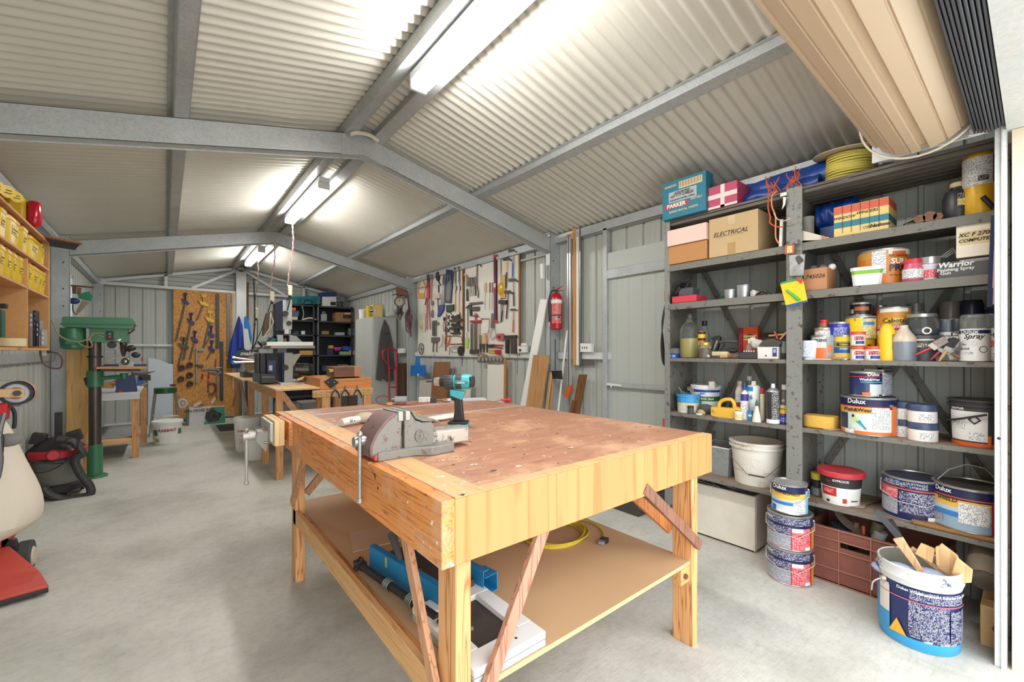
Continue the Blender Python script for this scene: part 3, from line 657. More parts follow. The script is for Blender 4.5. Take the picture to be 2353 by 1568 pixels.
def tin(P3,label,bands,texts=(),patches=(),lid='metal',bail=None,name='paint_tin',cat='paint tin',group=None,h=None,rz=None,ov=1.0,grime=None):
 p,r,H=P3
 if h:H=h
 t=thing(name,label,cat,p,rz=(face(p) if rz is None else rz),group=group)
 pr=[(r*.985,0),(r*1.015,.002),(r*1.015,.006),(r,.008)];ms=[TINM,TINM,TINM];zs=[.008]
 for f,m in bands:pr.append((r,max(.009,f*(H-.012))));ms.append(m)
 pr+=[(r*1.02,H-.008),(r*1.025,H-.002),(r*1.0,H),(r*.93,H-.001),(r*.92,H-.008)];ms+=[TINM]*5
 with P('body',t,o=(0,0,0)) as b:b.lathe(pr,ms,32)
 with P('lid',t,o=(0,0,0)) as b:
  lm=TINM if lid=='metal' else lid
  b.lathe([(r*.9,H-.006),(r*.78,H-.005),(r*.76,H-.009),(1e-5,H-.009)],lm,28)
 if patches:
  with P('paper_label',t,o=(0,0,0)) as b:
   for i,(a,c,z0,z1,m) in enumerate(patches):b.patch(r*(1.009+.0022*i),A0+a,A0+c,z0*H,z1*H,m,8)
 for (tx,sz,zf,m,*o) in texts:
  ang=o[0] if o else 0;sh=o[1] if len(o)>1 else 0
  with P('lettering',t,o=(0,0,0)) as b:b.text(tx,sz*H,m,wrap=(r*1.032,A0+ang,zf*H),bold=.025,shear=sh)
 if bail:
  for s in (-1,1):
   with P('lug',t,o=(0,0,0)) as b:b.cyl((s*r,0,H*.8),(s*(r+.006),0,H*.8),.008,.006,TINM,10)
  k={'down':[(-r-.006,0,H*.8),(-r-.004,-r*.5,H*.6),(-r*.5,-r*1.02-.004,H*.46),(r*.35,-r*1.05-.004,H*.42),(r+.004,-r*.5,H*.62),(r+.006,0,H*.8)],
'up':[(-r-.006,0,H*.8),(-r*.55,.01,H*1.25),(-r*.1,.02,H*1.42),(r*.35,.02,H*1.38),(r*.8,.01,H*1.0),(r+.006,0,H*.8)]}[bail]
  with P('wire_handle',t,o=(0,0,0)) as b:b.tube(k,.0026,C((196,196,192),.4,.2),6)
 return t
def bottle(P3,label,prof,mats,name='bottle',cat='bottle',texts=(),patches=(),h=None,rz=None,group=None,n=24,pname='body',extra=None):
 """prof: (radius fraction, height fraction); pieces split at named cap index"""
 p,r,H=P3
 if h:H=h
 t=thing(name,label,cat,p,rz=(face(p) if rz is None else rz),group=group)
 cap=[i for i,q in enumerate(prof) if len(q)>2];ci=cap[0] if cap else len(prof)
 with P(pname,t,o=(0,0,0)) as b:b.lathe([(max(1e-5,q[0]*r),q[1]*H) for q in prof[:ci+1]][:ci+1],mats[0] if not isinstance(mats[0],list) else mats[0],n)
 if cap:
  with P('cap',t,o=(0,0,0)) as b:b.lathe([(max(1e-5,q[0]*r),q[1]*H) for q in prof[ci:]],mats[1],n)
 if patches:
  with P('paper_label',t,o=(0,0,0)) as b:
   for i,(a,c,z0,z1,m) in enumerate(patches):b.patch(r*(1.012+.002*i),A0+a,A0+c,z0*H,z1*H,m,8)
 for (tx,sz,zf,m,*o) in texts:
  with P('lettering',t,o=(0,0,0)) as b:b.text(tx,sz*H,m,wrap=(r*1.03,A0+(o[0] if o else 0),zf*H),bold=.025,shear=(o[1] if len(o)>1 else 0))
 if extra:extra(t,r,H)
 return t
SPRAY=[(.97,0),(1.0,.01),(1.0,.70),(.9,.73),(.92,.735,1),(.92,.97),(.86,1.0),(1e-5,1.0)]
def wbox(px,X,zs,depth,label,mat,name='box',cat='box',texts=(),bands=(),lid=None,group=None,yaw=0,topm=None,h=None,z0off=0):
 """box whose front face lies on plane X between pixel columns; px=(xl, xr, yt_left)"""
 xl,xr,yt=px;a=onX(xl,yt,X);c=onX(xr,yt,X);H=h if h else a.z-zs;w=abs(a.y-c.y);p=Vector((X+depth/2,(a.y+c.y)/2,zs))
 t=thing(name,label,cat,p,rz=-math.pi/2+yaw,group=group)
 with P('carton',t,o=(0,0,0),bev=.0025) as b:b.box(-w/2,w/2,-depth/2,depth/2,0,H,mat)
 return t,w,H,-depth/2
def ftext(t,tx,size,x,z,y,m,bold=.02,shear=0,rot=0,name='lettering',sx=1.0):
 with P(name,t,o=(0,0,0)) as b:b.text(tx,size,m,Matrix.Translation((x,y-.0015,z))@Matrix.Rotation(rot,4,'Y'),bold=bold,shear=shear,sx=sx)
def fpanel(t,x0,x1,z0,z1,y,m,name='printed_panel',e=.001):
 with P(name,t,o=(0,0,0)) as b:b.box(x0,x1,y-e,y,z0,z1,m)
CARD=mt('cardboard',(196,168,126),.8,0,var=.05,bump=.05);CARD2=mt('cardboard_brown',(186,134,84),.8,0,var=.05);PEN=C((54,46,42),.7)
t,w,H,y=wbox((1522,1622,424),2.99,ZT,.11,'flat teal carton standing on end at the left of the top shelf',mt('teal_card',(34,118,142),.6,0),bands=())
fpanel(t,-w*.34,w*.30,H*.42,H*.70,y,C((176,184,188),.7),'paper_note')
for i,(tx,z) in enumerate((('ASSORTED',.64),('AV + IT CABLES',.57),('APPLIANCE POWER CORDS',.47))):ftext(t,tx,.026 if i<2 else .016,-.01,H*z,y-.002,PEN,shear=.2)
fpanel(t,-w*.44,w*.12,H*.27,H*.38,y,C((190,52,40),.5));ftext(t,'PARKER',.042,-w*.16,H*.325,y-.002,WHT,bold=.03)
ftext(t,'BAKED ROYAL TWISTS',.022,0,H*.17,y,C((230,200,140),.5));ftext(t,'PRETZELS',.02,w*.3,H*.38,y,C((230,200,140),.5));ftext(t,'320003392',.022,-w*.3,H*.86,y,C((230,200,140),.5))
fpanel(t,-w*.1,w*.42,H*.74,H*.92,y,C((226,196,140),.5),'barcode_panel')
with P('bar_code',t,o=(0,0,0)) as b:
 for k in range(22):b.box(-w*.08+k*w*.022,-w*.08+k*w*.022+(.002 if k%3 else .004),y-.0016,y-.001,H*.77,H*.91,C((56,90,100),.5))
t,w,H,y=wbox((1627,1694,433),3.02,ZT,.2,'small raspberry pink box bound with white tape crosses on the top shelf',mt('pink_box',(188,70,104),.6,0))
fpanel(t,-w*.06,w*.08,0,H,y,C((232,218,214),.6),'tape');fpanel(t,-w*.5,w*.5,H*.42,H*.62,y-.001,C((232,218,214),.6),'tape');fpanel(t,-w*.5,w*.5,0,H*.1,y,C((232,218,214),.6),'tape')
t,w,H,y=wbox((1536,1624,562),3.02,ZB+.002,.28,'tan shoe box base at the left end of the carton shelf',CARD2,h=.135)
t,w,H,y=wbox((1533,1623,522),3.005,ZB+.14,.3,'pale pink shoe box lid stacked on the tan shoe box',mt('pale_pink',(232,196,186),.6,0,var=.02),h=.12)
t,w,H,y=wbox((1629,1742,506),3.03,ZB+.002,.36,'large brown carton with the handwritten word ELECTRICAL',CARD)
ftext(t,'ELECTRICAL',.042,-w*.05,H*.56,y,PEN,bold=.012,shear=.35);fpanel(t,-w*.34,w*.22,H*.485,H*.49,y,PEN,'pen_line')
for z0,z1 in ((.75,.98),(.02,.3)):fpanel(t,-w*.1,w*.06,H*z0,H*z1,y,mt('packing_tape',(178,146,92),.25,0),'tape')
TARP=mt('blue_tarp',(26,78,172),.35,0,var=.14,bump=.5,rgb2=(16,48,120),scale=1.6)
def wob(a,c,r,n=26,seed=1,amp=.1,k=22):
 a=Vector(a);c=Vector(c);rnd=random.Random(seed);d=c-a;M=d.to_track_quat('Z','Y').to_matrix().to_4x4();M.translation=a;out=[]
 ph=[rnd.uniform(0,6) for _ in range(6)];vs=[]
 for i in range(n+1):
  for q in range(k):
   th=2*math.pi*q/k;rr=r*(1+amp*(math.sin(3*th+i*.5+ph[0])*.5+math.sin(5*th-i*.9+ph[1])*.3+math.sin(i*1.3+ph[2])*.3))
   vs.append(M@Vector((rr*math.cos(th),rr*math.sin(th),d.length*i/n)))
 fs=[(i*k+q,i*k+(q+1)%k,(i+1)*k+(q+1)%k,(i+1)*k+q) for i in range(n) for q in range(k)]+[tuple(range(k))[::-1],tuple(n*k+q for q in range(k))]
 return vs,fs
t=thing('tarpaulin','rolled blue tarpaulin lying along the top of both shelving bays','tarpaulin',(3.3,1.15,ZT))
vs,fs=wob((3.33,1.56,ZT+.11),(3.28,.78,ZT+.105),.10)
with P('roll',t) as b:b.add(vs,fs,TARP)
vs,fs=wob((3.17,1.30,ZT+.045),(3.17,.86,ZT+.05),.046,seed=5)
with P('roll',t) as b:b.add(vs,fs,TARP);b.lathe([(.028,0),(.018,.002),(.018,-.05)],C((14,34,90),.6),16,Matrix.Translation((3.17,.858,ZT+.05))@Matrix.Rotation(R_(90),4,'X'))
RPO=C((206,96,58),.8)
rn=random.Random(4)
for cx,n in ((1.10,7),(.98,8)):
 for k in range(n):
  with P('rope',t) as b:
   q=[Vector((3.10+rn.uniform(-.02,.04),cx+rn.uniform(-.05,.05),ZT+.10+rn.uniform(0,.06))),Vector((3.075,cx+rn.uniform(-.04,.04),ZT+.09)),Vector((3.07+rn.uniform(-.01,.01),cx+rn.uniform(-.06,.05),ZT+.012+rn.uniform(0,.02)))]
   b.tube(q,.003,RPO,6,sm=5)
t=thing('hanging_rope','orange rope looping down from the top shelf over the end of the carton shelf','rope',onX(1768,440,2.99))
def XP(pts,X): return [onX(x,y,X) for x,y in pts]
with P('rope_loop',t) as b:b.tube(XP(((1783,438),(1769,448),(1765,475),(1770,500),(1769,512),(1781,520),(1793,522),(1801,520)),2.985),.0045,RPO,8,sm=5)
with P('rope_loop',t) as b:b.tube(XP(((1786,440),(1774,450),(1774,475),(1782,497),(1782,530),(1783,548),(1790,560)),2.975),.0045,C((222,140,100),.8),8,sm=5)
with P('rope_end',t) as b:b.tube(XP(((1778,490),(1786,503),(1800,508),(1816,502)),2.97),.003,C((226,200,180),.8),6,sm=4)
t=thing('hook','white plastic hook screwed to the edge of the top shelf','hook',onX(1800,460,3.0))
with P('plate',t,bev=.001) as b:b.box(3.005,3.02,onX(1800,450,3.0).y-.015,onX(1800,450,3.0).y+.02,2.355,2.375,WHT)
with P('blade',t,bev=.001) as b:b.prism(XP(((1799,453),(1806,453),(1804,470),(1796,482),(1799,470)),3.0),(1,0,0),.006,WHT)
YC=mt('yellow_cable',(226,212,104),.45,0,var=.08)
sp,r,H=S(1878,2022,330,3.22,ZT)
t=thing('cable_spool','cardboard spool wound with yellow cable on the top shelf under the roller door','cable spool',sp+Vector((0,0,.002)),rot=(R_(4),R_(-6),0))
for z in (0,.18):
 with P('flange',t,o=(0,0,0),bev=.001) as b:b.lathe([(.02,z),(.185,z),(.185,z+.006),(.02,z+.006),(.02,z)],mt('flange_card',(188,172,146),.7,0,var=.05),40)
with P('core',t,o=(0,0,0)) as b:b.cyl((0,0,.004),(0,0,.182),.08, None,CARD,24)
for k in range(13):
 with P('cable_turn',t,o=(0,0,0)) as b:
  z=.014+k*.0128;b.tube([(.112*math.cos(a),.112*math.sin(a),z+.004*math.sin(a+k)) for a in [i*math.pi/16 for i in range(32)]],0.0066,YC,8,closed=True)
v=onX(1797,560,3.1);b=B(o=v);b.cbox((3.12,1.045,ZB+.09),(.1,.02,.18),WHT,(0,.1,0));tag(b.build('offcut_board',bev=.002),'white offcut panel standing at the right end of the carton shelf','board')
RB=mt('red_box',(206,62,76),.5,0)
t,w,H,y=wbox((1544,1600,682),3.035,ZC+.001,.16,'flat red tin box under the black adaptors on the left bay',RB,name='tin_box',cat='box',h=.05)
t=thing('power_adapter','grey power adaptor with tangled black cable on top of the red box','adaptor',Vector((3.12,1.70,ZC+.052)))
with P('housing',t,bev=.004) as b:b.box(3.06,3.16,1.63,1.745,ZC+.052,ZC+.11,C((76,82,88),.5))
for k in range(5):
 with P('cable',t) as b:b.tube([Vector((3.12+rn.uniform(-.05,.05),1.73+rn.uniform(-.08,.06),ZC+.06+rn.uniform(.04,.12))) for _ in range(5)],.0045,BLK,6,sm=5)
with P('plug',t,bev=.004) as b:b.cyl((3.07,1.775,ZC+.075),(3.07,1.73,ZC+.12),.014,.02,BLK,12)
ALU2=C((186,190,190),.35,.7)
def cup(P3,label,m,group=None,name='metal_cup',lip=1.05,taper=.88,handle=False):
 p,r,H=P3;t=thing(name,label,'cup',p+Vector((0,0,.001)),group=group)
 with P('bowl',t,o=(0,0,0)) as b:b.lathe([(r*taper,0),(r,H*.92),(r*lip,H*.94),(r*lip,H),(r*.93,H),(r*taper*.9,.006),(1e-5,.006)],m,24)
 if handle:
  with P('handle',t,o=(0,0,0)) as b:b.tube([(r,0,H*.7),(r*1.5,0,H*.9),(r*1.2,0,H*1.12),(r*.4,0,H*1.02)],.002,C((80,80,80),.4,.5),6,sm=4)
cup(S(1664,1690,667,3.10,ZC),'small plain aluminium cup on the third shelf',ALU2)
cup(S(1693,1725,657,3.12,ZC),'larger ridged aluminium cup with a wire handle on the third shelf',ALU2,handle=True)
p,r,H=S(1655,1668,668,3.16,ZC);b=B(o=p);b.lathe([(.02,0),(.024,.03),(.02,.034),(1e-5,.034)],C((30,96,74),.5),16,Matrix.Translation(p));tag(b.build('green_plug'),'small dark green cap behind the plain aluminium cup','cap')
p,r,H=S(1724,1745,665,3.10,ZC)
t=thing('shower_rose','round white nozzle head with brown holes lying on the third shelf','nozzle',p)
with P('head',t) as b:b.cyl(p+Vector((-.03,0,.022)),p+Vector((.02,-.02,.022)),.022,.013,WHT,18);b.cyl(p+Vector((.02,-.02,.022)),p+Vector((.05,-.05,.012)),.009,.006,WHT,12)
for k in range(6):
 with P('hole',t) as b:a=k*math.pi/3;b.cyl(p+Vector((-.032,.011*math.cos(a),.022+.011*math.sin(a))),p+Vector((-.0295,.011*math.cos(a),.022+.011*math.sin(a))),.0035, None,C((120,84,50),.5),8)
p=onX(1775,677,3.08);t=thing('oddments','small tangle of brown leather and black clips near the end of the third shelf','scrap',Vector((3.08,p.y,ZC)))
for k in range(5):
 with P('strip',t) as b:q=Vector((3.06+.01*k,p.y+rn.uniform(-.06,.05),ZC+.006+rn.uniform(0,.01)));b.tube([q,q+Vector((.01,.03,.02)),q+Vector((0,.06,.0))],.004,C((96,74,54) if k%2 else (52,48,46),.7),6,sm=3)
GLS=mt('clear_glass',(238,244,240),.03,0,'glass',alpha=.96);GLT=mt('clear_plastic',(232,236,232),.15,0,'glass',alpha=.85)
LIQ=mt('amber_liquid',(196,184,110),.1,0,'plain',var=.01,bump=0)
p,r,H=S(1563,1605,722,3.14,ZD)
t=thing('demijohn','large glass demijohn half full of yellowish liquid on the middle shelf','glass jar',p+Vector((0,0,.001)))
with P('jar',t,o=(0,0,0)) as b:b.lathe([(r*.9,0),(r,.01),(r,H*.62),(r*.93,H*.70),(r*.6,H*.78),(r*.32,H*.83),(r*.3,H*.90),(r*.34,H*.91)],GLS,32)
with P('liquid',t,o=(0,0,0)) as b:b.lathe([(r*.86,.004),(r*.95,.014),(r*.95,H*.44),(1e-5,H*.44)],LIQ,32)
with P('stopper',t,o=(0,0,0)) as b:b.lathe([(r*.36,H*.9),(r*.38,H*.97),(r*.3,H),(1e-5,H)],C((96,96,92),.4),18)
with P('wire_handle',t,o=(0,0,0)) as b:b.tube([(-r*.35,0,H*.88),(-r*.8,0,H*.97),(-r*.3,0,H*1.08),(r*.5,0,H*1.06),(r*.8,0,H*.96),(r*.35,0,H*.88)],.0018,C((60,60,60),.4,.5),6,sm=4)
bottle(S(1607,1631,738,3.30,ZD),'tall clear bottle with a black cap behind the demijohn',[(.95,0),(1,.02),(1,.62),(.45,.8),(.42,.86),(.5,.87,1),(.5,1),(1e-5,1)],(GLT,BLK))
bottle(S(1603,1621,758,3.17,ZD),'slim can with a black and orange label beside the demijohn',[(1,0),(1,.9),(.6,.95),(.6,.96,1),(.5,1),(1e-5,1)],(ORG,BLK),name='can',cat='can',patches=((-1.2,1.2,.62,.92,BLK),(-1.2,1.2,.70,.84,YLW),(-1.2,1.2,.1,.56,PR_Y)))
NAIL=mt('nails',(150,128,104),.5,.3,rgb2=(80,68,58),scale=9,bump=.5)
bottle(S(1605,1634,787,3.08,ZD),'squat glass jar of nails with a gold lid in front of the demijohn',[(.9,0),(1,.05),(1,.75),(.85,.82),(.9,.83,1),(.9,.98),(.8,1),(1e-5,1)],(GLS,C((206,172,92),.35,.6)),name='jar',cat='jar',
extra=lambda t,r,H:B().lathe([(r*.9,.004),(r*.92,H*.6),(1e-5,H*.64)],NAIL,20).build('nails',t))
p,r,H=S(1541,1563,787,3.10,ZD)
t=thing('parts_drawer','small clear and blue plastic drawer box at the left end of the middle shelf','drawer box',p,rz=-math.pi/2)
with P('frame',t,o=(0,0,0),bev=.002) as b:b.box(-.035,.035,-.05,.05,0,.032,BLUE)
for k in range(2):
 with P('drawer',t,o=(0,0,0),bev=.002) as b:b.box(-.033+k*.034,-.001+k*.034,-.052,.04,.033,.075,GLT)
for k in range(2):fpanel(t,-.03+k*.034,-.004+k*.034,.006,.024,-.052,C((150,190,226),.5),'tag')
t=thing('caulking_gun','black pistol-grip tool lying on its side on the middle shelf','tool',Vector((3.12,onX(1660,800,3.12).y,ZD)))
yq= lambda x,X=3.1:onX(x,800,X).y
zq= lambda x,y_,X=3.1:onX(x,y_,X).z
with P('body',t,bev=.003) as b:b.prism(XP(((1632,776),(1650,771),(1655,776),(1647,806),(1634,806),(1638,785)),3.16),(1,0,0),.03,BLK)
with P('silver_strip',t,bev=.001) as b:b.prism(XP(((1646,782),(1650,783),(1641,808),(1636,808)),3.155),(1,0,0),.004,ALU2)
with P('grip',t) as b:b.tube(XP(((1654,788),(1668,784),(1694,786)),3.14),.012,DGR,10,sm=3)
with P('trigger',t) as b:b.tube(XP(((1665,790),(1660,800),(1655,806)),3.14),.008,BLK,8)
p=onX(1682,806,3.13);b=B(o=p);b.sph(p,.022,BLK,16,8,(1,1.9,.75));tag(b.build('oval_grip_tool'),'smooth black oval tool handle lying beside the cream tray','handle')
CRM=C((222,208,164),.5)
t,w,H,y=wbox((1635,1671,803),3.09,ZD+.02,.08,'small cream plastic tray on the middle shelf',CRM,name='tray',cat='tray',h=.03)
for k,(x0,x1,c,r0) in enumerate(((1656,1674,(196,150,110),.011),(1673,1696,(120,76,52),.010))):
 a=onX(x0,817,3.06);c2=onX(x1,818,3.06);b=B(o=(a+c2)/2);zz=ZD+r0+.002;b.cyl((3.06,a.y,zz),(3.06,c2.y,zz),r0,r0*.7,C(c,.5),12)
 tag(b.build('wooden_spindle'),('pale wooden file handle lying at the front of the middle shelf','dark turned wooden handle lying at the front of the middle shelf')[k],'handle')
b=B(o=onX(1627,818,3.05));b.sph(onX(1627,819,3.05),.013,C((210,212,214),.2,.6),12,8,(.6,1,1));tag(b.build('glass_knob'),'small clear round knob at the foot of the jar of nails','knob')
b=B(o=onX(1648,821,3.06))
for k in range(14):q=Vector((3.05+rn.uniform(-.01,.06),yq(1652)+rn.uniform(-.06,.06),ZD+.004));b.cyl(q,q+Vector((rn.uniform(-.01,.01),rn.uniform(-.02,.02),.003)),.0025, None,C((120,110,96),.5,.3),6)
tag(b.build('screws'),'loose screws and fittings scattered on the middle shelf','screws',kind='stuff')
t,w,H,y=wbox((1706,1741,752),3.30,ZD+.001,.06,'upright orange glue carton with an arched black badge',mt('orange_carton',(222,84,44),.5,0))
with P('badge',t,o=(0,0,0)) as b:b.prism([(w*.38*math.cos(a),y-.001,H*.58+w*.42*math.sin(a)) for a in [i*math.pi/12 for i in range(13)]],(0,-1,0),.001,BLK)
fpanel(t,-w*.42,w*.42,H*.58,H*.72,y-.002,C((236,206,130),.5));ftext(t,'GORILLA',.024,0,H*.65,y-.003,PEN,bold=.03);fpanel(t,-w*.3,w*.3,H*.3,H*.42,y,C((190,50,34),.5))
t,w,H,y=wbox((1697,1706,754),3.29,ZD+.001,.06,'dark red side of a folded carton behind the orange one',mt('dark_red',(142,32,42),.6,0))
bottle(S(1714,1728,778,3.16,ZD),'small clear pump bottle in front of the orange carton',[(1,0),(1,.6),(.4,.75),(.3,.76,1),(.3,.9),(.5,.92),(1e-5,1)],(GLT,WHT))
b=B(o=onX(1735,800,3.18));b.sph(onX(1740,792,3.2),.04,WC,12,7,(.7,1.3,.9));b.sph(onX(1730,784,3.2),.03,WC,12,7,(.7,1,.9));tag(b.build('white_rag'),'crumpled white rag beside the orange carton','rag')
t,w,H,y=wbox((1740,1789,797),3.07,ZD+.001,.1,'white phone carton with a small picture of a handset',mt('white_card',(230,226,218),.55,0,var=.02))
fpanel(t,w*.22,w*.42,H*.2,H*.88,y,C((74,70,130),.4));fpanel(t,w*.26,w*.38,H*.5,H*.8,y-.001,C((170,180,220),.3));fpanel(t,-w*.12,-w*.05,H*.2,H*.32,y,BLK)
b=B(o=onX(1765,790,3.1));b.prism(XP(((1742,796),(1752,783),(1772,778),(1796,786),(1790,796)),3.06),(1,0,0),.12,mt('dark_tray',(84,80,78),.4,.2));tag(b.build('black_tray',bev=.003),'dark folded tray resting on the white phone carton','tray')
t,w,H,y=wbox((1698,1738,812),3.06,ZD+.001,.08,'flat black ridged case at the front of the middle shelf',BLK,name='case',cat='case',h=.045)
for k in range(3):fpanel(t,-w*.48,w*.48,H*(.2+.25*k),H*(.28+.25*k),y,C((110,112,116),.4),'ridge')
for k in range(5):
 with P('driver_bit',t,o=(0,0,0)) as b:b.cyl((-.035+k*.016,-.01,H),(-.035+k*.016,-.01,H+.012),.004, None,C((206,210,206),.3,.5),8)
t,w,H,y=wbox((1745,1808,766),3.34,ZD+.001,.06,'dark brown box behind the white phone carton',mt('dark_brown',(88,58,48),.6,0))
b=B(o=onX(1785,775,3.22));b.bar(onX(1768,772,3.22),onX(1806,768,3.22),.03,.012,C((206,168,104),.6));b.bar(onX(1790,785,3.2),onX(1808,764,3.2),.028,.012,C((214,178,116),.6));b.bar(onX(1781,762,3.2),onX(1788,780,3.2),.02,.01,C((206,96,84),.6));tag(b.build('timber_offcuts'),'thin pale timber offcuts leaning on the dark brown box','timber')
bottle(S(1796,1808,785,3.09,ZD),'grey and black tube standing against the middle post',[(1,0),(1,.35),(1,1),(1e-5,1)],([BLK,C((120,134,128),.5),C((120,134,128),.5)],),name='tube',cat='tube')
def tub(P3,label,bands,lidm,name='tub',rim=1.07,patches=(),texts=(),lidname='lid',bail=False,taper=.9,open_=False,h=None,group=None,rz=None,inner=None):
 p,r,H=P3;H=h or H;t=thing(name,label,'tub',p+Vector((0,0,.001)),rz=(face(p) if rz is None else rz),group=group);r=r/rim
 pr=[(r*taper,0)];ms=[]
 for f,m in bands:pr.append((r*(taper+(1-taper)*f),H*f*.86));ms.append(m)
 lidm2=lidm
 with P('body',t,o=(0,0,0)) as b:
  if open_:pr+=[(r*rim,H*.86),(r*rim,H*.90),(r*1.01,H*.91),(r*1.01,H*.95),(r*rim,H*.96),(r*rim,H),(r*.97,H),(r*.9,H*.3),(1e-5,H*.3)];ms+=[bands[-1][1]]*7+[inner or bands[-1][1]]*2
  b.lathe(pr,ms,32)
 if not open_:
  with P(lidname,t,o=(0,0,0)) as b:b.lathe([(r*rim*.99,H*.84),(r*rim,H*.87),(r*rim,H*.97),(r*rim*.96,H),(r*rim*.9,H*.985),(1e-5,H*.985)],lidm,32)
 if patches:
  with P('paper_label',t,o=(0,0,0)) as b:
   for i,(a,c,z0,z1,m) in enumerate(patches):b.patch(r*(taper+(1-taper)*z0)*(1.01+.0015*i),A0+a,A0+c,z0*H*.86,z1*H*.86,m,8,r1=r*(taper+(1-taper)*z1)*(1.01+.0015*i))
 for (tx,sz,zf,m,*o) in texts:
  with P('lettering',t,o=(0,0,0)) as b:b.text(tx,sz*H,m,wrap=(r*(taper+(1-taper)*zf)*1.02,A0+(o[0] if o else 0),zf*H*.86),bold=.03)
 if bail:
  with P('wire_handle',t,o=(0,0,0)) as b:b.tube([(-r*1.08,0,H*.84),(-r*.98,-r*.45,H*.6),(-r*.35,-r*1.02,H*.3),(r*.35,-r*1.04,H*.28),(r*1.0,-r*.45,H*.6),(r*1.08,0,H*.84)],.002,C((120,120,120),.4,.6),6)
  with P('handle_grip',t,o=(0,0,0)) as b:b.tube([(-r*.3,-r*1.03,H*.29),(r*.3,-r*1.05,H*.27)],.005,BLK,8)
 return t
tub(S(1554,1609,905,3.14,ZE),'open white and light blue tub full of spanners on the glue shelf',[(.35,WHT),(.62,mt('tape_yellow',(226,216,170),.4,0)),(1,C((70,160,216),.4))], None,open_=True,inner=C((40,90,150),.5),patches=((-.9,-.3,.1,.4,PR_W),))
t=thing('spanners','chrome ring spanners standing in the light blue tub','spanner',onX(1585,905,3.12))
for a,c in (((1583,893),(1603,925)),((1590,897),(1607,917)),((1568,903),(1560,890)),((1573,905),(1583,897))):
 with P('spanner',t) as b:q0=onX(*a,3.12);q1=onX(*c,3.12);b.tube([q0,q1],.005,CHR,8,flat=.5);b.tube([q0+Vector((0,.012*math.cos(k*.785),.012*math.sin(k*.785))) for k in range(8)],.004,CHR,6,closed=True)
tub(S(1588,1656,884,3.30,ZE),'white lidded filler tub with a green label and tools resting on it',[(1,WHT)],WHT,texts=(('BGC',.09,.80,BLUE,-.2),('BGC Stud',.11,.58,WHT,.1)),patches=((-.7,1.3,.48,.68,C((40,110,60),.5)),(-1.2,-.3,.1,.48,GRN),(-1.0,1.2,.86,.96,BLUE)))
b=B(o=onX(1625,890,3.28));b.cbox(onX(1641,880,3.22),(.02,.03,.075),C((150,136,120),.5,.3),(-.45,0,0));b.cbox(onX(1636,886,3.2),(.02,.04,.06),C((214,210,200),.6),(-.1,0,0));tag(b.build('scraper',bev=.002),'small broad scraper resting on the white lidded filler tub','scraper')
bottle(S(1580,1594,933,3.06,ZE),'small dark film-canister pot at the front of the glue shelf',[(1,0),(1,.75),(1.03,.76,1),(1.03,1),(1e-5,1)],(DGR,BLK),name='pot',cat='pot')
YT=mt('yellow_plastic',(232,184,72),.45,0)
t=thing('push_block','yellow plastic push block with an arched handle on the glue shelf','push block',Vector((3.10,onX(1665,950,3.1).y,ZE)))
with P('block',t,bev=.004) as b:b.prism([(3.06,q.y,q.z) for q in XP(((1634,935),(1690,940),(1690,962),(1664,964),(1634,955)),3.07)],(1,0,0),.07,YT)
with P('arched_handle',t) as b:b.tube(XP(((1652,938),(1654,926),(1665,919),(1680,919),(1687,928),(1688,940)),3.1),.013,YT,12,sm=5)
with P('wing',t,bev=.003) as b:b.prism(XP(((1684,935),(1702,941),(1700,945),(1684,942)),3.06),(1,0,0),.06,YT)
with P('screw',t) as b:b.cyl(onX(1638,945,3.055),onX(1638,945,3.045),.006, None,C((40,140,90),.5),10)
b=B(o=onX(1618,940,3.1));b.sph(onX(1622,940,3.12),.045,C((78,78,78),.8,bump=.4),14,8,(.7,1.3,.8));b.sph(onX(1612,948,3.1),.03,C((190,176,120),.8),12,7,(.8,1.1,.8));tag(b.build('work_gloves'),'grey and yellow work gloves bundled beside the yellow push block','gloves')
b=B(o=Vector((3.06,onX(1607,954,3.06).y,ZE)));b.lathe([(.022,0),(.023,.01),(1e-5,.011)],WHT,18,Matrix.Translation(b.o+Vector((0,0,.001))));tag(b.build('plastic_disc'),'small white round lid lying at the front of the glue shelf','lid')
bottle(S(1688,1707,945,3.06,ZE),'small jar with cream paste and white lid beside the yellow push block',[(1,0),(1,.68),(.9,.7),(1.02,.71,1),(1.02,.97),(1e-5,1)],(CREAMY,WHT),name='jar',cat='jar',patches=((-.8,.8,.15,.6,PR_Y),))
GLUE=[(.95,0),(1,.02),(1,.62),(.8,.70),(.35,.76),(.35,.78,1),(.3,.86),(.12,.99),(1e-5,1)]
bottle(S(1702,1720,878,3.10,ZE),'white glue bottle with purple label and blue nozzle',GLUE,(WHT,C((30,70,190),.4)),patches=((-1.2,1.2,.5,.68,C((70,60,140),.4)),(-1.2,1.2,.08,.46,PR_W)))
bottle(S(1717,1747,876,3.17,ZE),'big white bottle marked 26 on the glue shelf',[(.95,0),(1,.02),(1,.80),(.8,.88),(.35,.90),(.35,.91,1),(.35,1),(1e-5,1)],(WHT,CREAMY),texts=(('26',.16,.58,C((30,130,190),.4),-.6),),patches=((-1.2,-.1,.74,.86,C((30,150,200),.4)),(-.9,.1,.1,.4,PR_W)))
bottle(S(1690,1709,876,3.24,ZE),'old brown-stained white bottle behind the purple glue bottle',[(.95,0),(1,.02),(1,.7),(.6,.85),(.6,.86,1),(.6,1),(1e-5,1)],(C((216,206,186),.5),C((206,190,160),.5)),patches=((-1,1,.3,.66,PR_W),))
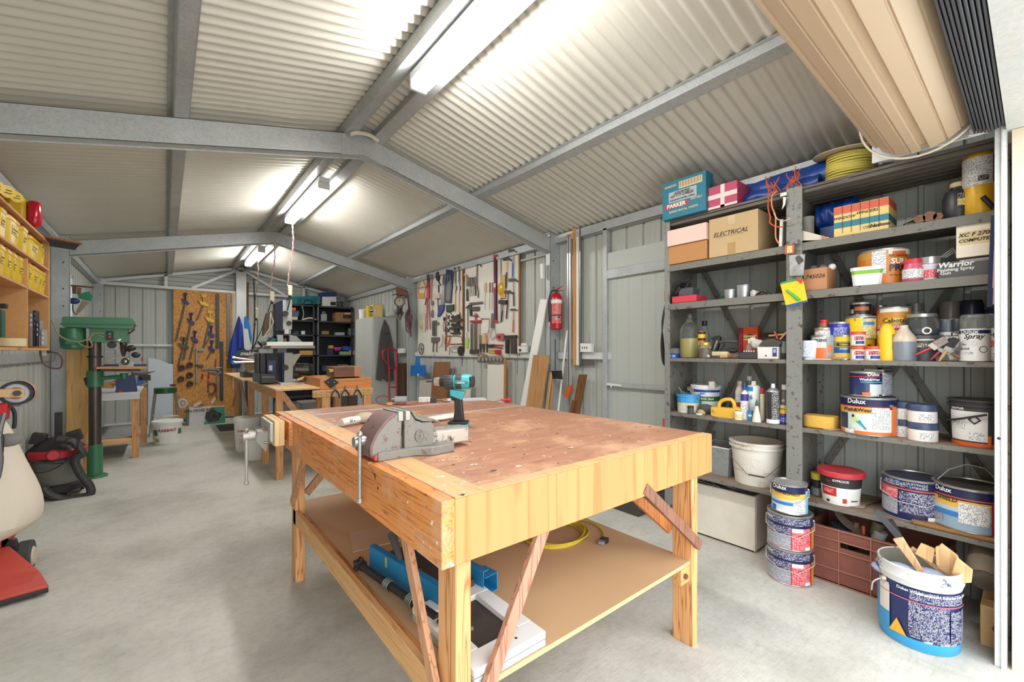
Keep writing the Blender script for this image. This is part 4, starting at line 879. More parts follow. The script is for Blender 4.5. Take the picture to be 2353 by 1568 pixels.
bottle(S(1716,1728,865,3.33,ZE),'tall clear bottle with white cap at the back of the glue shelf',[(1,0),(1,.8),(.6,.88),(.9,.89,1),(.9,1),(1e-5,1)],(C((150,150,144),.4),WHT))
bottle(S(1729,1749,918,3.05,ZE),'tapered white glue bottle with a green spout cap',[(1,0),(1,.06),(.78,.3),(.4,.62),(.3,.7),(.36,.71,1),(.34,.82),(.06,1),(1e-5,1)],(C((232,224,208),.45),C((20,110,96),.4)))
bottle(S(1719,1730,952,3.08,ZE),'small blue and white striped pot at the front of the glue shelf',[(1,0),(1,.96),(1e-5,1)],(C((40,140,200),.4),),name='pot',cat='pot',patches=((-1.0,.6,.4,.6,WHT),),h=.07)
bottle(S(1747,1757,892,3.13,ZE),'slim red-capped tube between the big white bottle and the spray can',[(1,0),(1,.8),(.7,.82,1),(.7,1),(1e-5,1)],(C((222,212,180),.5),C((200,40,60),.4)),name='tube',cat='tube')
def sprayhead(t,r,H):
 B().cyl((0,0,H*.90),(0,0,H),r*.32,r*.25,WHT,12).build('nozzle',t)
CANP=[(.96,0),(1,.01),(1,.80),(.93,.82),(.6,.88),(.4,.90),(1e-5,.905)]
bottle(S(1762,1791,882,3.06,ZE),'black and white spray can with a white nozzle',CANP,([TINM,C((54,52,52),.35),ALU2,ALU2,ALU2,ALU2],),name='spray_can',cat='spray can',extra=sprayhead,patches=((-.2,1.1,.12,.8,PR_K),(-1.2,1.2,.02,.12,WHT)))
bottle(S(1785,1815,918,3.11,ZE),'blue spray can with a yellow shield partly behind the middle post',CANP,([TINM,C((26,44,150),.35),ALU2,ALU2,ALU2,ALU2],),name='spray_can',cat='spray can',extra=sprayhead,patches=((-.75,.9,.44,.78,C((236,206,40),.4)),(-.6,.6,.1,.3,PR_B),(-.6,.2,.36,.42,RDL)),texts=(('WD-40',.11,.62,C((26,44,150),.4),.05),))
bottle(S(1795,1812,884,3.2,ZE),'white-capped bottle behind the blue spray can',[(1,0),(1,.7),(.5,.85),(.8,.86,1),(.8,1),(1e-5,1)],(C((120,110,104),.5),WHT))
p=onX(1695,930,3.2);t=thing('nozzle_cartridge','dark red tin with a long black nozzle at the back of the glue shelf','tin',Vector((3.22,p.y,ZE)))
with P('body',t) as b:q=Vector((3.22,p.y,ZE));b.cyl(q,q+Vector((0,0,.10)),.03, None,C((150,56,44),.5),18)
with P('spout',t) as b:q=onX(1674,905,3.24);b.cyl(Vector((3.24,q.y,ZE)),Vector((3.24,q.y,ZE+.1)),.02,.012,DGR,12);b.cyl(Vector((3.24,q.y,ZE+.1)),Vector((3.24,q.y,ZE+.24)),.006,.003,BLK,8)
ZINC=mt('zinc_tub',(164,176,172),.4,.4,'galv',rgb2=(134,146,142))
t=thing('metal_tub','square galvanised tub on the lowest shelf beside the white bucket','tub',(3.24,1.50,ZF))
z0,z1=ZF+.001,ZF+.21
with P('shell',t,bev=.006) as b:
 pr=[(-.13,-.10),(.13,-.10),(.13,.10),(-.13,.10)]
 vs=[(3.24+x*k,1.50+y*k*1.1,z) for z,k in ((z0,.86),(z1,1.0),(z1,.95),(z0+.01,.82)) for x,y in pr]
 fs=[(3,2,1,0)]+[(j*4+i,j*4+(i+1)%4,(j+1)*4+(i+1)%4,(j+1)*4+i) for j in range(3) for i in range(4)]+[(12,13,14,15)]
 b.add(vs,fs,ZINC)
with P('rim',t) as b:b.tube([(3.24+x,1.5+y*1.1,z1) for x,y in pr],.005,GALVL,6,closed=True)
with P('contents',t,bev=.002) as b:b.cbox((3.2,1.46,z1-.02),(.12,.16,.01),C((214,180,130),.7),(.1,.1,.3))
p,r,H=S(1680,1797,1012,3.19,ZF)
WPL=mt('dirty_white_plastic',(226,220,208),.5,0,'chip',rgb2=(196,182,160),scale=.35)
tub((p,r,H),'big grubby white plastic bucket with a wire handle on the lowest shelf',[(1,WPL)], None,open_=True,bail=True,patches=((-.6,.3,.3,.75,mt('faded_print',(222,216,204),.5,0,'print',rgb2=(186,180,170))),(.95,1.1,.08,.24,PR_W)),inner=C((206,194,170),.6),taper=.84,rim=1.08)
# ================================================================ RIGHT BAY
CB=mt('yellow_carton',(232,204,130),.6,0)
t,w,H,y=wbox((1916,2042,478),3.05,ZB+.001,.2,'yellow carton with red and teal bands marked WINDOW WINDERS',CB)
SAL=C((212,100,74),.6);TLB=C((54,126,142),.6)
fpanel(t,-w*.5,w*.5,H*.74,H*.98,y,SAL);fpanel(t,-w*.5,w*.5,H*.28,H*.48,y,TLB)
for k in range(1,6):fpanel(t,-w*.5+w*k/6,-w*.5+w*k/6+.002,H*.1,H,y-.001,PEN,'grid_line')
with P('side_print',t,o=(0,0,0)) as b:b.box(w*.5,w*.5+.001,-.098,.1,H*.74,H*.98,C((184,76,62),.6));b.box(w*.5,w*.5+.001,-.098,.1,H*.28,H*.48,C((44,96,112),.6));b.box(w*.5,w*.5+.001,-.098,.1,H*.48,H*.74,C((214,186,110),.6))
ftext(t,'WINDOW',.022,-w*.3,H*.60,y-.001,PEN,bold=.01,shear=.3);ftext(t,'WINDERS',.022,w*.12,H*.66,y-.001,PEN,bold=.01,shear=.3)
ftext(t,'Office',.022,w*.16,H*.16,y-.001,C((120,116,110),.5));ftext(t,'National',.026,w*.36,H*.17,y-.001,PEN,bold=.03,shear=.2)
with P('open_flap',t,o=(0,0,0)) as b:b.cbox((-w*.3,y+.04,H+.004),(w*.38,.08,.003),CARD2,(.2,-.06,0))
b=B(o=onX(1850,540,3.04));b.prism(XP(((1833,527),(1905,546),(1908,552),(1843,553)),3.04),(1,0,0),.10,mt('white_board',(214,206,190),.6,0));tag(b.build('board_offcut',bev=.002),'triangular white board offcut lying at the left end of the right bay','board')
b=B(o=onX(1905,545,3.035));b.bar(onX(1890,544,3.036),onX(1900,550,3.036),.018,.014,C((190,130,76),.7));tag(b.build('cork'),'small brown cork piece beside the triangular offcut','cork')
bottle(S(1844,1869,500,3.2,ZB),'grey plastic pipe fitting standing behind the triangular offcut',[(1,0),(1,.9),(1.04,.92),(1.04,1),(.9,1),(.9,.5),(1e-5,.5)],([C((176,176,170),.5)]*6,),name='pipe_fitting',cat='pipe')
vs,fs=wob((3.3,.90,ZB+.19),(3.3,.70,ZB+.2),.085,seed=9);b=B(o=(3.3,.8,ZB+.1));b.add(vs,fs,TARP);b.cbox((3.3,.80,ZB+.06),(.12,.16,.12),TARP);tag(b.build('blue_sheet'),'folded blue plastic sheet behind the carton marked window winders','tarpaulin')
WD2=mt('turned_wood',(122,86,60),.5,0,'wood',rgb2=(76,52,38),axis='x')
for k,(xa,xb,yc,r) in enumerate(((2107,2127,501,0),(2128,2152,496,0),(2150,2167,492,0))):
 p,r,H=S(xa,xb,yc-10,3.10,ZB);b=B(o=p+Vector((0,0,r)));q=p+Vector((0,0,r+.001));b.cyl(q+Vector((-.05,0,0)),q+Vector((.09,.0,0)),r,r*.8,WD2,18)
 tag(b.build('round_timber'),('leftmost round timber plug lying beside the window carton','largest round timber plug between two others','darkest round timber plug nearest the black bottle')[k],'timber plug')
p=onX(2092,505,3.08);b=B(o=Vector((3.08,p.y,ZB)));b.bar(Vector((3.09,onX(2078,505,3.08).y,ZB+.012)),Vector((3.14,onX(2112,500,3.08).y,ZB+.045)),.022,.018,C((70,62,56),.5));b.bar(Vector((3.07,onX(2080,505,3.08).y,ZB+.008)),Vector((3.07,onX(2104,500,3.08).y,ZB+.01)),.014,.012,C((96,88,82),.4,.4));tag(b.build('old_tool',bev=.003),'old dark metal tool resting beside the round timber plugs','tool')
bottle(S(2174,2226,420,3.16,ZB),'black round-shouldered bottle with a cream cap next to the yellow gas cylinder',[(.97,0),(1,.02),(1,.60),(.82,.76),(.46,.82),(.46,.86),(.5,.87,1),(.5,.98),(.4,1),(1e-5,1)],(C((52,54,58),.4),C((226,200,160),.5)),patches=((.0,1.3,.34,.52,PR_Y),(.0,1.3,.53,.66,PR_K)))
p=S(2222,2281,352,3.15,ZB)
bottle(p,'tall yellow gas cylinder with a white paper label on the upper shelf',[(.96,0),(1,.02),(1,.92),(.86,.97),(.3,.99),(.3,1),(1e-5,1)],(mt('yellow_enamel',(238,186,40),.35,.1),),name='gas_cylinder',cat='gas cylinder',patches=((-1.3,.75,.46,.90,PR_W),(.75,1.2,.48,.90,C((130,24,62),.4)),(-.1,.5,.52,.60,PR_K)),
extra=lambda t,r,H:B().text('TRADE MAP GAS',.021,WHT,Matrix.Rotation(.95,4,'Z')@Matrix.Translation((0,-r*1.03,H*.69))@Matrix.Rotation(R_(-90),4,'Y'),bold=.03).build('lettering',t))
b=B(o=onX(2262,470,3.05));b.cyl(onX(2258,452,3.04),onX(2284,478,3.07),.0105, None,C((60,62,66),.4,.5),14);tag(b.build('steel_tube'),'short dark steel tube leaning before the yellow gas cylinder','tube')
t,w,H,y=wbox((1846,1900,620),3.05,ZC+.001,.17,'open brown carton numbered 745026 with bulbs showing at the top',mt('red_card',(190,136,96),.7,0))
ftext(t,'745026',.034,0,H*.62,y,PEN,bold=.01,shear=.25)
for k in range(3):
 with P('bulb',t,o=(0,0,0)) as b:b.sph((-.03+k*.045,.01*k,H+.012),.02,GLT if k<2 else WHT,14,8)
def squaretub(P3,label,body,lid,stripe=None):
 p,r,H=P3;t=thing('tub',label,'tub',p+Vector((0,0,.001)),rz=face(p));k=.84
 def ring(rr,z): return [(x*rr,yy*rr,z) for x,yy in ((-1,-.8),(-.8,-1),(.8,-1),(1,-.8),(1,.8),(.8,1),(-.8,1),(-1,.8))]
 def sleeve(b,a,c,m,cap=False):
  b.add(ring(*a)+ring(*c),[(i,(i+1)%8,(i+1)%8+8,i+8) for i in range(8)]+([tuple(range(8,16))] if cap else []),m)
 with P('body',t,o=(0,0,0)) as b:
  sleeve(b,(r*k,0),(r*.93,H*.6),body);sleeve(b,(r*.93,H*.6),(r*.97,H*.8),stripe or body)
 with P('lid',t,o=(0,0,0)) as b:sleeve(b,(r,H*.8),(r*1.02,H*.98),lid);sleeve(b,(r*1.02,H*.98),(r*.95,H),lid, True)
 return t
squaretub(S(1962,2022,617,3.10,ZC),'white square tub with a green swoosh and white lid on the third shelf',WHT,WHT,C((134,186,60),.4))
tin(S(1981,2076,579,3.20,ZC),'big orange and white sun paint tin on the third shelf',[(.12,mt('deep_orange',(206,128,36),.4,0)),(.80,mt('deep_orange',(206,128,36),.4,0)),(1,C((200,150,70),.4))],texts=(('SUN',.2,.62,WHT,.62),('PRO',.24,.44,NAVY,.62),('TAUBMANS',.09,.77,C((120,60,30),.5),.62),('25 Year Guarantee',.055,.25,NAVY,.62)),patches=((-.42,.12,.3,.94,PR_W),(-.5,.2,.08,.3,ORG),(.2,1.3,.82,.97,C((220,216,206),.4)),(.35,.95,.81,.9,C((214,96,44),.4))),lid=C((210,206,196),.5))
bottle(S(2078,2119,597,3.10,ZC),'pinkish jar with a red screw lid on the third shelf',[(.97,0),(1,.02),(1,.55),(.85,.68),(.8,.80),(.86,.81,1),(.86,1),(1e-5,1)],(mt('pink_jar',(206,96,120),.3,0),C((206,46,58),.4)),name='jar',cat='jar',patches=((-1.2,1.2,.14,.55,PR_W),))
bottle(S(2117,2154,592,3.12,ZC),'silver-lidded white tub between the red-lid jar and the grey carton',[(1,0),(1,.6),(1.02,.62),(1.02,.66),(1,.68,1),(1.06,.7),(1.06,.98),(1,1),(1e-5,1)],(C((216,210,226),.4),TINM),name='tub',cat='tub',patches=((-1,1,.1,.45,PR_R),))
t,w,H,y=wbox((2156,2284,605),3.06,ZC+.001,.24,'charcoal carton printed Finishing Spray Gun on the third shelf',mt('charcoal_card',(86,86,88),.5,0))
ftext(t,'Warrior',.036,-w*.18,H*.80,y,WHT,bold=.03,shear=.15);ftext(t,'Finishing Spray',.022,-w*.18,H*.5,y,WHT);ftext(t,'Gun',.022,-w*.36,H*.3,y,WHT)
with P('clear_wrap',t,o=(0,0,0)) as b:b.box(-w*.1,w*.5,y-.001,y+.1,H*.86,H*1.04,mt('grey_wrap',(160,160,158),.3,.2,var=.2,bump=.6))
zt=ZC+H+.003;a=onX(2197,514,3.045);c=onX(2287,500,3.045)
t=thing('box','white carton with a handwritten tape label stacked on the charcoal carton','box',(3.16,(a.y+c.y)/2,zt+.01),rot=(0,R_(0),-math.pi/2));w=abs(a.y-c.y);H=a.z-zt-.01
with P('carton',t,o=(0,0,0),bev=.002) as b:b.box(-w/2,w/2,-.115,.1,0,H,mt('white_carton',(232,222,204),.6,0,var=.02))
fpanel(t,-w*.42,w*.5,H*.35,H*.72,-.115,C((222,200,150),.6),'masking_tape');ftext(t,'XC F 2700',.026,0,H*.62,-.117,PEN,shear=.3);ftext(t,'COMPUTER',.022,0,H*.46,-.117,PEN,shear=.3)
t=thing('wire_stand','folded wire stand lying on the charcoal carton','wire stand',(3.1,.45,zt))
for k in range(3):
 with P('wire',t) as b:b.tube(XP(((2160+k*6,592),(2190+k*3,570+k*4),(2200+k*4,592)),3.08),.003,C((150,150,148),.35,.6),6)
b=B(o=onX(2282,600,3.0));b.bar(onX(2284,495,2.96),onX(2274,705,3.0),.018,.003,C((40,48,92),.5),up=(1,0,0));b.bar(onX(2289,560,2.97),onX(2283,700,3.0),.012,.003,C((222,190,176),.6),up=(1,0,0));tag(b.build('card_strip'),'narrow navy card sleeve hanging behind the door jamb','sleeve')
FR=3.075
bottle(S(1843,1878,783,FR,ZD),'clear plastic cup with blue print at the left end of the paint shelf',[(.8,0),(1,.96),(1.03,1),(.95,1),(.78,.05),(1e-5,.05)],(mt('frosted_cup',(214,222,230),.3,0),),name='cup',cat='cup',patches=((-.9,.3,.15,.85,mt('print_blue_on_white',(226,230,236),.4,0,'print',rgb2=(40,80,180))),))
tin(S(1868,1917,771,3.12,ZD),'grey and white tin with an orange arrow panel on the paint shelf',[(.5,C((206,204,200),.4)),(1,C((214,212,208),.4))],texts=(('SKENS',.15,.78,NAVY,-.25),),patches=((-.7,.8,.04,.48,C((228,116,60),.4)),(.2,1.2,.1,.95,C((150,156,156),.4)),(.3,.7,.3,.6,C((228,116,60),.4))))
YG=C((236,200,50),.4)
def cab(P3,label): return tin(P3,label,[(.3,YG),(.55,C((38,92,150),.4)),(.8,C((140,150,90),.4)),(1,YG)],texts=(('Cabots',.1,.62,YG),('STAIN',.1,.44,WHT)),patches=((-.7,.7,.56,.68,C((50,46,40),.4)),))
cab(S(1918,1960,770,3.13,ZD),'small yellow and blue stain tin with a landscape band on the paint shelf')
tin(S(1948,2004,768,3.19,ZD),'yellow tin base carrying the larger yellow tin',[(1,C((232,190,44),.4))],texts=(('●',.2,.5,C((50,44,40),.5),.6),))
TM=[(.72,C((226,214,190),.4)),(1,C((226,214,190),.4))]
for k,(a,c,yt,z,lb) in enumerate(((1957,1986,792,0,'lower left small red-lidded filler tub under its twin'),(1990,2022,792,0,'right-hand small red-lidded filler tub at the shelf front'),(1957,1986,757,1,'upper small red-lidded filler tub stacked on its twin'))):
 P3=S(a,c,yt,FR,ZD if not z else ZD+.083)
 bottle(P3,lb,[(.98,0),(1,.02),(1,.76),(1.02,.78,1),(1.02,.97),(.97,1),(1e-5,1)],(C((222,206,182),.45),C((206,84,66),.4)),name='filler_tub',cat='tub',h=.08,group='red-lidded filler tubs on the paint shelf',patches=((-.9,1.0,.1,.68,C((236,234,230),.4)),(-.5,.9,.38,.66,PR_R),(-.3,.9,.12,.34,C((40,60,150),.4))),texts=(('TIMBER',.13,.6,C((60,30,60),.4),.2),('MATE',.15,.46,C((60,30,60),.4),.2)))
z2=ZD+.10
tin(S(1875,1911,737,3.13,ZD+.105),'small white tin with rusty drips stacked on the orange arrow tin',[(.1,RDL),(.85,WHT),(1,C((200,140,110),.4))],patches=((-.7,.9,.12,.8,PR_W),),h=.09)
bottle(S(1884,1902,717,3.14,ZD+.199),'little red-capped pot on top of the white dripping tin',[(1,0),(1,.5),(.9,.52,1),(.9,1),(1e-5,1)],(C((170,110,80),.4),C((206,40,44),.4)),name='pot',cat='pot',h=.045)
tin(S(1909,1950,716,3.14,ZD+.108),'deep blue tin stacked on the small stain tin',[(1,C((46,56,170),.4))],patches=((-.6,.7,.08,.72,PR_B),),texts=(('▬',.16,.82,ORG),),h=.118)
tin(S(1948,2007,710,3.19,ZD+.121),'larger yellow tin with a pale blue label stacked on the yellow tin base',[(1,C((240,204,40),.4))],texts=(('2',.12,.84,PEN,-.35),),patches=((.05,1.2,.05,.98,PR_Y),(.15,1.2,.88,.97,C((40,80,160),.4)),(.15,1.0,.6,.74,C((70,130,190),.4)),(-1.2,-.7,.3,.5,C((40,90,180),.4))),h=.135)
tin(S(1958,1998,676,3.20,ZD+.258),'black tin with a bushfire picture on top of the stacked yellow tins',[(.7,C((40,36,36),.35)),(1,C((40,36,36),.35))],texts=(('HEART STATION',.13,.88,WHT),),patches=((-.6,.8,.38,.66,C((206,110,66),.4)),(-1.2,-.7,.2,.5,PR_W)),h=.082)
tin(S(2022,2085,707,3.22,ZD),'tall yellow and red varnish tin on the paint shelf',[(.5,YG),(.58,WHT),(.68,RDL),(.95,C((206,140,54),.4)),(1,C((206,140,54),.4))],texts=(('STAIN & VARNISH',.07,.62,WHT),('Cabots',.11,.74,C((60,50,30),.4))),patches=((-.6,.6,.70,.78,YG),(-.9,.9,.9,.97,WHT)))
tin(S(2009,2034,702,3.36,ZD),'slim purple and pink tin behind the varnish tin',[(.8,C((90,50,110),.4)),(1,C((196,90,110),.4))],patches=((-1,1,.2,.5,C((220,150,80),.4)),))
bottle(S(2023,2054,743,3.08,ZD),'plain yellow round-topped squeeze bottle on the paint shelf',[(.97,0),(1,.03),(.98,.25),(1.02,.5),(1.0,.72),(.8,.88),(.5,.97),(1e-5,1)],(mt('yellow_bottle',(240,194,44),.4,0),),patches=((.6,1.4,.28,.7,C((150,120,50),.4)),))
MK=C((206,188,170),.3);MG=C((128,134,144),.3)
bottle(S(2054,2100,748,3.09,ZD),'translucent milk bottle half full of grey paint',[(.96,0),(1,.03),(1,.40),(1.0,.54),(.95,.66),(.6,.80),(.36,.92),(.34,.96,1),(.34,1),(1e-5,1)],([MG,MG,MG,MK,MK,MK,MK,MK],C((214,206,200),.3)))
CUT=C((84,84,86),.45)
t=tub(S(2097,2152,757,3.16,ZD),'dark grey tin with a taped label reading GUTTERS FASCIAS',[(1,CUT)],CUT,name='tub',patches=((-.8,.9,.62,.80,C((222,216,200),.5)),(-.8,.9,.92,1.04,C((222,216,200),.5))),texts=(('GUTTERS',.12,.74,PEN,.1),('FASCIAS',.12,.66,PEN,.3)),h=.135,rim=1.02,taper=1.0)
bottle(S(2085,2150,713,3.17,ZD+.137),'wide glass jar with a metal lid on top of the dark grey tin',[(.8,0),(1,.12),(1,.6),(.9,.8),(.8,.82,1),(.84,.84),(.84,.98),(.8,1),(1e-5,1)],(GLS,TINM),name='jar',cat='jar',h=.115,
extra=lambda t,r,H:(B().lathe([(r*.7,.004),(r*.85,H*.3),(1e-5,H*.32)],mt('jar_bits',(120,116,112),.4,.3,rgb2=(50,60,110),scale=9),20).build('contents',t),B().tube([(.016*math.cos(a)+.02,-r-.006,.022+.016*math.sin(a)) for a in [k*.6283 for k in range(10)]],.004,WHT,8,closed=True).build('ring_tag',t)))
bottle(S(2086,2121,698,3.36,ZD),'plain glass jar with a smoky lid at the back of the paint shelf',[(1,0),(1,.85),(.9,.86,1),(.9,1),(1e-5,1)],(mt('grey_jar',(150,146,140),.3,0),mt('smoky_lid',(120,116,112),.3,0)),name='jar',cat='jar')
def spray(P3,label,capc,bodyc,texts=(),patches=(),domed=False,clear=False):
 p,r,H=P3;t=thing('spray_can',label,'spray can',p+Vector((0,0,.001)),rz=face(p))
 with P('body',t,o=(0,0,0)) as b:b.lathe([(.96*r,0),(r,.003),(r,H*.66),(r*.93,H*.70),(r*.5,H*.74),(1e-5,H*.74)] if clear else [(.96*r,0),(r,.003),(r,H*.70),(1e-5,H*.70)],[TINM,bodyc,bodyc,ALU2,ALU2] if clear else [TINM,bodyc,bodyc],28)
 with P('cap',t,o=(0,0,0)) as b:b.lathe([(r*.95,H*.69),(r*.95,H*(.9 if domed else .97)),(r*(.8 if domed else .88),H),(1e-5,H)],capc,28)
 if clear:
  with P('nozzle',t,o=(0,0,0)) as b:b.cyl((0,0,H*.72),(0,0,H*.87),r*.22,r*.16,C((90,88,86),.4),12)
 if patches:
  with P('paper_label',t,o=(0,0,0)) as b:
   for (a,c,z0,z1,m) in patches:b.patch(r*1.012,A0+a,A0+c,z0*H,z1*H,m,8)
 for (tx,sz,zf,m,*o) in texts:
  with P('lettering',t,o=(0,0,0)) as b:b.text(tx,sz*H,m,wrap=(r*1.02,A0+(o[0] if o else 0),zf*H),bold=.02,shear=(o[1] if len(o)>1 else 0))
spray(S(2163,2203,694,3.34,ZD),'taupe-capped spray can at the back of the paint shelf',C((118,108,100),.35),WHT,patches=((-1.3,1.3,.60,.69,NAVY),(-1.3,1.3,.4,.5,BLUE)),texts=(('Dulux',.12,.645,WHT),))
spray(S(2211,2254,691,3.34,ZD),'navy dome-capped spray can at the back of the paint shelf',C((34,38,60),.3),C((60,62,80),.4),domed=True,texts=(('White Knight',.05,.66,WHT),))
spray(S(2163,2192,736,3.20,ZD),'blue-grey-capped spray can in the middle row',C((92,106,116),.35),WHT,texts=(('PETROLEUM',.08,.6,PEN),))
spray(S(2190,2218,735,3.18,ZD),'dark-grey-capped spray can behind the big white spray can',C((58,62,68),.35),WHT,texts=(('SQUIRTS',.1,.52,PEN),('■Knight',.07,.64,WHT)),patches=((-1.3,1.3,.6,.69,C((60,40,50),.4)),(-.6,.8,.1,.35,PR_G)))
spray(S(2214,2266,724,3.09,ZD),'big white clear-capped spray can with a handwritten style word',GLT,WHT,clear=True,texts=(('Dulux',.12,.63,WHT,-.4),('Spray',.14,.53,PEN,-.1,.4),('GLOSS',.06,.27,PEN,-.7),('Clear',.035,.36,PEN,-.7),('◯',.1,.25,PEN,.55)),patches=((-1.4,1.4,.59,.665,NAVY),(-.8,.2,.33,.46,C((222,222,220),.4)),(-.9,-.1,.14,.22,PR_W)))
spray(S(2265,2305,722,3.12,ZD),'clear-capped spray can with black capitals partly behind the door jamb',GLT,C((222,220,216),.4),clear=True,texts=(('ECHO',.13,.55,PEN,-.35),),patches=((-1.3,1.3,.3,.44,PR_R),(-.9,.2,.04,.24,PR_W)))
spray(S(2262,2300,712,3.36,ZD),'bright-blue-capped spray can at the back beside the door jamb',C((36,62,130),.35),C((200,200,206),.4))
def brush(pts,X,label,hm,bm,w=.03,fer=TINM,rr=(.006,.011,.008)):
 q=XP(pts,X);t=thing('paint_brush',label,'brush',q[0])
 with P('handle',t) as b:b.tube([q[0],q[0].lerp(q[1],.5),q[1]],list(rr),hm,10,flat=.7)
 with P('ferrule',t) as b:b.bar(q[1],q[2],w,.012,fer,up=(1,0,0))
 with P('bristles',t,bev=.002) as b:b.bar(q[2],q[3],w*1.06,.014,bm,up=(1,0,0))
BRI=mt('bristle',(70,66,66),.9,0,rgb2=(34,32,34),scale=14,bump=.6)
brush(((2102,817),(2140,800),(2150,793),(2175,780)),3.045,'red-handled paint brush with white paint flecks leaning on others',C((178,36,52),.35),mt('streaky_bristle',(190,180,170),.9,0,rgb2=(60,50,46),scale=20),.036,fer=C((206,196,186),.4,.4))
brush(((2138,828),(2160,808),(2168,803),(2190,780)),3.05,'maroon-handled paint brush below the red one',C((150,40,60),.4),BRI,.03)
brush(((2158,830),(2175,806),(2182,798),(2198,778)),3.035,'pale bare-wood-handled paint brush standing before the others',C((196,156,110),.5),BRI,.028)
brush(((2215,826),(2185,812),(2178,806),(2155,775)),3.07,'brown-handled paint brush crossing behind the others',C((150,116,84),.6),BRI,.03)
brush(((2218,812),(2190,818),(2180,820),(2150,826)),3.09,'tan-handled paint brush lying flat behind the others',C((166,132,96),.6),C((120,120,112),.8),.03)
b=B(o=onX(1930,823,3.045));b.cyl(onX(1922,819,3.045),onX(1945,821,3.05),.010,.006,C((206,158,120),.5),12);tag(b.build('wooden_stub'),'short pale wooden handle lying before the small stain tin','handle')
b=B(o=onX(1895,826,3.04));b.bar(Vector((3.045,onX(1872,826,3.04).y,ZD+.004)),Vector((3.04,onX(1910,826,3.04).y,ZD+.004)),.02,.006,C((222,210,190),.6));tag(b.build('paint_stick',bev=.001),'white paint stick lying before the orange arrow tin','stick')
SPG=mt('sponge',(228,188,92),.95,0,rgb2=(196,150,60),scale=6,bump=.7)
p=onX(1885,985,3.12);b=B(o=(3.13,p.y,ZE));b.prism([(3.13+x,p.y+yy,ZE+.002) for x,yy in ((-.05,-.08),(-.07,-.05),(-.07,.05),(-.05,.08),(.04,.085),(.06,.05),(.045,0),(.06,-.05),(.04,-.085))],(0,0,1),.075,SPG);tag(b.build('sponge',bev=.008,seg=3),'large yellow grouting sponge at the left end of the tin shelf','sponge')
b=B(o=onX(1925,985,3.05));b.bar(Vector((3.05,onX(1898,990,3.05).y,ZE+.004)),Vector((3.16,onX(1932,976,3.1).y,ZE+.004)),.035,.006,C((196,166,130),.7));tag(b.build('timber_slip'),'thin timber slip lying beside the yellow sponge','timber')
fig=tin(S(1944,2049,910,3.14,ZE),'large navy-banded wash paint tin with a picture of a seated woman in blue trousers',[(.12,ORG),(.74,C((222,226,224),.4)),(1,NAVY)],texts=(('Dulux',.17,.88,WHT,-.45),('Wash&Wear',.13,.66,NAVY,-.45)),patches=((-1.5,.15,.58,.74,C((236,170,50),.4)),(-1.5,.9,.735,.76,C((200,50,60),.4)),(-1.3,-.8,.14,.56,C((50,60,84),.4)),(.1,.75,.2,.74,PR_W),(-.75,.1,.16,.56,C((206,224,214),.4)),(.85,1.1,.03,.78,ORG),(-.95,-.5,.03,.13,PR_W),(1.1,1.5,.1,.74,PR_G)),bail='down' if 0 else None)
p,r,H=S(1944,2049,910,3.14,ZE)
with P('wire',fig,o=(0,0,0)) as b:b.tube([(r+.004,0,H*.82),(r+.012,-.01,H*.6),(r+.006,.0,H*.34)],.002,TINM,6,sm=4)
with P('lug',fig,o=(0,0,0)) as b:b.cyl((r*.72,-r*.72,H*.80),(r*.78,-r*.78,H*.80),.008,.006,TINM,12)
with P('woman_picture',fig,o=(0,0,0)) as b:
 def wp(pts,m):b.add([((r*1.035)*math.cos(A0+a),(r*1.035)*math.sin(A0+a),z*H) for a,z in pts],[tuple(range(len(pts)))],m)
 wp([(-.62,.50),(-.56,.54),(-.50,.52),(-.50,.47),(-.58,.45)],PEN);wp([(-.60,.46),(-.46,.48),(-.34,.38),(-.44,.32),(-.56,.36)],C((206,216,120),.5))
 wp([(-.44,.38),(-.30,.40),(-.18,.28),(-.06,.18),(-.12,.16),(-.28,.28),(-.42,.33)],C((60,150,180),.5));wp([(-.7,.28),(-.3,.26),(-.1,.17),(-.7,.17)],C((170,204,192),.5))
H1=H
tin(S(1959,2019,853,3.11,ZE+H1+.001),'small navy wash paint tin stacked on the large one',[(.78,mt('navy_swirl',(40,50,96),.35,0)),(1,NAVY)],texts=(('Dulux',.17,.88,WHT,.5),('Wash&Wear',.13,.68,WHT,.3)),patches=((-1.5,1.5,.77,.80,RDL),(.25,1.3,.1,.5,C((206,216,214),.4)),(-.2,.3,.03,.18,ORG),(.3,.9,.03,.16,PR_W),(-.3,1.3,.56,.6,C((70,160,200),.4))),h=.142)
tin(S(1995,2044,858,3.22,ZE+H1+.001),'grey printed tin standing behind the small navy tin',[(1,PR_G)],h=.135)
b=B(o=onX(2010,848,3.2));q=onX(2005,848,3.2);q.z=ZE+H1+.145;b.cbox(q,(.10,.09,.014),C((206,190,160),.6),(.05,.03,.3));b.cbox(q+Vector((.02,-.05,.006)),(.06,.05,.02),BLK,(0,0,.5));tag(b.build('brush_pack',bev=.003),'wooden brush pack lying on top of the small tins','brush')
for a,c,yt,X,z,lb in ((2055,2099,972,3.17,0,'lower rear-left white tub with a navy lid'),(2094,2147,981,3.10,0,'lower front-right white tub with a navy lid'),(2055,2098,934,3.17,1,'upper rear-left white tub with a navy lid'),(2093,2145,941,3.10,1,'upper front-right white tub with a navy lid')):
 P3=S(a,c,yt,X,ZE+z*.096)
 bottle(P3,lb+', beside the large wash paint tin',[(.97,0),(1,.02),(1,.62),(1.03,.64,1),(1.03,.95),(.98,1),(1e-5,1)],(C((232,226,218),.45),C((62,74,106),.4)),name='sealant_tub',cat='tub',h=.094,group='white tubs with navy lids',patches=((-.2,.9,.12,.5,PR_W),))
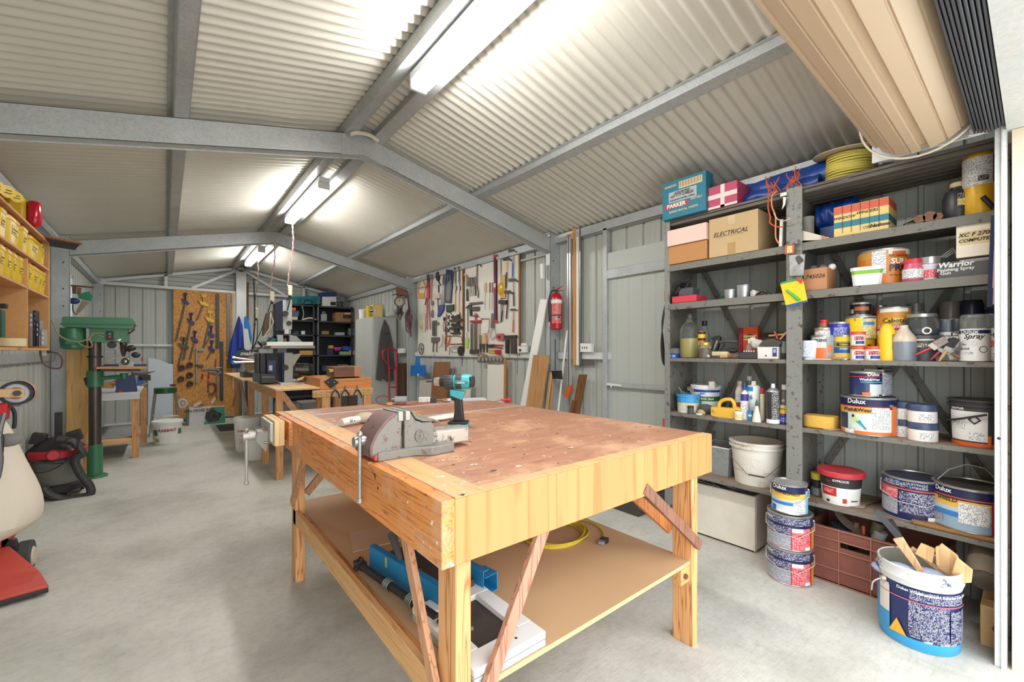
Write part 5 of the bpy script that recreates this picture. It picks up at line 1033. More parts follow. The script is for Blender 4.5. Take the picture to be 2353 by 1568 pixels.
p,r,H=S(2197,2312,918,3.17,ZE)
t=tub((p,r,H),'black plastic bucket with an orange base band and white label beside the door jamb',[(.10,C((226,98,44),.4)),(1,C((58,58,60),.5))],C((40,40,42),.45),open_=True,inner=C((90,88,80),.5),rim=1.08,taper=.93,
patches=((-1.2,.2,.14,.88,C((232,230,226),.45)),(-.4,.1,.18,.36,PR_W),(-1.1,-.5,.4,.6,PR_W),(.2,.32,.02,.3,ORG)),texts=(('DAVTAR',.07,.93,WHT,-.8),('◇',.2,.66,PEN,-.2)))
with P('handle',t,o=(0,0,0)) as b:b.tube([(-r*.98,-r*.4,H*.50),(-r*.5,-r*.98,H*.60),(r*.15,-r*1.06,H*.72)],.009,BLK,10,flat=.6)
def P3F(xl,xr,yt,X): return S(xl,xr,yt,X,ZF)
tub(P3F(1885,1978,1082,3.16),'white plaster tub with a red lid and black band on the lowest shelf',[(.62,WHT),(.96,C((52,50,52),.4)),(1,WHT)],C((196,56,66),.4),h=.195,rim=1.14,taper=.86,texts=(('GYPROCK',.09,.86,WHT,-.0),('CSR',.08,.80,C((180,40,50),.5),-.62)),patches=((-1.1,-.2,.30,.60,C((196,44,44),.4)),(-.95,-.35,.40,.54,PR_R),(.10,.32,.10,.26,C((206,60,50),.4)),(.55,1.0,.17,.21,PEN),(-.8,-.6,.06,.15,PEN)))
tin(P3F(2043,2158,1092,3.20),'navy lidded tin with dense printed panels on the lowest shelf',[(.72,NAVY),(1,NAVY)],patches=((-1.5,1.5,.735,.765,C((214,90,66),.4)),(-1.4,-.5,.50,.72,PR_R),(-1.4,-.5,.12,.48,PR_G),(-.45,.8,.2,.70,PR_N),(-1.2,.4,.80,.93,PR_N),(.4,.7,.06,.18,WHT)),lid=C((40,44,78),.35),bail='down',h=.225)
p,r,H=P3F(2165,2296,1108,3.17)
hz=ZF+.022
tin((p+Vector((0,0,.022)),r,H),'navy and orange weather paint tin with a raised wire handle by the door jamb',[(.3,C((150,176,196),.4)),(.56,C((196,208,206),.4)),(.74,C((238,184,74),.4)),(1,NAVY)],bail='up',texts=(('Dulux',.15,.88,WHT,-.75),('SHIELD',.13,.68,PEN,-.62),('Dulux',.09,.86,WHT,.95)),patches=((-1.5,1.5,.735,.76,C((220,90,50),.4)),(-.3,.45,.2,.66,PR_W),(.5,1.5,.03,.72,RDL),(.6,1.4,.06,.5,PR_G),(-1.3,-.3,.30,.42,LBL),(-1.2,-.75,.12,.30,PR_G)),h=.215,lid=C((70,64,62),.5))
HES=mt('hessian',(176,132,78),.95,0,rgb2=(120,86,48),scale=12,bump=.8)
t=thing('hessian_sack','folded brown hessian sack under the navy and orange tin','sack',(3.15,.27,ZF))
for k in range(3):
 with P('fold',t,bev=.004) as b:b.box(3.045-.004*k,3.36,.12,.40+.012*k,ZF+.001+k*.007,ZF+.007+k*.007,HES)
with P('fold_edge',t) as b:b.tube([(3.045,.415,ZF+.012),(3.04,.3,ZF+.012),(3.04,.13,ZF+.012)],.011,HES,10)
t=thing('putty_knife','dirty scraper with a pale blade lying on the lowest shelf','scraper',(3.07,.70,ZF+.002))
with P('blade',t) as b:b.prism([onZ(x,y,ZF+.004) for x,y in ((1949,1164),(1962,1153),(1996,1157),(1985,1170))],(0,0,1),.002,C((176,164,146),.5,.3))
with P('handle',t) as b:b.tube([onZ(1985,1160,ZF+.012),onZ(2010,1152,ZF+.012),onZ(2026,1150,ZF+.01)],.008,C((110,92,72),.6),8)
t=thing('torch','grey and yellow torch standing behind the middle posts on the lowest shelf','torch',(3.2,.90,ZF))
with P('body',t,bev=.004) as b:b.cyl((3.2,.885,ZF+.001),(3.2,.885,ZF+.05),.035,.03,C((110,114,118),.4),18)
with P('head',t,bev=.003) as b:b.cyl((3.2,.885,ZF+.05),(3.2,.885,ZF+.1),.026,.03,BLK,18)
with P('yellow_top',t) as b:b.cyl((3.2,.885,ZF+.1),(3.2,.885,ZF+.14),.032,.034,C((214,196,60),.5),18)
t=thing('spare_parts_card','yellow packet card with a green tube hanging on the middle post','packet',onX(1826,672,3.0))
def cardq(pts,X,th,m,name,b_=0):
 with P(name,t,bev=b_) as b:b.prism(XP(pts,X),(1,0,0),th,m)
cardq(((1793,654),(1845,642),(1856,694),(1807,707)),2.995,.002,C((240,204,40),.5),'card')
cardq(((1793,650),(1843,635),(1845,642),(1794,656)),2.995,.002,C((60,150,90),.5),'header')
cardq(((1806,702),(1855,690),(1856,694),(1807,707)),2.993,.001,C((30,90,170),.5),'stripe')
with P('green_tube',t) as b:b.tube(XP(((1807,667),(1822,678),(1836,690)),2.985),[.006,.009,.011],C((70,190,80),.35),10)
cardq(((1826,640),(1832,636),(1844,643),(1840,652)),2.985,.012,C((206,60,66),.5),'red_clip',.002)
t=thing('silver_pouch','crinkled silver packet pinned to the middle posts above the yellow card','packet',onX(1830,610,3.0))
SIL=mt('silver_foil',(190,190,190),.25,.7,var=.25,bump=1.0,rgb2=(90,90,92),scale=4)
cardq(((1812,586),(1850,583),(1846,634),(1813,636)),2.99,.012,SIL,'pouch',.004);cardq(((1826,592),(1836,586),(1846,597),(1834,608)),2.984,.005,DGR,'black_square')
t=thing('seed_packet','small orange and cream printed packet pinned above the silver packet','packet',onX(1813,572,3.0))
cardq(((1804,563),(1825,561),(1824,583),(1803,585)),2.995,.01,C((196,90,60),.5),'packet',.001);cardq(((1809,566),(1821,565),(1820,580),(1808,581)),2.993,.002,PR_Y,'label')
b=B(o=onX(1826,555,3.0));a=onX(1818,553,3.01);c=onX(1835,561,3.01);b.box(2.992,3.028,c.y,a.y,c.z,a.z,SHP);tag(b.build('steel_bracket',bev=.002),'small grey bracket bolting the two middle posts together','bracket')
t=thing('cable_coil','loop of black cable hanging down the outside of the left shelving post','cable',onX(1525,760,3.02))
for k in range(4):
 with P('loop',t) as b:b.tube(XP(((1531,690),(1524-k,740),(1519+2*k,790),(1522+2*k,830),(1531,845)),3.045+k*.012),.0045,BLK,8,sm=5)
b=B(o=onX(1529,682,3.02));a=onX(1526,668,3.04);c=onX(1530,692,3.04);b.box(3.04,3.09,c.y,a.y,c.z,a.z,RDL);tag(b.build('red_tool',bev=.003),'small red handle showing past the left shelving post','handle')
b=B(o=onX(1524,975,3.02));a=onX(1522,962,3.04);c=onX(1529,982,3.04);b.box(3.04,3.06,c.y,a.y,c.z,a.z,C((176,90,84),.6));tag(b.build('peg',bev=.002),'dull red peg at the foot of the left shelving post','peg')
FOAM=mt('foam',(230,226,214),.85,0,var=.04,bump=.3,rgb2=(204,196,176))
t=thing('foam_box','open white foam box full of old cables on the floor','foam box',(3.3,1.42,0))
fx0,fx1,fy0,fy1,fh=3.13,3.44,1.222,1.70,.385
q=.022
with P('box',t,bev=.006) as b:b.box(fx0,fx1,fy0,fy1,.001,.02,FOAM);b.box(fx0,fx0+q,fy0,fy1,.001,fh,FOAM);b.box(fx1-q,fx1,fy0,fy1,.001,fh,FOAM);b.box(fx0+q,fx1-q,fy0,fy0+q,.001,fh,FOAM);b.box(fx0+q,fx1-q,fy1-q,fy1,.001,fh,FOAM)
rn=random.Random(11);CABC=[C(c,.6) for c in ((196,188,170),(166,156,140),(120,112,104),(92,86,84),(214,206,190),(156,40,40))]
for k in range(30):
 with P('cable',t) as b:
  cx=rn.uniform(fx0+.08,fx1-.08);cy=rn.uniform(fy0+.08,fy1-.08);rr=rn.uniform(.05,.12);zz=fh-.04+rn.uniform(-.02,.05);a0=rn.uniform(0,6);tl=rn.uniform(-.25,.25)
  b.tube([Vector((min(fx1-.03,max(fx0+.028,cx+rr*.8*math.cos(a0+i*.5))),min(fy1-.03,max(fy0+.028,cy+rr*1.3*math.sin(a0+i*.5))),zz+tl*rr*math.sin(a0+i*.5))) for i in range(9)],.0048,CABC[min(5,int(rn.random()*5.15))],6,sm=3)
for k,(yb_,z,lb) in enumerate(((0,0,'bottom red and navy paint tin of the stack on the floor'),(0,1,'middle red and navy paint tin of the stack on the floor'))):
 p,r,H=S(1769,1860,1255,2.965,0);H=.205;p.z=z*(H+.001)
 tin((p,r,H),lb,[(.70,C((206,52,62),.4)),(1,NAVY)],bail='down',patches=((-1.4,.05,.45,.68,PR_N),(-1.4,.05,.06,.44,PR_G),(-1.2,1.0,.74,.94,PR_N),(.1,1.0,.05,.66,PR_R),(.1,.6,.55,.66,WHT),(.7,1.0,.05,.14,WHT),(1.1,1.5,.05,.68,C((228,160,60),.4))),texts=(('Dulux',.11,.86,WHT,-1.0),),group='red and navy tins stacked on the floor')
p,r,H=S(1778,1850,1100,2.955,0);p.z=.414
tin((p,r,.175),'small navy, orange and white paint tin on top of the stack',[(.14,WHT),(.52,C((214,226,234),.4)),(.76,C((240,190,80),.4)),(1,NAVY)],bail='down',texts=(('Dulux',.19,.88,WHT,-.6),('POWERSHIELD',.12,.70,PEN,-.15)),patches=((-1.3,.2,.30,.40,LBL),(.3,1.3,.05,.55,PR_W),(1.0,1.5,.04,.8,C((130,200,230),.4)),(-1.2,-.8,.06,.24,C((30,110,190),.4))),lid=C((190,192,190),.35,.5))
CRT=mt('brown_plastic',(150,92,76),.55,0,rgb2=(116,70,60),scale=2,var=.1)
t=thing('crate','brown plastic crate full of scrap on the floor under the lowest shelf','crate',(3.26,.70,0))
cx0,cx1,cy0,cy1,ch=3.085,3.44,.30,.893,.33
CRL=C((172,116,98),.5)
def crate_wall(a,c,n,cut=None,hgt=ch):
 a=Vector(a);c=Vector(c);d=c-a;L=d.length;d.normalize();nrm=Vector((d.y,-d.x,0));M=Matrix((d,nrm,Vector((0,0,1)))).transposed().to_4x4();M.translation=a
 with P('side',t) as b:
  if cut:b.box(0,cut[0],-.008,0,0,hgt,CRT,M);b.box(cut[1],L,-.008,0,0,hgt,CRT,M);b.box(cut[0],cut[1],-.008,0,0,cut[2],CRT,M);b.box(cut[0],cut[1],-.008,0,cut[3],hgt,CRT,M)
  else:b.box(0,L,-.008,0,0,hgt,CRT,M)
 for z in (.004,.09,.2,.262,hgt-.006):
  with P('rib',t,bev=.002) as b:b.box(-.004,L+.004,-.001,.009,z-.0035,z+.0035,CRL,M)
 for k in range(n+1):
  with P('rib',t,bev=.001) as b:s=L*k/n;b.box(s-.003,s+.003,-.001,.007,0,hgt,CRL,M)
crate_wall((cx0,cy1,0),(cx0,cy0,0),4,cut=(.155,.29,.225,.265))
crate_wall((cx0,cy0,0),(cx1,cy0,0),3);crate_wall((cx1,cy0,0),(cx1,cy1,0),4);crate_wall((cx1,cy1,0),(cx0,cy1,0),3)
with P('floor',t) as b:b.box(cx0,cx1,cy0,cy1,.004,.012,CRT)
t=thing('sander_belt','worn grey sanding belt curling up out of the brown crate','sanding belt',(3.2,.75,.25))
with P('belt',t) as b:
 c=XP(((1915,1170),(1922,1188),(1945,1212),(1985,1235)),3.16);c=smooth(c,5)
 vs=[];
 for p in c:vs+=[p+Vector((0,0,.0)),p+Vector((.05,.0,.03))]
 b.add(vs,[(2*i,2*i+2,2*i+3,2*i+1) for i in range(len(c)-1)],mt('belt_grey',(116,106,92),.9,0))
for nm,ct,cpx,col,rr,lb in (('old_tin','tin',(1925,1215),(40,66,80),.045,'dark tin lying in the brown crate'),('paper_cup','cup',(2018,1228),(206,206,204),.035,'white paper cup in the brown crate'),('pot','pot',(2015,1208),(120,110,90),.03,'small brown pot in the brown crate'),('brass_fitting','fitting',(1965,1208),(150,120,90),.014,'brass fitting lying in the brown crate')):
 q=onX(cpx[0],cpx[1],3.2);b=B(o=q);b.cyl(q+Vector((0,.01,-.05)),q+Vector((0,-.01,.02)),rr*.85,rr,C(col,.5),16);tag(b.build(nm),lb,ct)
q=onX(1984,1218,3.14);b=B(o=q)
for k in range(4):b.sph(q+Vector((0,.0,-.02+k*.012)),.009,C((206,92,54),.5),10,6)
tag(b.build('orange_spring'),'small orange beaded fitting standing in the crate','fitting')
b=B(o=(3.3,.6,.1))
for k in range(26):
 q=Vector((rn.uniform(cx0+.05,cx1-.05),rn.uniform(cy0+.05,cy1-.05),rn.uniform(.06,.22)));b.cbox(q,(rn.uniform(.04,.14),rn.uniform(.03,.1),rn.uniform(.01,.04)),(C((70,66,60),.6),C((120,104,80),.7),C((46,60,52),.6),C((96,92,90),.5,.3))[k%4],(rn.uniform(-.5,.5),rn.uniform(-.5,.5),rn.uniform(0,3)))
tag(b.build('scrap'),'jumble of dark scrap pieces filling the brown crate','scrap',kind='stuff')
p,r,H=S(2038,2262,1290,2.80,0)
p=Vector((2.83,.37,0));r=.148;H=.37
t=thing('offcut_bucket','big navy and light blue paint bucket with white drips, full of timber offcuts','bucket',p,rz=face(p))
DRIP=mt('drip_rim',(216,216,216),.4,0,'chip',rgb2=(60,66,100),scale=.5)
BN=mt('bucket_navy',(36,44,92),.35,0,'chip',rgb2=(206,206,210),scale=.25)
with P('body',t,o=(0,0,0)) as b:b.lathe([(r*.95,0),(r*.97,.004),(r*.98,.05),(r,H*.70),(r*1.01,H*.78),(r*1.07,H*.86),(r*1.0,H*.93),(r*1.03,H*.985),(r*1.0,H),(r*.97,H*.99),(r*.94,.1),(1e-5,.1)],[TINM,C((54,160,214),.35),BN,BN,DRIP,DRIP,DRIP,DRIP,DRIP,C((150,146,130),.6),C((110,106,96),.6)],40)
with P('paper_label',t,o=(0,0,0)) as b:
 for (a,c,z0,z1,m) in ((-.22,.75,.17,.60,PR_N),(.80,1.45,.17,.56,PR_N),(-.2,1.3,.63,.76,PR_N),(-1.15,-.75,.35,.72,C((222,216,204),.6)),(-1.5,-.72,.14,.66,C((60,150,206),.4))):b.patch(r*(1.012 if m is not PR_N else 1.016),A0+a,A0+c,z0*H,z1*H,m,10)
 b.patch(r*1.024,A0-1.12,A0-.72,.36*H,.70*H,C((224,220,208),.6),6)
with P('red_line',t,o=(0,0,0)) as b:b.patch(r*1.026,A0-1.5,A0+1.5,.605*H,.618*H,C((206,110,130),.5),20)
with P('warning_sign',t,o=(0,0,0)) as b:b.add([((r+.006)*math.cos(A0+a),(r+.006)*math.sin(A0+a),z*H) for a,z in ((-.72,.14),(-.25,.14),(-.5,.33))],[(0,1,2)],C((236,176,50),.4))
with P('lettering',t,o=(0,0,0)) as b:b.text('Dulux Weathershield Exterior Low Sheen',.018,WHT,wrap=(r*1.03,A0+.5,.735*H),bold=.03)
with P('lug',t,o=(0,0,0)) as b:a=A0-.95;b.cyl((r*1.0*math.cos(a),r*math.sin(a),H*.74),(r*1.1*math.cos(a),r*1.1*math.sin(a),H*.74),.016,.010,C((190,180,160),.4,.5),14)
with P('wire_handle',t,o=(0,0,0)) as b:b.tube([(r*1.08*math.cos(a),r*1.08*math.sin(a),H*.74),(r*1.25*math.cos(a-.1),r*1.25*math.sin(a-.1),H*.66),(r*1.2*math.cos(a-.3),r*1.2*math.sin(a-.3),H*.5)],.003,GALVL,6,sm=4)
OFC=mt('offcut',(216,178,128),.6,0,'wood',rgb2=(198,156,104),axis='z',scale=.6)
def slab(name,lb,pts,X,th,m,bev=.002):b=B(o=onX(pts[0][0],pts[0][1],X));b.prism(XP(pts,X),(1,0,0),th,m); return tag(b.build(name,bev=bev),lb,'timber')
slab('timber_offcut','long pale timber slat leaning out of the big bucket to the left',((2051,1240),(2073,1236),(2130,1328),(2110,1318)),2.80,.02,mt('offcut_pale',(226,180,136),.6,0,'wood',rgb2=(204,150,104),axis='z',scale=.6))
slab('timber_offcut','square-ended timber offcut in the middle of the big bucket',((2101,1273),(2115,1250),(2149,1264),(2142,1296)),2.84,.02,OFC)
slab('timber_offcut','thin timber strip lying across the big bucket behind the square offcut',((2090,1262),(2096,1258),(2190,1328),(2180,1334)),2.87,.02,OFC)
slab('timber_offcut','tall pointed board offcut standing in the big bucket',((2153,1305),(2150,1262),(2163,1250),(2200,1278),(2215,1318),(2190,1330)),2.86,.016,OFC)
slab('timber_offcut','narrow upright strip beside the pointed board in the big bucket',((2151,1300),(2149,1258),(2156,1257),(2158,1302)),2.83,.02,OFC)
slab('timber_offcut','frontmost board offcut at the right of the big bucket',((2186,1318),(2198,1282),(2235,1312),(2232,1340),(2205,1342)),2.81,.016,OFC)
b=B(o=(2.83,.40,.33));
for k in range(5):b.sph((2.79+.02*k,.48-.05*k,.30+.012*(k%2)),.05,mt('blue_rag',(176,190,222),.9,0,var=.15,bump=.6),12,6,(1,1.2,.5))
tag(b.build('blue_rag'),'pale blue rag stuffed in the big bucket under the offcuts','rag')
t=thing('metal_bracket','long dark folded metal bracket leaning from the crate shelf into the bucket','bracket',onX(2040,1200,2.95))
with P('channel',t,bev=.001) as b:b.prism(XP(((2006,1177),(2018,1172),(2072,1233),(2060,1240)),2.93),(1,0,0),.015,C((92,96,100),.45,.4));
with P('tube',t) as b:b.cyl(onX(2046,1196,2.99),onX(2066,1228,3.02),.013,.012,C((76,74,70),.5,.3),14)
p=onX(2260,1300,3.05)
t=thing('terracotta_pipe','old cement pipe lying on its side behind the big bucket','pipe',(3.15,.17,.26))
CEM=mt('cement',(146,134,118),.85,0,rgb2=(104,90,74),scale=2,bump=.4)
b=B(o=t.location);b.lathe([(.062,0),(.062,.36),(.054,.36),(.054,0),(.062,0)],[CEM,CEM,C((150,112,70),.8),CEM],28,Matrix.Translation((3.0,.165,.30))@Matrix.Rotation(R_(62),4,'Y'));b.build('pipe',t)
t,w,H,y=wbox((2252,2300,1385),2.98,0.001,.22,'small brown carton with a red diamond behind the big bucket',mt('carton_tan',(206,164,112),.7,0),h=.19)
with P('diamond',t,o=(0,0,0)) as b:b.add([(w*.25,y-.001,.12),(w*.45,y-.001,.095),(w*.25,y-.001,.07),(w*.05,y-.001,.095)],[(0,1,2,3)],C((150,40,50),.5))
b=B(o=(2.6,2.75,.15));q=onZ(1470,1188,0);b.box(q.x-.02,q.x+.45,q.y,q.y+.3,.001,.2,C((70,64,60),.6));b.box(q.x-.02,q.x+.45,q.y-.004,q.y,.06,.14,C((92,84,78),.6));tag(b.build('dark_crate',bev=.006),'low dark brown crate on the floor behind the right leg of the front workbench','crate')
# ================================================================ RIGHT WALL: TOOL BOARDS
def q7(pts): return [(930+x/5.228,560+y/5.228) for x,y in pts]
TBW=mt('tool_board',(222,218,208),.6,0,var=.03)
XB=3.452
def board(pts,label,strip):
 q=q7(pts);c=onX(q[0][0],q[0][1],XB);t=thing('tool_board',label,'tool board',Vector((XB,c.y,1.9)))
 with P('panel',t,bev=.001) as b:b.prism(XP(q,XB),(1,0,0),.012,TBW)
 with P('edge_strip',t,bev=.001) as b:b.prism(XP(q7(strip),XB-.004),(1,0,0),.02,mt('strip_brown',(150,98,60),.6,0,'wood',rgb2=(116,72,42),axis='z'))
 for f in ((.02,.03),(.5,.03),(.95,.03),(.05,.97),(.5,.97),(.95,.97)):
  with P('screw',t) as b:
   a=XP(q,XB);p=a[0].lerp(a[1],f[0]).lerp(a[3].lerp(a[2],f[0]),f[1]);b.cyl(p,p+Vector((-.003,0,0)),.004, None,DGR,8)
 return t
board(((162,395),(688,262),(690,1345),(160,1335)),'left white tool board crowded with saws, planes and bolt cutters',((690,255),(702,252),(700,1345),(690,1345)))
board(((725,250),(1366,55),(1366,1345),(722,1345)),'right white tool board with hammers, chisels and a long red level',((1367,52),(1382,48),(1380,1350),(1367,1350)))
def tool(name,label,cat,*parts,X=3.435,cv=q7,group=None):
 first=parts[0][1][0];o=onX(*cv([first])[0],X);t=thing(name,label,cat,o,group=group)
 for p in parts:
  k,pts,r,m,nm=p[:5];v=XP(cv(pts),X)
  with P(nm,t,**({'bev':.0015} if k=='p' else {})) as b:
   if k=='t':b.tube(v,r,m,8,sm=(3 if len(v)>2 else 0),flat=.8)
   elif k=='c':b.tube(v,r,m,8,closed=True)
   elif k=='o':rr=(v[1]-v[0]).length;b.lathe([(1e-5,-r),(rr,-r),(rr,r),(1e-5,r)],m,20,Matrix.Translation(v[0])@Matrix.Rotation(R_(90),4,'Y'))
   elif k=='s':b.sph(v[0],(v[1]-v[0]).length,m,14,8,r)
   else:b.prism([q+Vector((-r/2,0,0)) for q in v],(1,0,0),r,m)
 return t
IR=C((84,80,78),.4,.6);IR2=C((130,128,124),.35,.7);OR2=C((222,150,48),.45);WDH=C((206,156,98),.5);REDT=C((172,40,48),.4);YLT=C((226,190,60),.45);BK=BLK;CRW=C((206,196,176),.6);NVT=C((40,52,84),.45)
def circ(x,y,rx,ry=None,n=12): return [(x+rx*math.cos(k*2*math.pi/n),y+(ry or rx)*math.sin(k*2*math.pi/n)) for k in range(n)]
tool('belt_clamp','orange wire-frame clamp hanging at the top left of the left tool board','clamp',('c',((205,405),(152,535),(170,600),(235,600),(252,520)),.007,OR2,'frame'),('t',((152,535),(252,520)),.006,OR2,'crossbar'),('p',((165,600),(235,600),(232,660),(160,655)),.02,OR2,'jaw'))
tool('bolt_cutter','long red-handled bolt cutters hanging on the left tool board','bolt cutter',('p',((270,370),(300,370),(298,450),(272,450)),.02,IR,'jaw'),('p',((270,450),(298,450),(300,660),(265,660)),.022,REDT,'joint'),('t',((270,660),(268,1035)),.010,REDT,'handle'),('t',((288,660),(306,1030)),.010,REDT,'handle'),('t',((278,560),(245,735)),.011,BK,'grip'))
tool('hand_drill','old hand drill with a toothed wheel and red frame on the left tool board','hand drill',('s',((330,400),(330,370)),(1,1,1),IR2,'knob'),('t',((325,430),(320,700)),.008,REDT,'frame'),('o',((332,715),(332,745)),.008,IR2,'gear_wheel'),('t',((332,740),(333,800)),.004,IR2,'crank'),('s',((333,845),(333,885)),(.6,.5,1.2),C((130,120,106),.5),'side_knob'))
tool('black_tool','bulky black tool head hanging on the left tool board','tool',('s',((403,395),(403,340)),(.6,.6,1.1),BK,'head'),('t',((405,450),(430,505)),.010,BK,'side_lug'),('t',((406,500),(406,590)),.012,BK,'shaft'))
tool('mallet','cream-headed mallet with a dark handle on the left tool board','mallet',('p',((355,605),(430,602),(428,660),(360,662)),.05,CRW,'head'),('t',((398,660),(405,885)),.009,BK,'handle'))
tool('panel_saw','narrow pull saw with a blue and yellow handle on the left tool board','saw',('p',((462,335),(480,335),(475,735),(430,735)),.003,IR2,'blade'),('p',((415,740),(475,735),(470,800),(425,870),(395,880)),.02,C((40,60,130),.4),'handle'),('t',((440,790),(405,870)),.009,YLT,'grip_insert'))
tool('hand_saw','broad navy-cased handsaw with a pale wooden grip on the left tool board','saw',('p',((500,308),(588,320),(556,718),(480,710)),.012,NVT,'case'),('p',((512,470),(560,430),(545,685),(500,690)),.016,C((120,116,104),.5),'blade'),('c',((522,372),(548,375),(545,430),(515,455)),.008,C((206,176,116),.5),'grip'))
for k,(x,yy) in enumerate(((608,300),(655,290))):tool('bar_clamp',('left-hand steel F-clamp with a slim wooden handle','right-hand steel F-clamp with a slim wooden handle')[k]+' on the left tool board','clamp',('p',((x-6,yy),(x+6,yy),(x+3,600),(x-8,600)),.01,IR2,'bar'),('p',((x-18,yy-10),(x+18,yy-14),(x+18,yy+10),(x-14,yy+14)),.02,IR2,'jaw'),('p',((x-14,510),(x+12,510),(x+12,560),(x-14,560)),.02,IR2,'jaw'),('t',((x-2,600),(x-4,825)),.009,WDH,'handle'),group='slim F-clamps on the left tool board')
tool('tool_case','dark green tool case with a curved black arm on the left tool board','tool',('p',((505,742),(596,732),(594,800),(510,828)),.04,C((30,66,56),.5),'case'),('t',((545,815),(560,850),(588,862)),.006,BK,'arm'))
for k,(y,lb) in enumerate(((0,'upper black hand plane on the left tool board'),(92,'lower black hand plane on the left tool board'))):tool('hand_plane',lb,'hand plane',('p',((548,915+y),(690,905+y),(690,932+y),(548,940+y)),.05,IR,'sole'),('p',((590,880+y),(650,850+y),(670,905+y),(580,912+y)),.03,BK,'frog'),('t',((668,905+y),(660,830+y)),.010,C((96,66,52),.5),'tote'),('s',((575,885+y),(575,865+y)),(1,1,1),BK,'front_knob'))
tool('moulding_plane','small black moulding plane under the two hand planes','hand plane',('p',((560,1070),(665,1065),(665,1085),(560,1088)),.04,IR,'sole'),('p',((600,1020),(640,1015),(655,1062),(595,1065)),.03,BK,'frog'))
tool('file','long red-brown file hanging down the left tool board','file',('t',((500,840),(496,1000)),.008,C((120,50,48),.5),'handle'),('p',((488,1000),(504,1000),(496,1290),(486,1290)),.006,C((110,74,60),.4,.5),'blade'))
tool('pincers','black-handled pincers left of the red-brown file','pincers',('s',((475,905),(475,880)),(.5,.8,1),BK,'head'),('t',((470,925),(462,990),(470,1060)),.005,BK,'handle'),('t',((480,925),(484,990),(480,1060)),.005,BK,'handle'))
for k,y in enumerate((880,960,1040)):tool('spring_clamp',{880:'top',960:'middle',1040:'bottom'}[y]+' of three black spring clamps beside the hand planes','clamp',('t',((512,y-18),(530,y),(512,y+24)),.007,BK,'jaw'),('t',((540,y-14),(522,y),(538,y+26)),.007,BK,'jaw'),('o',((525,y),(525,y+10)),.008,IR,'pivot'),group='black spring clamps on the left tool board')
tool('blister_pack','cream moulded blister pack at the lower left of the left tool board','packet',('p',((200,845),(245,840),(245,1060),(215,1055)),.006,C((212,204,184),.6),'card'),('s',((205,960),(205,900)),(.5,.55,1),C((196,186,150),.4),'blister'))
tool('slotted_block','dark slotted steel block standing on the left tool board','tool',('p',((330,930),(376,922),(376,1108),(332,1108)),.012,C((110,112,108),.4,.4),'plate'),('p',((340,945),(366,942),(366,1090),(342,1092)),.016,C((70,72,72),.5),'slot'))
tool('round_hook','small round metal hook near the slotted block','hook',('s',((398,962),(398,942)),(1,1,1),IR2,'knob'),('t',((395,900),(385,930),(398,950)),.003,IR2,'wire'))
tool('trowel','worn plastering trowel with two dark handles on the left tool board','trowel',('p',((320,1128),(415,1125),(415,1165),(375,1195),(322,1190)),.012,C((120,106,96),.5,.3),'blade'),('t',((345,1190),(340,1300)),.010,BK,'handle'),('t',((385,1185),(382,1305)),.010,C((110,84,66),.6),'handle'),('t',((350,1300),(350,1365)),.004,IR2,'tang'))
tool('dividers','steel dividers hanging open on the left tool board','dividers',('t',((450,1095),(465,1160),(415,1260)),.004,IR2,'leg'),('t',((460,1095),(450,1180),(458,1250)),.004,IR2,'leg'))
tool('hacksaw','orange-handled hacksaw at the bottom of the left tool board','hacksaw',('c',((495,1108),(545,1108),(535,1170),(515,1222),(485,1222),(485,1160)),.012,C((226,112,34),.45),'handle'),('t',((545,1112),(660,1112),(685,1140),(692,1205)),.005,IR,'frame'),('p',((535,1205),(690,1200),(690,1210),(535,1215)),.003,C((150,66,54),.5),'blade'))
tool('pulley','black six-spoked pulley wheel at the bottom left of the left tool board','wheel',('c',circ(198,1265,30,68,8),.006,BK,'rim'),*[('t',((198,1265),p),.004,BK,'spoke') for p in circ(198,1265,28,64,6)])
tool('fret_saw','small silver fret saw with a wire frame under the hacksaw','saw',('t',((570,1315),(552,1270),(575,1240),(650,1236)),.005,IR2,'frame'),('c',((580,1262),(632,1258),(632,1305),(580,1305)),.004,IR2,'loop'),('t',((540,1240),(536,1340)),.006,IR,'handle'))
tool('fan_disc','black round fan-bladed disc hanging over the lower edge of the left tool board','disc',('o',((672,1290),(672,1350)),.008,BK,'disc'),*[('t',((672,1290),p),.0035,IR2,'blade') for p in circ(672,1290,30,60,7)])
tool('stubby_driver','dark blue driver hanging below the left tool board','screwdriver',('t',((690,1365),(690,1440)),.009,C((30,36,70),.4),'handle'),('t',((690,1440),(690,1478)),.006,C((50,56,80),.4),'tip'))
tool('wood_chisel','orange and green-handled chisel at the left of the right tool board','chisel',('t',((742,372),(745,455)),.012,C((206,120,60),.5),'handle'),('t',((745,455),(746,515)),.012,C((60,130,80),.5),'grip_band'),('p',((738,545),(760,545),(762,690),(738,690)),.005,BK,'blade'),('t',((746,515),(748,548)),.004,IR2,'neck'))
for k in range(4):x=770+k*20;tool('carving_chisel',('first','second','third','fourth')[k]+' from the left of four black-handled carving chisels beside the green-handled chisel','chisel',('t',((x,405),(x,515)),.008,BK,'handle'),('p',((x-5,515),(x+5,515),(x+8,635-k*3),(x+2,640-k*3)),.003,IR2,'blade'),group='black-handled carving chisels')
tool('wood_chisel','brown-handled chisel between the black row and the pry bar','chisel',('t',((849,395),(850,500)),.009,C((160,90,60),.5),'handle'),('p',((842,500),(856,500),(856,622),(844,622)),.004,BK,'blade'))
tool('pry_bar','long black hooked pry bar on the right tool board','pry bar',('t',((918,278),(900,252),(872,258),(868,300),(868,500),(884,580),(880,652)),.009,IR,'bar'))
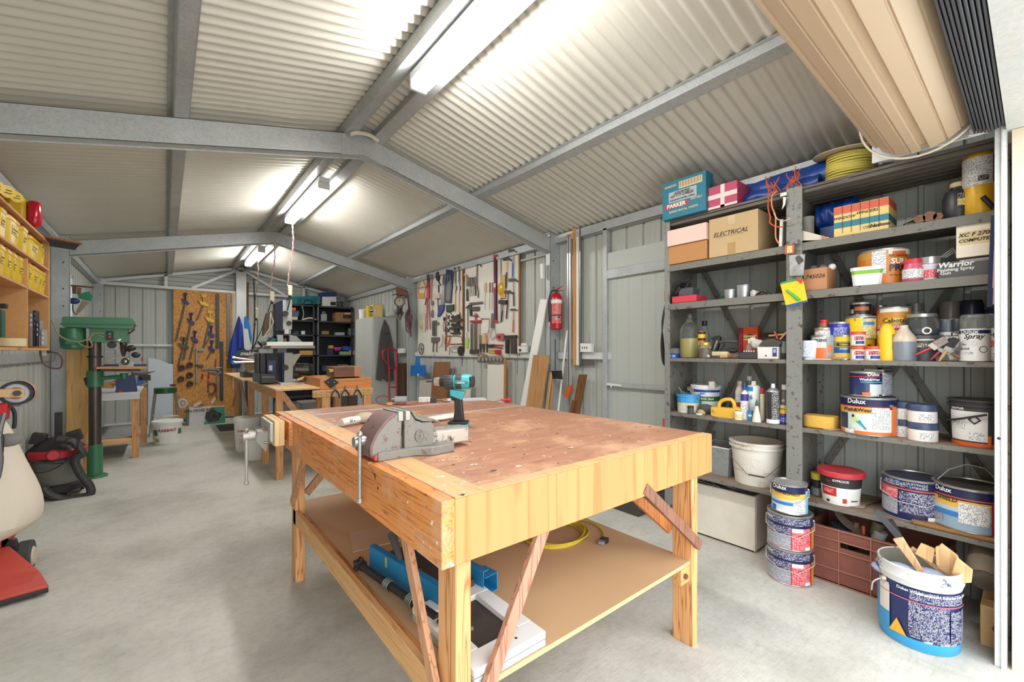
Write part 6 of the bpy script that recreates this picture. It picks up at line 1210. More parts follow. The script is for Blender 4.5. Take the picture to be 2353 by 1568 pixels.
tool('set_square','black steel set square on the right tool board','square',('p',((775,712),(935,696),(935,722),(778,742)),.006,IR,'blade'),('p',((775,742),(800,740),(808,870),(785,872)),.014,BK,'stock'))
tool('square_block','dark flat sanding plate under the black set square','plate',('p',((790,762),(898,756),(896,806),(815,812)),.008,C((70,68,66),.5),'plate'))
tool('claw_bar','tall slim black claw bar with a forked head on the right tool board','claw bar',('p',((730,770),(768,735),(775,750),(745,785)),.012,IR,'claw'),('t',((758,770),(758,1060)),.007,BK,'bar'))
tool('lime_level','short lime green level standing on the right tool board','level',('p',((735,1138),(762,1132),(760,1258),(735,1258)),.014,C((170,214,60),.45),'body'),('t',((745,1070),(747,1135)),.006,IR2,'stem'))
tool('scraper','fan-shaped scraper with a red back above the grey press plate','scraper',('s',((850,850),(850,830)),(.6,1,1),C((180,140,110),.5),'knob'),('p',((820,878),(840,850),(865,845),(890,880)),.01,REDT,'back'),('p',((842,880),(862,880),(860,915),(845,915)),.008,IR2,'blade'))
tool('press_plate','tall grey metal press plate with a red top bar on the right tool board','press',('p',((795,925),(915,920),(915,948),(797,952)),.04,REDT,'top_bar'),*[('p',((x,965),(x+22,963),(x+22,1275),(x,1275)),.02,m,'fin') for x,m in ((795,IR2),(822,C((170,162,140),.3,.5)),(850,IR2),(878,C((206,196,170),.3,.4)))],('p',((787,1275),(885,1272),(885,1322),(787,1325)),.03,C((72,62,58),.5),'base'))
tool('coping_saw','silver U-framed coping saw on the right tool board','saw',('t',((915,905),(1000,903),(1016,920),(1005,1070),(940,1085)),.005,IR2,'frame'),('t',((935,908),(920,904)),.008,BK,'knob'))
tool('keyhole_saw','grey wide-bladed saw with a pale oval handle on the right tool board','saw',('p',((1040,838),(1066,838),(1080,1015),(1032,1015)),.003,IR2,'blade'),('c',((1055,1020),(1085,1030),(1094,1110),(1048,1155),(1028,1120),(1038,1040)),.007,C((176,172,160),.5),'handle'))
for x,c,lb in ((970,YLT,'yellow and black screwdriver, left of a row of three'),(1022,C((110,62,56),.5),'brown screwdriver, middle of a row of three'),(1055,REDT,'red screwdriver, right of a row of three')):
 tool('screwdriver',lb+' on the right tool board','screwdriver',('t',((x,470),(x,590)),.011 if x<1000 else .009,c,'handle'),('t',((x-3,590),(x-6,795)),.003,IR,'shaft'),*((('t',((x-8,490),(x-8,580)),.006,BK,'grip_stripe'),) if x<1000 else ()))
tool('spirit_level','long dark red and navy spirit level on the right tool board','level',('p',((1075,135),(1100,130),(1105,945),(1080,950)),.025,C((96,30,52),.4),'body'),('p',((1072,140),(1124,130),(1124,155),(1078,172)),.03,RDL,'end_cap'),('p',((1078,915),(1122,925),(1122,945),(1080,950)),.03,RDL,'end_cap'),('p',((1078,480),(1100,478),(1100,530),(1078,530)),.028,C((200,206,214),.2),'vial'),('p',((1076,200),(1098,200),(1098,255),(1076,255)),.027,NVT,'grip_panel'),('p',((1080,800),(1102,800),(1102,880),(1080,880)),.027,NVT,'grip_panel'))
tool('steel_ruler','long pale aluminium ruler beside the red level','ruler',('p',((1120,150),(1150,125),(1152,940),(1122,940)),.006,C((206,204,196),.4,.3),'rule'))
tool('reel_pack','yellow transparent reel pack hanging between the ruler and hammers','pack',('p',((1155,385),(1205,370),(1210,655),(1150,660)),.01,C((206,164,80),.5),'card'),('s',((1160,545),(1160,470)),(.4,.8,1.1),mt('yellow_clear',(212,166,50),.25,0),'reel'))
def hammer(hx,hy,w,ex,ey,hm,lb,gm=None,kind='claw',hh=34,steel=0):
 pr=[('p',((hx-w,hy-hh*.5),(hx-w*.55,hy-hh*.6),(hx+w*.3,hy-hh*.7),(hx+w,hy+hh*.2),(hx+w*1.02,hy+hh*.7),(hx+w*.4,hy+hh*.1),(hx-w*.5,hy+hh*.4),(hx-w,hy+hh*.5)) if kind=='claw' else ((hx-w,hy-hh),(hx+w,hy-hh),(hx+w,hy+hh),(hx-w,hy+hh)),.022 if kind=='claw' else .05,IR if kind=='claw' else BK,'head')]
 mx,my=hx+(ex-hx)*.45,hy+(ey-hy)*.45
 pr+=[('t',((hx,hy),(mx,my)),.006,IR2 if steel else hm,'shaft'),('t',((mx,my),(ex,ey)),.010,gm or hm,'grip')]
 tool('hammer' if kind=='claw' else 'mallet',lb,'hammer' if kind=='claw' else 'mallet',*pr)
hammer(1232,190,48,1214,530,YLT,'claw hammer with a yellow shaft and black grip on the right tool board',BK)
hammer(1300,92,50,1294,405,C((40,90,170),.4),'claw hammer with a blue grip at the top of the right tool board',steel=1)
hammer(1304,440,52,1310,752,IR2,'steel claw hammer with a dark brown grip at the right edge of the tool board',C((66,44,48),.5),steel=1)
hammer(1245,585,44,1220,905,BK,'all-black claw hammer below the yellow-shafted one',BK)
hammer(1186,702,44,1160,940,C((70,46,50),.5),'black rubber mallet hanging left of the all-black claw hammer',C((70,46,50),.5),kind='block',hh=22)
hammer(1310,795,40,1300,1070,C((190,110,60),.5),'small pin hammer with a thin orange-brown wooden handle',C((190,110,60),.5),hh=18)
tool('tape_reels','pair of dusty red tape reels low on the right tool board','reel',('o',((1130,1122),(1130,1165)),.012,C((196,104,100),.5),'disc'),('o',((1172,1125),(1172,1170)),.012,C((186,92,90),.5),'disc'),('o',((1130,1120),(1130,1135)),.02,C((120,60,60),.5),'hub'))
tool('bit_rack','black bit holder with grey slots at the lower right of the right tool board','rack',('p',((1198,1105),(1345,1100),(1345,1140),(1200,1145)),.03,IR,'top_bar'),('p',((1215,1150),(1250,1150),(1250,1320),(1215,1318)),.025,BK,'post'),('p',((1275,1150),(1340,1145),(1340,1325),(1278,1325)),.02,C((72,60,60),.5),'block'),('t',((1262,1150),(1260,1430)),.004,IR2,'rod'))
for k,(x,m) in enumerate(((910,C((130,96,60),.5)),(945,YLT),(985,C((196,60,50),.4)))):tool('pliers',('brown-handled pliers hanging at the foot of the right tool board','yellow-handled pliers hanging at the foot of the right tool board','red-handled pliers beside the yellow pair')[k],'pliers',('t',((x-5,1100),(x-8,1160),(x,1205)),.006,m,'handle'),('t',((x+10,1100),(x+13,1160),(x+6,1205)),.006,m,'handle'),('p',((x-8,1205),(x+14,1205),(x+10,1300),(x,1315)),.012,IR,'jaw'))
tool('snips','black and red tin snips lying on pegs above the wire basket','snips',('p',((1010,1215),(1075,1208),(1080,1250),(1012,1255)),.015,BK,'jaw'),('t',((1075,1218),(1182,1222)),.010,REDT,'handle'),('t',((1075,1242),(1175,1256)),.010,REDT,'handle'))
tool('snips','yellow-handled snips below the red-handled pair','snips',('t',((1002,1278),(1085,1282)),.009,YLT,'handle'),('t',((1005,1305),(1085,1312)),.009,YLT,'handle'),('p',((1085,1276),(1155,1278),(1155,1345),(1085,1322)),.015,REDT,'jaw'))
tool('wire_rack','wire basket of clear round discs below the right tool board','basket',('c',((868,1352),(1180,1355),(1178,1420),(1120,1436),(880,1425)),.005,IR2,'rim'),('t',((890,1350),(895,1322),(990,1350)),.014,C((150,104,70),.6),'brown_glove'),*[('s',((900+k*44,1395),(900+k*44,1362)),(.8,.7,1),C((150,136,124),.25,.2),'disc') for k in range(7)],X=3.40)
tool('power_point','white double power point with a plugged lead beside the right tool board','outlet',('p',((1366,1235),(1475,1232),(1475,1308),(1368,1312)),.035,WHT,'plate'),('p',((1405,1198),(1455,1195),(1475,1228),(1400,1230)),.02,WHT,'plug'),('o',((1402,1282),(1402,1298)),.03,C((60,60,62),.5),'plug'),('t',((1395,1285),(1358,1300),(1352,1568)),.003,BK,'lead'))
idp= lambda p:p
tool('dustpan','bright blue dustpan with its brush hanging beside the second steel column','dustpan',('p',((947,840),(975,840),(977,865),(946,864)),.05,C((30,110,190),.4),'pan'),('p',((957,820),(963,820),(966,842),(954,842)),.02,C((40,120,196),.4),'handle'),('t',((960,828),(962,848),(964,861)),[.008,.02,.022],C((50,130,200),.4),'brush'),('s',((964,862),(964,867)),(1,1,1),C((206,214,220),.8),'bristles'),X=3.33,cv=idp)
def lean(name,lb,top,X,wtop,m,th=.02,cat='board',xb=None,low=0.0):
 """board leaning on the right wall: (x, y) top-left and bottom edge on the floor at Y offset"""
 (x,y),(xt,yt)=top;a=onX(x,y,X);c=onX(x+wtop,y,X)
 bl=onX(xt,yt,X);d=(bl-a)/(a.z-bl.z)*(a.z-low);e=a+d;g=c+d*((c.z-low)/(a.z-low))
 b=B(o=Vector((X,a.y,0)));b.prism([a,c,g,e],(1,0,0),th,m); return tag(b.build(name,bev=.002),lb,cat)
lean('skirting_board','long white skirting board leaning on the steel column',((1241,688),(1196,930)),3.30,16,WHP)
lean('timber_board','wide tan timber board leaning in front of the white skirting',((1225,816),(1208,935)),3.22,36,mt('tan_board',(182,138,90),.6,0,'wood',rgb2=(156,112,68),axis='z',scale=.6))
lean('timber_strip','thin pale strip standing right of the wide tan board',((1262,856),(1252,940)),3.3,5,C((214,176,124),.6))
lean('timber_strip','second thin pale strip beside a twin by the steel column',((1268,858),(1261,942)),3.34,4,C((196,152,104),.6))
lean('plaster_board','narrow white pinboard standing below the right tool board',((1120,838),(1119,915)),3.42,38,TBW)
lean('timber_strip','slim orange-brown batten beside the narrow white pinboard',((1158,822),(1157,918)),3.41,4,C((190,122,66),.6))
lean('dark_board','short dark brown panel standing behind the drill',((997,832),(990,915)),3.36,36,mt('dark_panel',(142,98,62),.6,0,'wood',rgb2=(112,74,46),axis='z'))
lean('timber_board','low grey-white board standing left of the dark brown panel',((964,872),(963,915)),3.38,27,C((190,188,176),.6))
lean('tile_board','small white board standing right of the dark brown panel',((1062,880),(1060,915)),3.40,19,C((214,210,198),.6))
lean('timber_offcut','rough dark bark-edged plank leaning beside the side door',((1330,861),(1313,950)),3.40,17,mt('rough_wood',(122,78,44),.8,0,'wood',rgb2=(70,44,28),axis='z',bump=.6))
lean('timber_offcut','short splintered offcut against the bark-edged plank',((1314,920),(1308,950)),3.38,8,mt('rough_wood',(122,78,44)))
b=B(o=onX(1300,930,3.36));b.bar(onX(1303,760,3.42),onX(1270,1060,3.3),.022,.006,WHP,up=(1,0,0));tag(b.build('white_strip'),'long thin white strip leaning at an angle past the fire extinguisher','strip')
for k,(x0,yt,yb_,w,m,lb) in enumerate(((1305,545,888,8,C((206,208,208),.35,.5),'pale aluminium rail standing upright with an orange end cap'),(1318,524,840,7,mt('batten',(206,146,78),.6,0,'wood',rgb2=(180,118,56),axis='z'),'slim orange timber batten hung vertically on the wall'),(1326,546,840,5,WHT,'white plastic conduit clipped beside the timber batten'),(1333,526,840,3,IR2,'thin grey steel channel beside the white conduit'))):
 a=onX(x0,yt,3.44);c=onX(x0+w,yb_,3.44);b=B(o=Vector((3.44,a.y,c.z)));b.box(3.425,3.45,c.y,a.y,c.z,a.z,m)
 if k==0:b.box(3.42,3.452,(a.y+c.y)/2-.003,(a.y+c.y)/2+.003,c.z,a.z,IR)
 tag(b.build('wall_batten',bev=.002),lb,'batten')
tool('orange_clamp','bright orange handle at the foot of the aluminium rail','handle',('p',((1307,886),(1315,886),(1306,914),(1298,912)),.03,C((232,104,34),.45),'grip'),X=3.43,cv=idp)
tool('orange_plug','small orange cap on top of the aluminium rail','cap',('p',((1306,539),(1312,539),(1312,545),(1306,545)),.03,C((232,104,34),.45),'cap'),X=3.43,cv=idp)
tool('power_point','white triple power point on the wall rail beside the battens','outlet',('p',((1336,789),(1362,790),(1362,810),(1336,809)),.04,WHT,'plate'),*[('p',((x,797),(x+2,797),(x+2,802),(x,802)),.044,DGR,'socket') for x in (1340,1345,1350)],X=3.43,cv=idp)
tool('steel_plate','small bright steel plate behind the lower end of the battens','plate',('p',((1316,827),(1366,827),(1366,839),(1316,839)),.01,IR2,'plate'),('t',((1335,840),(1334,845)),.008,IR2,'knob'),X=3.46,cv=idp)
tool('saw_hung','black-framed saw with a silver handle hanging by the steel column','saw',('p',((1268,853),(1290,852),(1292,872),(1272,870)),.02,BLK,'frame'),('t',((1269,860),(1274,870),(1286,874)),.006,C((206,206,204),.3,.6),'handle'),('t',((1276,780),(1276,852)),.008,DGR,'shaft'),X=3.32,cv=idp)
p=onX(1288,700,3.30);t=thing('fire_extinguisher','red fire extinguisher with a white label hung on the first right column','extinguisher',Vector((3.36,3.36,onX(1288,757,3.36).z)),rz=-2.3)
EXR=mt('extinguisher_red',(190,26,36),.3,.1);eh=onX(1288,672,3.36).z-t.location.z
with P('cylinder',t,o=(0,0,0)) as b:b.lathe([(.05,0),(.062,.008),(.062,eh*.84),(.05,eh*.94),(.022,eh),(1e-5,eh)],EXR,28)
A1=math.atan2(-3.36,-3.36)+2.3
with P('paper_label',t,o=(0,0,0)) as b:b.patch(.0628,A1-.9,A1+1.0,eh*.16,eh*.82,mt('ext_print',(196,40,46),.4,0,'print',rgb2=(238,222,218)),10);b.patch(.0632,A1-1.4,A1+1.4,eh*.70,eh*.80,WHT,12);b.patch(.0632,A1-.4,A1+.6,eh*.27,eh*.34,PR_G,6)
with P('gauge',t,o=(0,0,0)) as b:b.cyl((.05*math.cos(A1+.4),.05*math.sin(A1+.4),eh*.32),(.067*math.cos(A1+.4),.067*math.sin(A1+.4),eh*.32),.012, None,DGR,14)
with P('strap',t,o=(0,0,0)) as b:b.lathe([(.0633,eh*.36),(.0633,eh*.40)],DGR,24)
with P('lever',t,o=(0,0,0),bev=.002) as b:b.cyl((0,0,eh),(0,0,eh+.035),.016, None,C((96,40,44),.4,.4),12);b.bar((0,0,eh+.035),(.07*math.cos(A1+1.2),.07*math.sin(A1+1.2),eh+.07),.018,.006,EXR);b.bar((0,0,eh+.02),(.075*math.cos(A1+1.2),.075*math.sin(A1+1.2),eh+.02),.018,.006,EXR)
with P('hose',t,o=(0,0,0)) as b:b.tube([(0,0,eh+.02),(.05*math.cos(A1-1.4),.05*math.sin(A1-1.4),eh+.02),(.085*math.cos(A1-1.4),.085*math.sin(A1-1.4),eh*.8),(.08*math.cos(A1-1.4),.08*math.sin(A1-1.4),eh*.2)],.008,BLK,8,sm=4);
with P('nozzle',t,o=(0,0,0)) as b:b.cyl((.08*math.cos(A1-1.4),.08*math.sin(A1-1.4),eh*.2),(.08*math.cos(A1-1.4),.08*math.sin(A1-1.4),eh*.08),.011,.008,C((206,196,196),.4),10)
tool('white_switch','slim white switch box on the first right column','switch',('p',((1243,608),(1249,606),(1249,641),(1244,640)),.03,WHT,'box'),X=3.30,cv=idp)
tool('wall_timber','old timber plate nailed high above the clock','board',('p',((910,660),(938,655),(936,680),(912,682)),.02,mt('rough_wood',(122,78,44)),'plate'),X=3.40,cv=idp)
t=thing('wall_clock','round black-rimmed clock with a cream dial hanging above the locker side','clock',onX(918,694,3.1),rot=(0,0,0))
ck=t.location.copy();dirc=Vector((-ck.x,-ck.y,0)).normalized();Mq=dirc.to_track_quat('Z','Y').to_matrix().to_4x4();Mq.translation=ck;rr=11.5/FPX*(ck.dot(_F))
with P('rim',t) as b:b.lathe([(rr,-.05),(rr*1.05,0),(rr,.02),(rr*.85,.02),(rr*.85,.005)],BLK,28,Mq)
with P('dial',t) as b:b.lathe([(1e-5,.006),(rr*.86,.006)],C((226,220,186),.5),28,Mq)
for k in range(12):
 with P('numeral_mark',t) as b:a=k*math.pi/6;u=Mq@Vector((rr*.68*math.cos(a),rr*.68*math.sin(a),.008));w_=Mq@Vector((rr*.8*math.cos(a),rr*.8*math.sin(a),.008));b.bar(u,w_,.004,.002,BLK)
for a,L in ((1.57,.6),(2.0,.42)):
 with P('hand',t) as b:b.bar(Mq@Vector((0,0,.009)),Mq@Vector((rr*L*math.cos(a),rr*L*math.sin(a),.009)),.005,.002,BLK)
with P('bracket',t) as b:b.tube([onX(903,678,3.3),onX(912,676,3.3),onX(925,680,3.35)],.01,BLK,8)
for k,(x,c,lb) in enumerate(((912,(70,66,66),'bundle of dark leads hanging from a hook below the clock'),(932,(110,66,84),'bundle of dusty pink leads hanging right of the dark leads'))):
 t=thing('cable_bundle',lb,'cables',onX(x+8,712,3.3))
 for j in range(7 if k==0 else 9):
  w_=rn.uniform(2,9);ln=(735 if k==0 else 765)-j*4
  with P('loop',t) as b:b.tube(XP(((x+8,708),(x+8-w_,722),(x+6-w_*.8,ln-8),(x+8,ln),(x+8+w_*.8,ln-10),(x+9+w_*.5,722)),3.30+rn.uniform(-.03,.03)),.008,C(c,.7),6,closed=False,sm=3)
t=thing('cord','long dark purple cord hanging down the second right column','cord',onX(936,680,3.32))
for j in range(3):
 with P('strand',t) as b:b.tube(XP(((934+j,668),(938+j,700),(942+j,740),(944,775)),3.31),.008,C((84,50,66),.7),6,sm=3)
tool('power_point','white power point low on the wall beside the locker','outlet',('p',((916,801),(930,801),(930,812),(916,812)),.05,WHT,'plate'),X=3.42,cv=idp)
lean('dark_board','dark brown board standing between the hand trolley and the column',((915,835),(914,905)),3.40,17,C((84,56,44),.6))
lean('timber_strip','pale ruler-like strip hanging beside the second right column',((935,795),(934,838)),3.40,4,WDH,low=1.2)
# ================================================================ BACK HALF OF THE SHED
def toolY(name,label,cat,Y,*parts,group=None,dY=.02,loc=None):
 o=loc or onY(*parts[0][1][0],Y);t=thing(name,label,cat,o,group=group)
 for p in parts:
  k,pts,r,m,nm=p[:5];YY=Y+(p[5] if len(p)>5 else 0);v=[onY(x,y,YY) for x,y in pts]
  with P(nm,t,**({'bev':.002} if k=='p' else {})) as b:
   if k=='t':b.tube(v,r,m,8,sm=(3 if len(v)>2 else 0))
   elif k=='c':b.tube(v,r,m,8,closed=True)
   elif k=='o':rr=abs(v[1].x-v[0].x);b.lathe([(1e-5,-r),(rr,-r),(rr,r),(1e-5,r)],m,24,Matrix.Translation(v[0])@Matrix.Rotation(R_(90),4,'X'))
   elif k=='s':b.sph(v[0],abs(v[1].x-v[0].x),m,14,8,r)
   elif k=='v':b.cyl(v[0],v[1],r, None,m,18)
   else:b.prism(v,(0,1,0),r,m)
 return t
def rc(x0,y0,x1,y1): return ((x0,y0),(x1,y0),(x1,y1),(x0,y1))
PLY2=mt('ply_top',(214,180,136),.6,0,'wood',rgb2=(190,152,106),axis='y',scale=.4);DPINE=mt('dull_pine',(206,152,98),.6,0,'wood',rgb2=(168,112,64),axis='z')
t=thing('saw_bench','plywood-topped timber bench carrying the bandsaw and mitre saw','workbench',(1.3,6.5,0))
for (a,c,e,f,z) in ((.92,1.50,5.12,7.0,.975),(.84,1.45,7.0,9.4,.99)):
 with P('top_board',t,bev=.002) as b:b.box(a,c,e,f,z-.02,z,PLY2)
for x,y in ((.925,5.14),(.925,5.97),(.93,7.1),(.95,8.9),(1.40,5.4),(1.40,8.9)):
 with P('leg',t,bev=.003) as b:b.box(x,x+.07,y,y+.05,0,.955,DPINE)
with P('rail',t,bev=.002) as b:b.box(.93,.95,5.2,6.95,.87,.955,DPINE)
for a,c in (((.98,5.16,.93),(1.30,5.2,.45)),((.92,7.12,.5),(.92,7.9,.95)),((.92,8.85,.45),(.92,8.1,.95))):
 with P('brace',t,bev=.002) as b:b.bar(a,c,.06,.02,BRACE,up=(1,0,0) if a[0]==c[0] else (0,1,0))
t=thing('assembly_bench','pine bench with a row of drilled holes and pliers hanging on its front rail','workbench',(1.6,5.4,0))
PX2=mt('pine_light',(224,176,120),.6,0,'wood',rgb2=(196,142,88),axis='x')
with P('front_rail',t,bev=.003) as b:b.box(1.27,1.945,5.04,5.09,.868,.945,PX2)
for k in range(24):
 with P('hole',t) as b:q=Vector((1.30+(k%12)*.053,5.0399,.925-.03*(k//12)));b.cyl(q,q+Vector((0,-.0008,0)),.005, None,PEN,8)
with P('top_board',t,bev=.002) as b:b.box(1.5,1.945,5.09,6.3,.925,.945,PX2)
for x,y in ((1.37,5.06),(1.84,5.06),(1.84,6.2)):
 with P('leg',t,bev=.003) as b:b.box(x,x+.09,y,y+.045,0,.868,PINEZ)
t=thing('timber_tray','orange-fronted timber box standing on the pine bench','box',(1.6,5.6,.946))
ORW=mt('orange_board',(222,150,84),.5,0,'wood',rgb2=(204,128,64),axis='x',scale=.6)
for (a,c,e,f,z0,z1,m) in ((1.36,1.945,5.10,5.12,.947,1.06,ORW),(1.36,1.945,6.1,6.12,.947,1.06,ORW),(1.36,1.38,5.12,6.1,.947,1.075,CARD2),(1.925,1.945,5.12,6.1,.947,1.06,ORW),(1.38,1.925,5.12,6.1,.95,1.045,mt('tray_top',(176,140,96),.6,0,'wood',rgb2=(140,106,68),axis='x'))):
 with P('board',t,bev=.002) as b:b.box(a,c,e,f,z0,z1,m)
b=B(o=(1.8,5.6,1.062));b.box(1.62,1.86,5.45,5.8,1.062,1.19,mt('brown_case',(128,90,72),.6,0,'wood',rgb2=(98,66,54),axis='x'));b.box(1.86,1.95,5.45,5.8,1.062,1.19,mt('pink_end',(196,146,118),.6));tag(b.build('timber_case',bev=.003),'small dark red-brown wooden case with a pale end on the orange box','case')
toolY('tape_measure','yellow and black measuring tool lying on the orange box','tool',5.5,('p',rc(756,849,766,855),.05,YLT,'body'),('t',((744,851),(756,852)),.012,BLK,'nose'))
toolY('rubber_pad','black diamond-shaped rubber pad pinned to the front of the orange box','pad',5.085,('p',((761,866),(779,880),(760,893),(745,878)),.012,BLK,'pad'),*[('s',((x,879),(x+1.2,879)),(1,.5,1),WHT,'stud',-.002) for x in (754,768)])
for k,(x,lb) in enumerate(((770,'leftmost'),(793,'middle'),(821,'right-hand'))):toolY('pliers',lb+' of three blue-handled pliers hanging on the drilled rail','pliers',5.02,('p',rc(x-2,886,x+2,897),.01,IR2,'jaw'),('t',((x-1,896),(x-7,906),(x-8,917)),.008,NVT,'handle'),('t',((x+1,896),(x+8,905),(x+10,915)),.008,NVT,'handle'),group='blue-handled pliers on the drilled rail')
BSB=C((44,62,126),.4,.1);BSG=C((172,176,170),.45,.1)
t=toolY('bandsaw','blue and grey bandsaw standing on the plywood bench','bandsaw',5.9,('p',rc(653,811,673,882),.40,BSG,'lower_cabinet'),('p',rc(650,689,671,757),.40,BSG,'upper_cabinet'),('p',rc(645,880,707,886),.5,C((196,200,198),.4,.3),'base_plate',-.1),
('p',rc(613,786,720,795),.04,C((214,212,200),.4,.3),'fence',-.2),('p',rc(622,795,724,801),.45,IR2,'table',-.15),('p',((636,770),(651,770),(651,786),(638,786)),.03,IR2,'guard'),('p',((666,770),(682,773),(695,786),(666,786)),.03,IR2,'mitre_gauge'),('t',((665,757),(665,800)),.006,IR2,'blade'),('p',rc(654,757,668,768),.05,C((200,196,180),.4),'blade_guide'),
('o',((655,721),(662,721)),.03,BLK,'knob',-.03),('o',((664,743),(670,743)),.006,BLK,'knob',-.006),('o',((655,845),(662,845)),.03,BLK,'knob',-.03),('p',rc(652,685,664,690),.05,DGR,'tension_cap'),('p',((672,815),(694,812),(672,845)),.02,C((190,186,170),.5),'dust_chute'))
for z0,z1,a in ((onY(650,757,5.9).z,onY(650,689,5.9).z,1.13),(.985,onY(650,811,5.9).z,1.13)):
 with P('blue_door',t,bev=.006) as b:b.box(a,onY(652,800,5.9).x-.001,5.905,6.36,z0,z1,BSB)
with P('column',t,bev=.003) as b:b.box(1.16,1.24,6.22,6.34,1.25,1.55,BSG)
with P('motor',t) as b:a=onY(676,850,6.15);c=onY(706,850,6.15);b.cyl(a,c,.085, None,IR2,20)
with P('motor_cap',t) as b:b.cyl(c,onY(718,850,6.15),.088,.075,BLK,20)
for k in range(7):
 with P('motor_fin',t) as b:q=a.lerp(c,.1+k*.13);b.cyl(q,q+Vector((.006,0,0)),.09, None,IR,18)
with P('pulley_guard',t) as b:b.cyl(onY(672,862,5.95),onY(684,862,5.95),.05, None,BLK,18)
toolY('bar_tool','silver and grey clamp tools lying at the right foot of the bandsaw','tool',5.7,('p',rc(704,869,724,876),.1,DGR,'bar'),('p',((682,872),(700,866),(694,874),(682,876)),.05,C((206,176,136),.6),'wedge'))
toolY('toolbox','flat grey toolbox under the black machine left of the bandsaw','toolbox',5.98,('p',rc(600,859,633,881),.35,C((64,66,66),.5),'case'),('p',((581,858),(600,860),(600,882),(581,877)),.02,C((56,58,58),.5),'end',.04),('p',rc(602,866,631,868),.003,IR2,'trim',-.003))
toolY('planer','blue-cased power tool standing on the grey toolbox','power tool',6.1,('p',rc(614,828,633,857),.2,C((34,50,120),.4),'case'),('p',rc(590,812,596,858),.2,BLK,'post'),('p',rc(598,812,610,858),.2,BLK,'post'),('p',rc(612,812,634,828),.2,BLK,'top_case'),('p',rc(618,840,626,852),.003,WHT,'label',-.004))
toolY('mitre_saw','black sliding mitre saw with silver rails and a white brand name','mitre saw',7.6,('p',((547,806),(594,804),(596,818),(540,822)),.12,C((62,64,58),.5),'blade_cover'),('t',((534,822),(588,829)),.02,CHR,'rail'),('t',((536,833),(592,832)),.022,CHR,'rail'),('p',rc(584,828,596,834),.1,C((200,196,176),.4),'clamp'),
('o',((575,842),(588,842)),.01,C((150,130,96),.4,.4),'blade',.05),('p',((558,855),(600,858),(602,868),(560,868)),.4,IR,'turntable'),('t',((562,851),(574,858),(590,860)),.015,IR2,'guard'),('s',((536,834),(541,834)),(1,1,1),C((60,160,160),.4),'end_knob'),('p',rc(592,838,600,866),.1,IR,'arm'))
q=onY(573,813,7.58);t=bpy.data.objects[-1] if 0 else None
ms=[o for o in bpy.data.objects if o.name=='mitre_saw'][0]
with P('lettering',ms) as b:b.text('makita',.085,WHT,Matrix.Translation(q),bold=.03,shear=.2,sx=1.05)
toolY('circular_saw','teal and grey circular saw behind the bandsaw table','saw',6.9,('p',((613,787),(620,775),(636,780),(630,787)),.1,C((30,130,136),.4),'housing'),('o',((605,790),(611,790)),.06,IR2,'motor'),('t',((592,785),(602,798)),.012,BLK,'lever'))
toolY('leather_bag','dark brown leather apron bag hanging behind the bandsaw','bag',6.6,('p',((613,720),(626,714),(630,740),(622,765),(610,775),(604,770),(606,745)),.08,C((84,64,50),.6),'bag'),('c',((622,718),(628,740),(618,768),(606,776),(620,755)),.01,CRW,'strap'))
toolY('grinder','small teal power tool on the metal shelf behind the bandsaw','power tool',10.2,('p',rc(674,761,685,768),.1,C((30,120,126),.4),'body'),('t',((682,764),(672,762)),.02,BLK,'nose'))
for x,yt,x2,yb_,X,lb in ((663,470,666,658,1.2,'nearest white socket hanging on a pink and white cord from the ridge'),(627,545,625,672,1.2,'middle white socket hanging on a long cord above the bandsaw'),(584,612,588,710,1.2,'far white socket hanging on a dark cord above the mitre saw')):
 a=onX(x2,yb_,X);sc=a.dot(_F)/FPX;top=Vector((X+.02,a.y-.02,2.98));t=thing('hanging_socket',lb,'outlet',a,group='white sockets hung from the ridge')
 with P('socket_block',t,bev=.008) as b:b.cbox(a+Vector((0,0,-10*sc)),(9*sc,9*sc,24*sc),CREAMY)
 n=24
 for j,cc in enumerate(((196,110,116),(206,196,186)) if x>600 else ((96,60,58),(150,140,134))):
  with P('cord',t) as b:b.tube([top.lerp(a,i/n)+Vector((.007*math.cos(i*1.6+j*3.14)+.02*math.sin(i/n*5),.007*math.sin(i*1.6+j*3.14),0)) for i in range(n+1)],.0042,C(cc,.6),6)
 dn={666:((666,672),(664,700),(640,760),(590,806)),625:((625,684),(620,705),(600,760),(578,806)),588:((588,722),(592,750),(588,790),(578,806))}[x2]
 with P('lead',t) as b:b.tube([onX(dn[0][0],dn[0][1],X)]+[onY(px_,py_,a.y+.4*k) for k,(px_,py_) in enumerate(dn[1:])],.006,BLK,6,sm=4)
 with P('plug',t,bev=.004) as b:b.cyl(a+Vector((0,0,-22*sc)),a+Vector((0,0,-27*sc)),.02,.012,BLK,10)
toolY('dropper_cord','thick dark cord with an inline switch hanging beside the far socket','cord',8.2,('t',((583,640),(585,700),(585,745),(580,806)),.01,BLK,'cord'),('s',((585,746),(588,746)),(1,1,1),BLK,'switch'))
RK=C((60,62,66),.55,.2);Y0r,Y1r=10.2,10.62
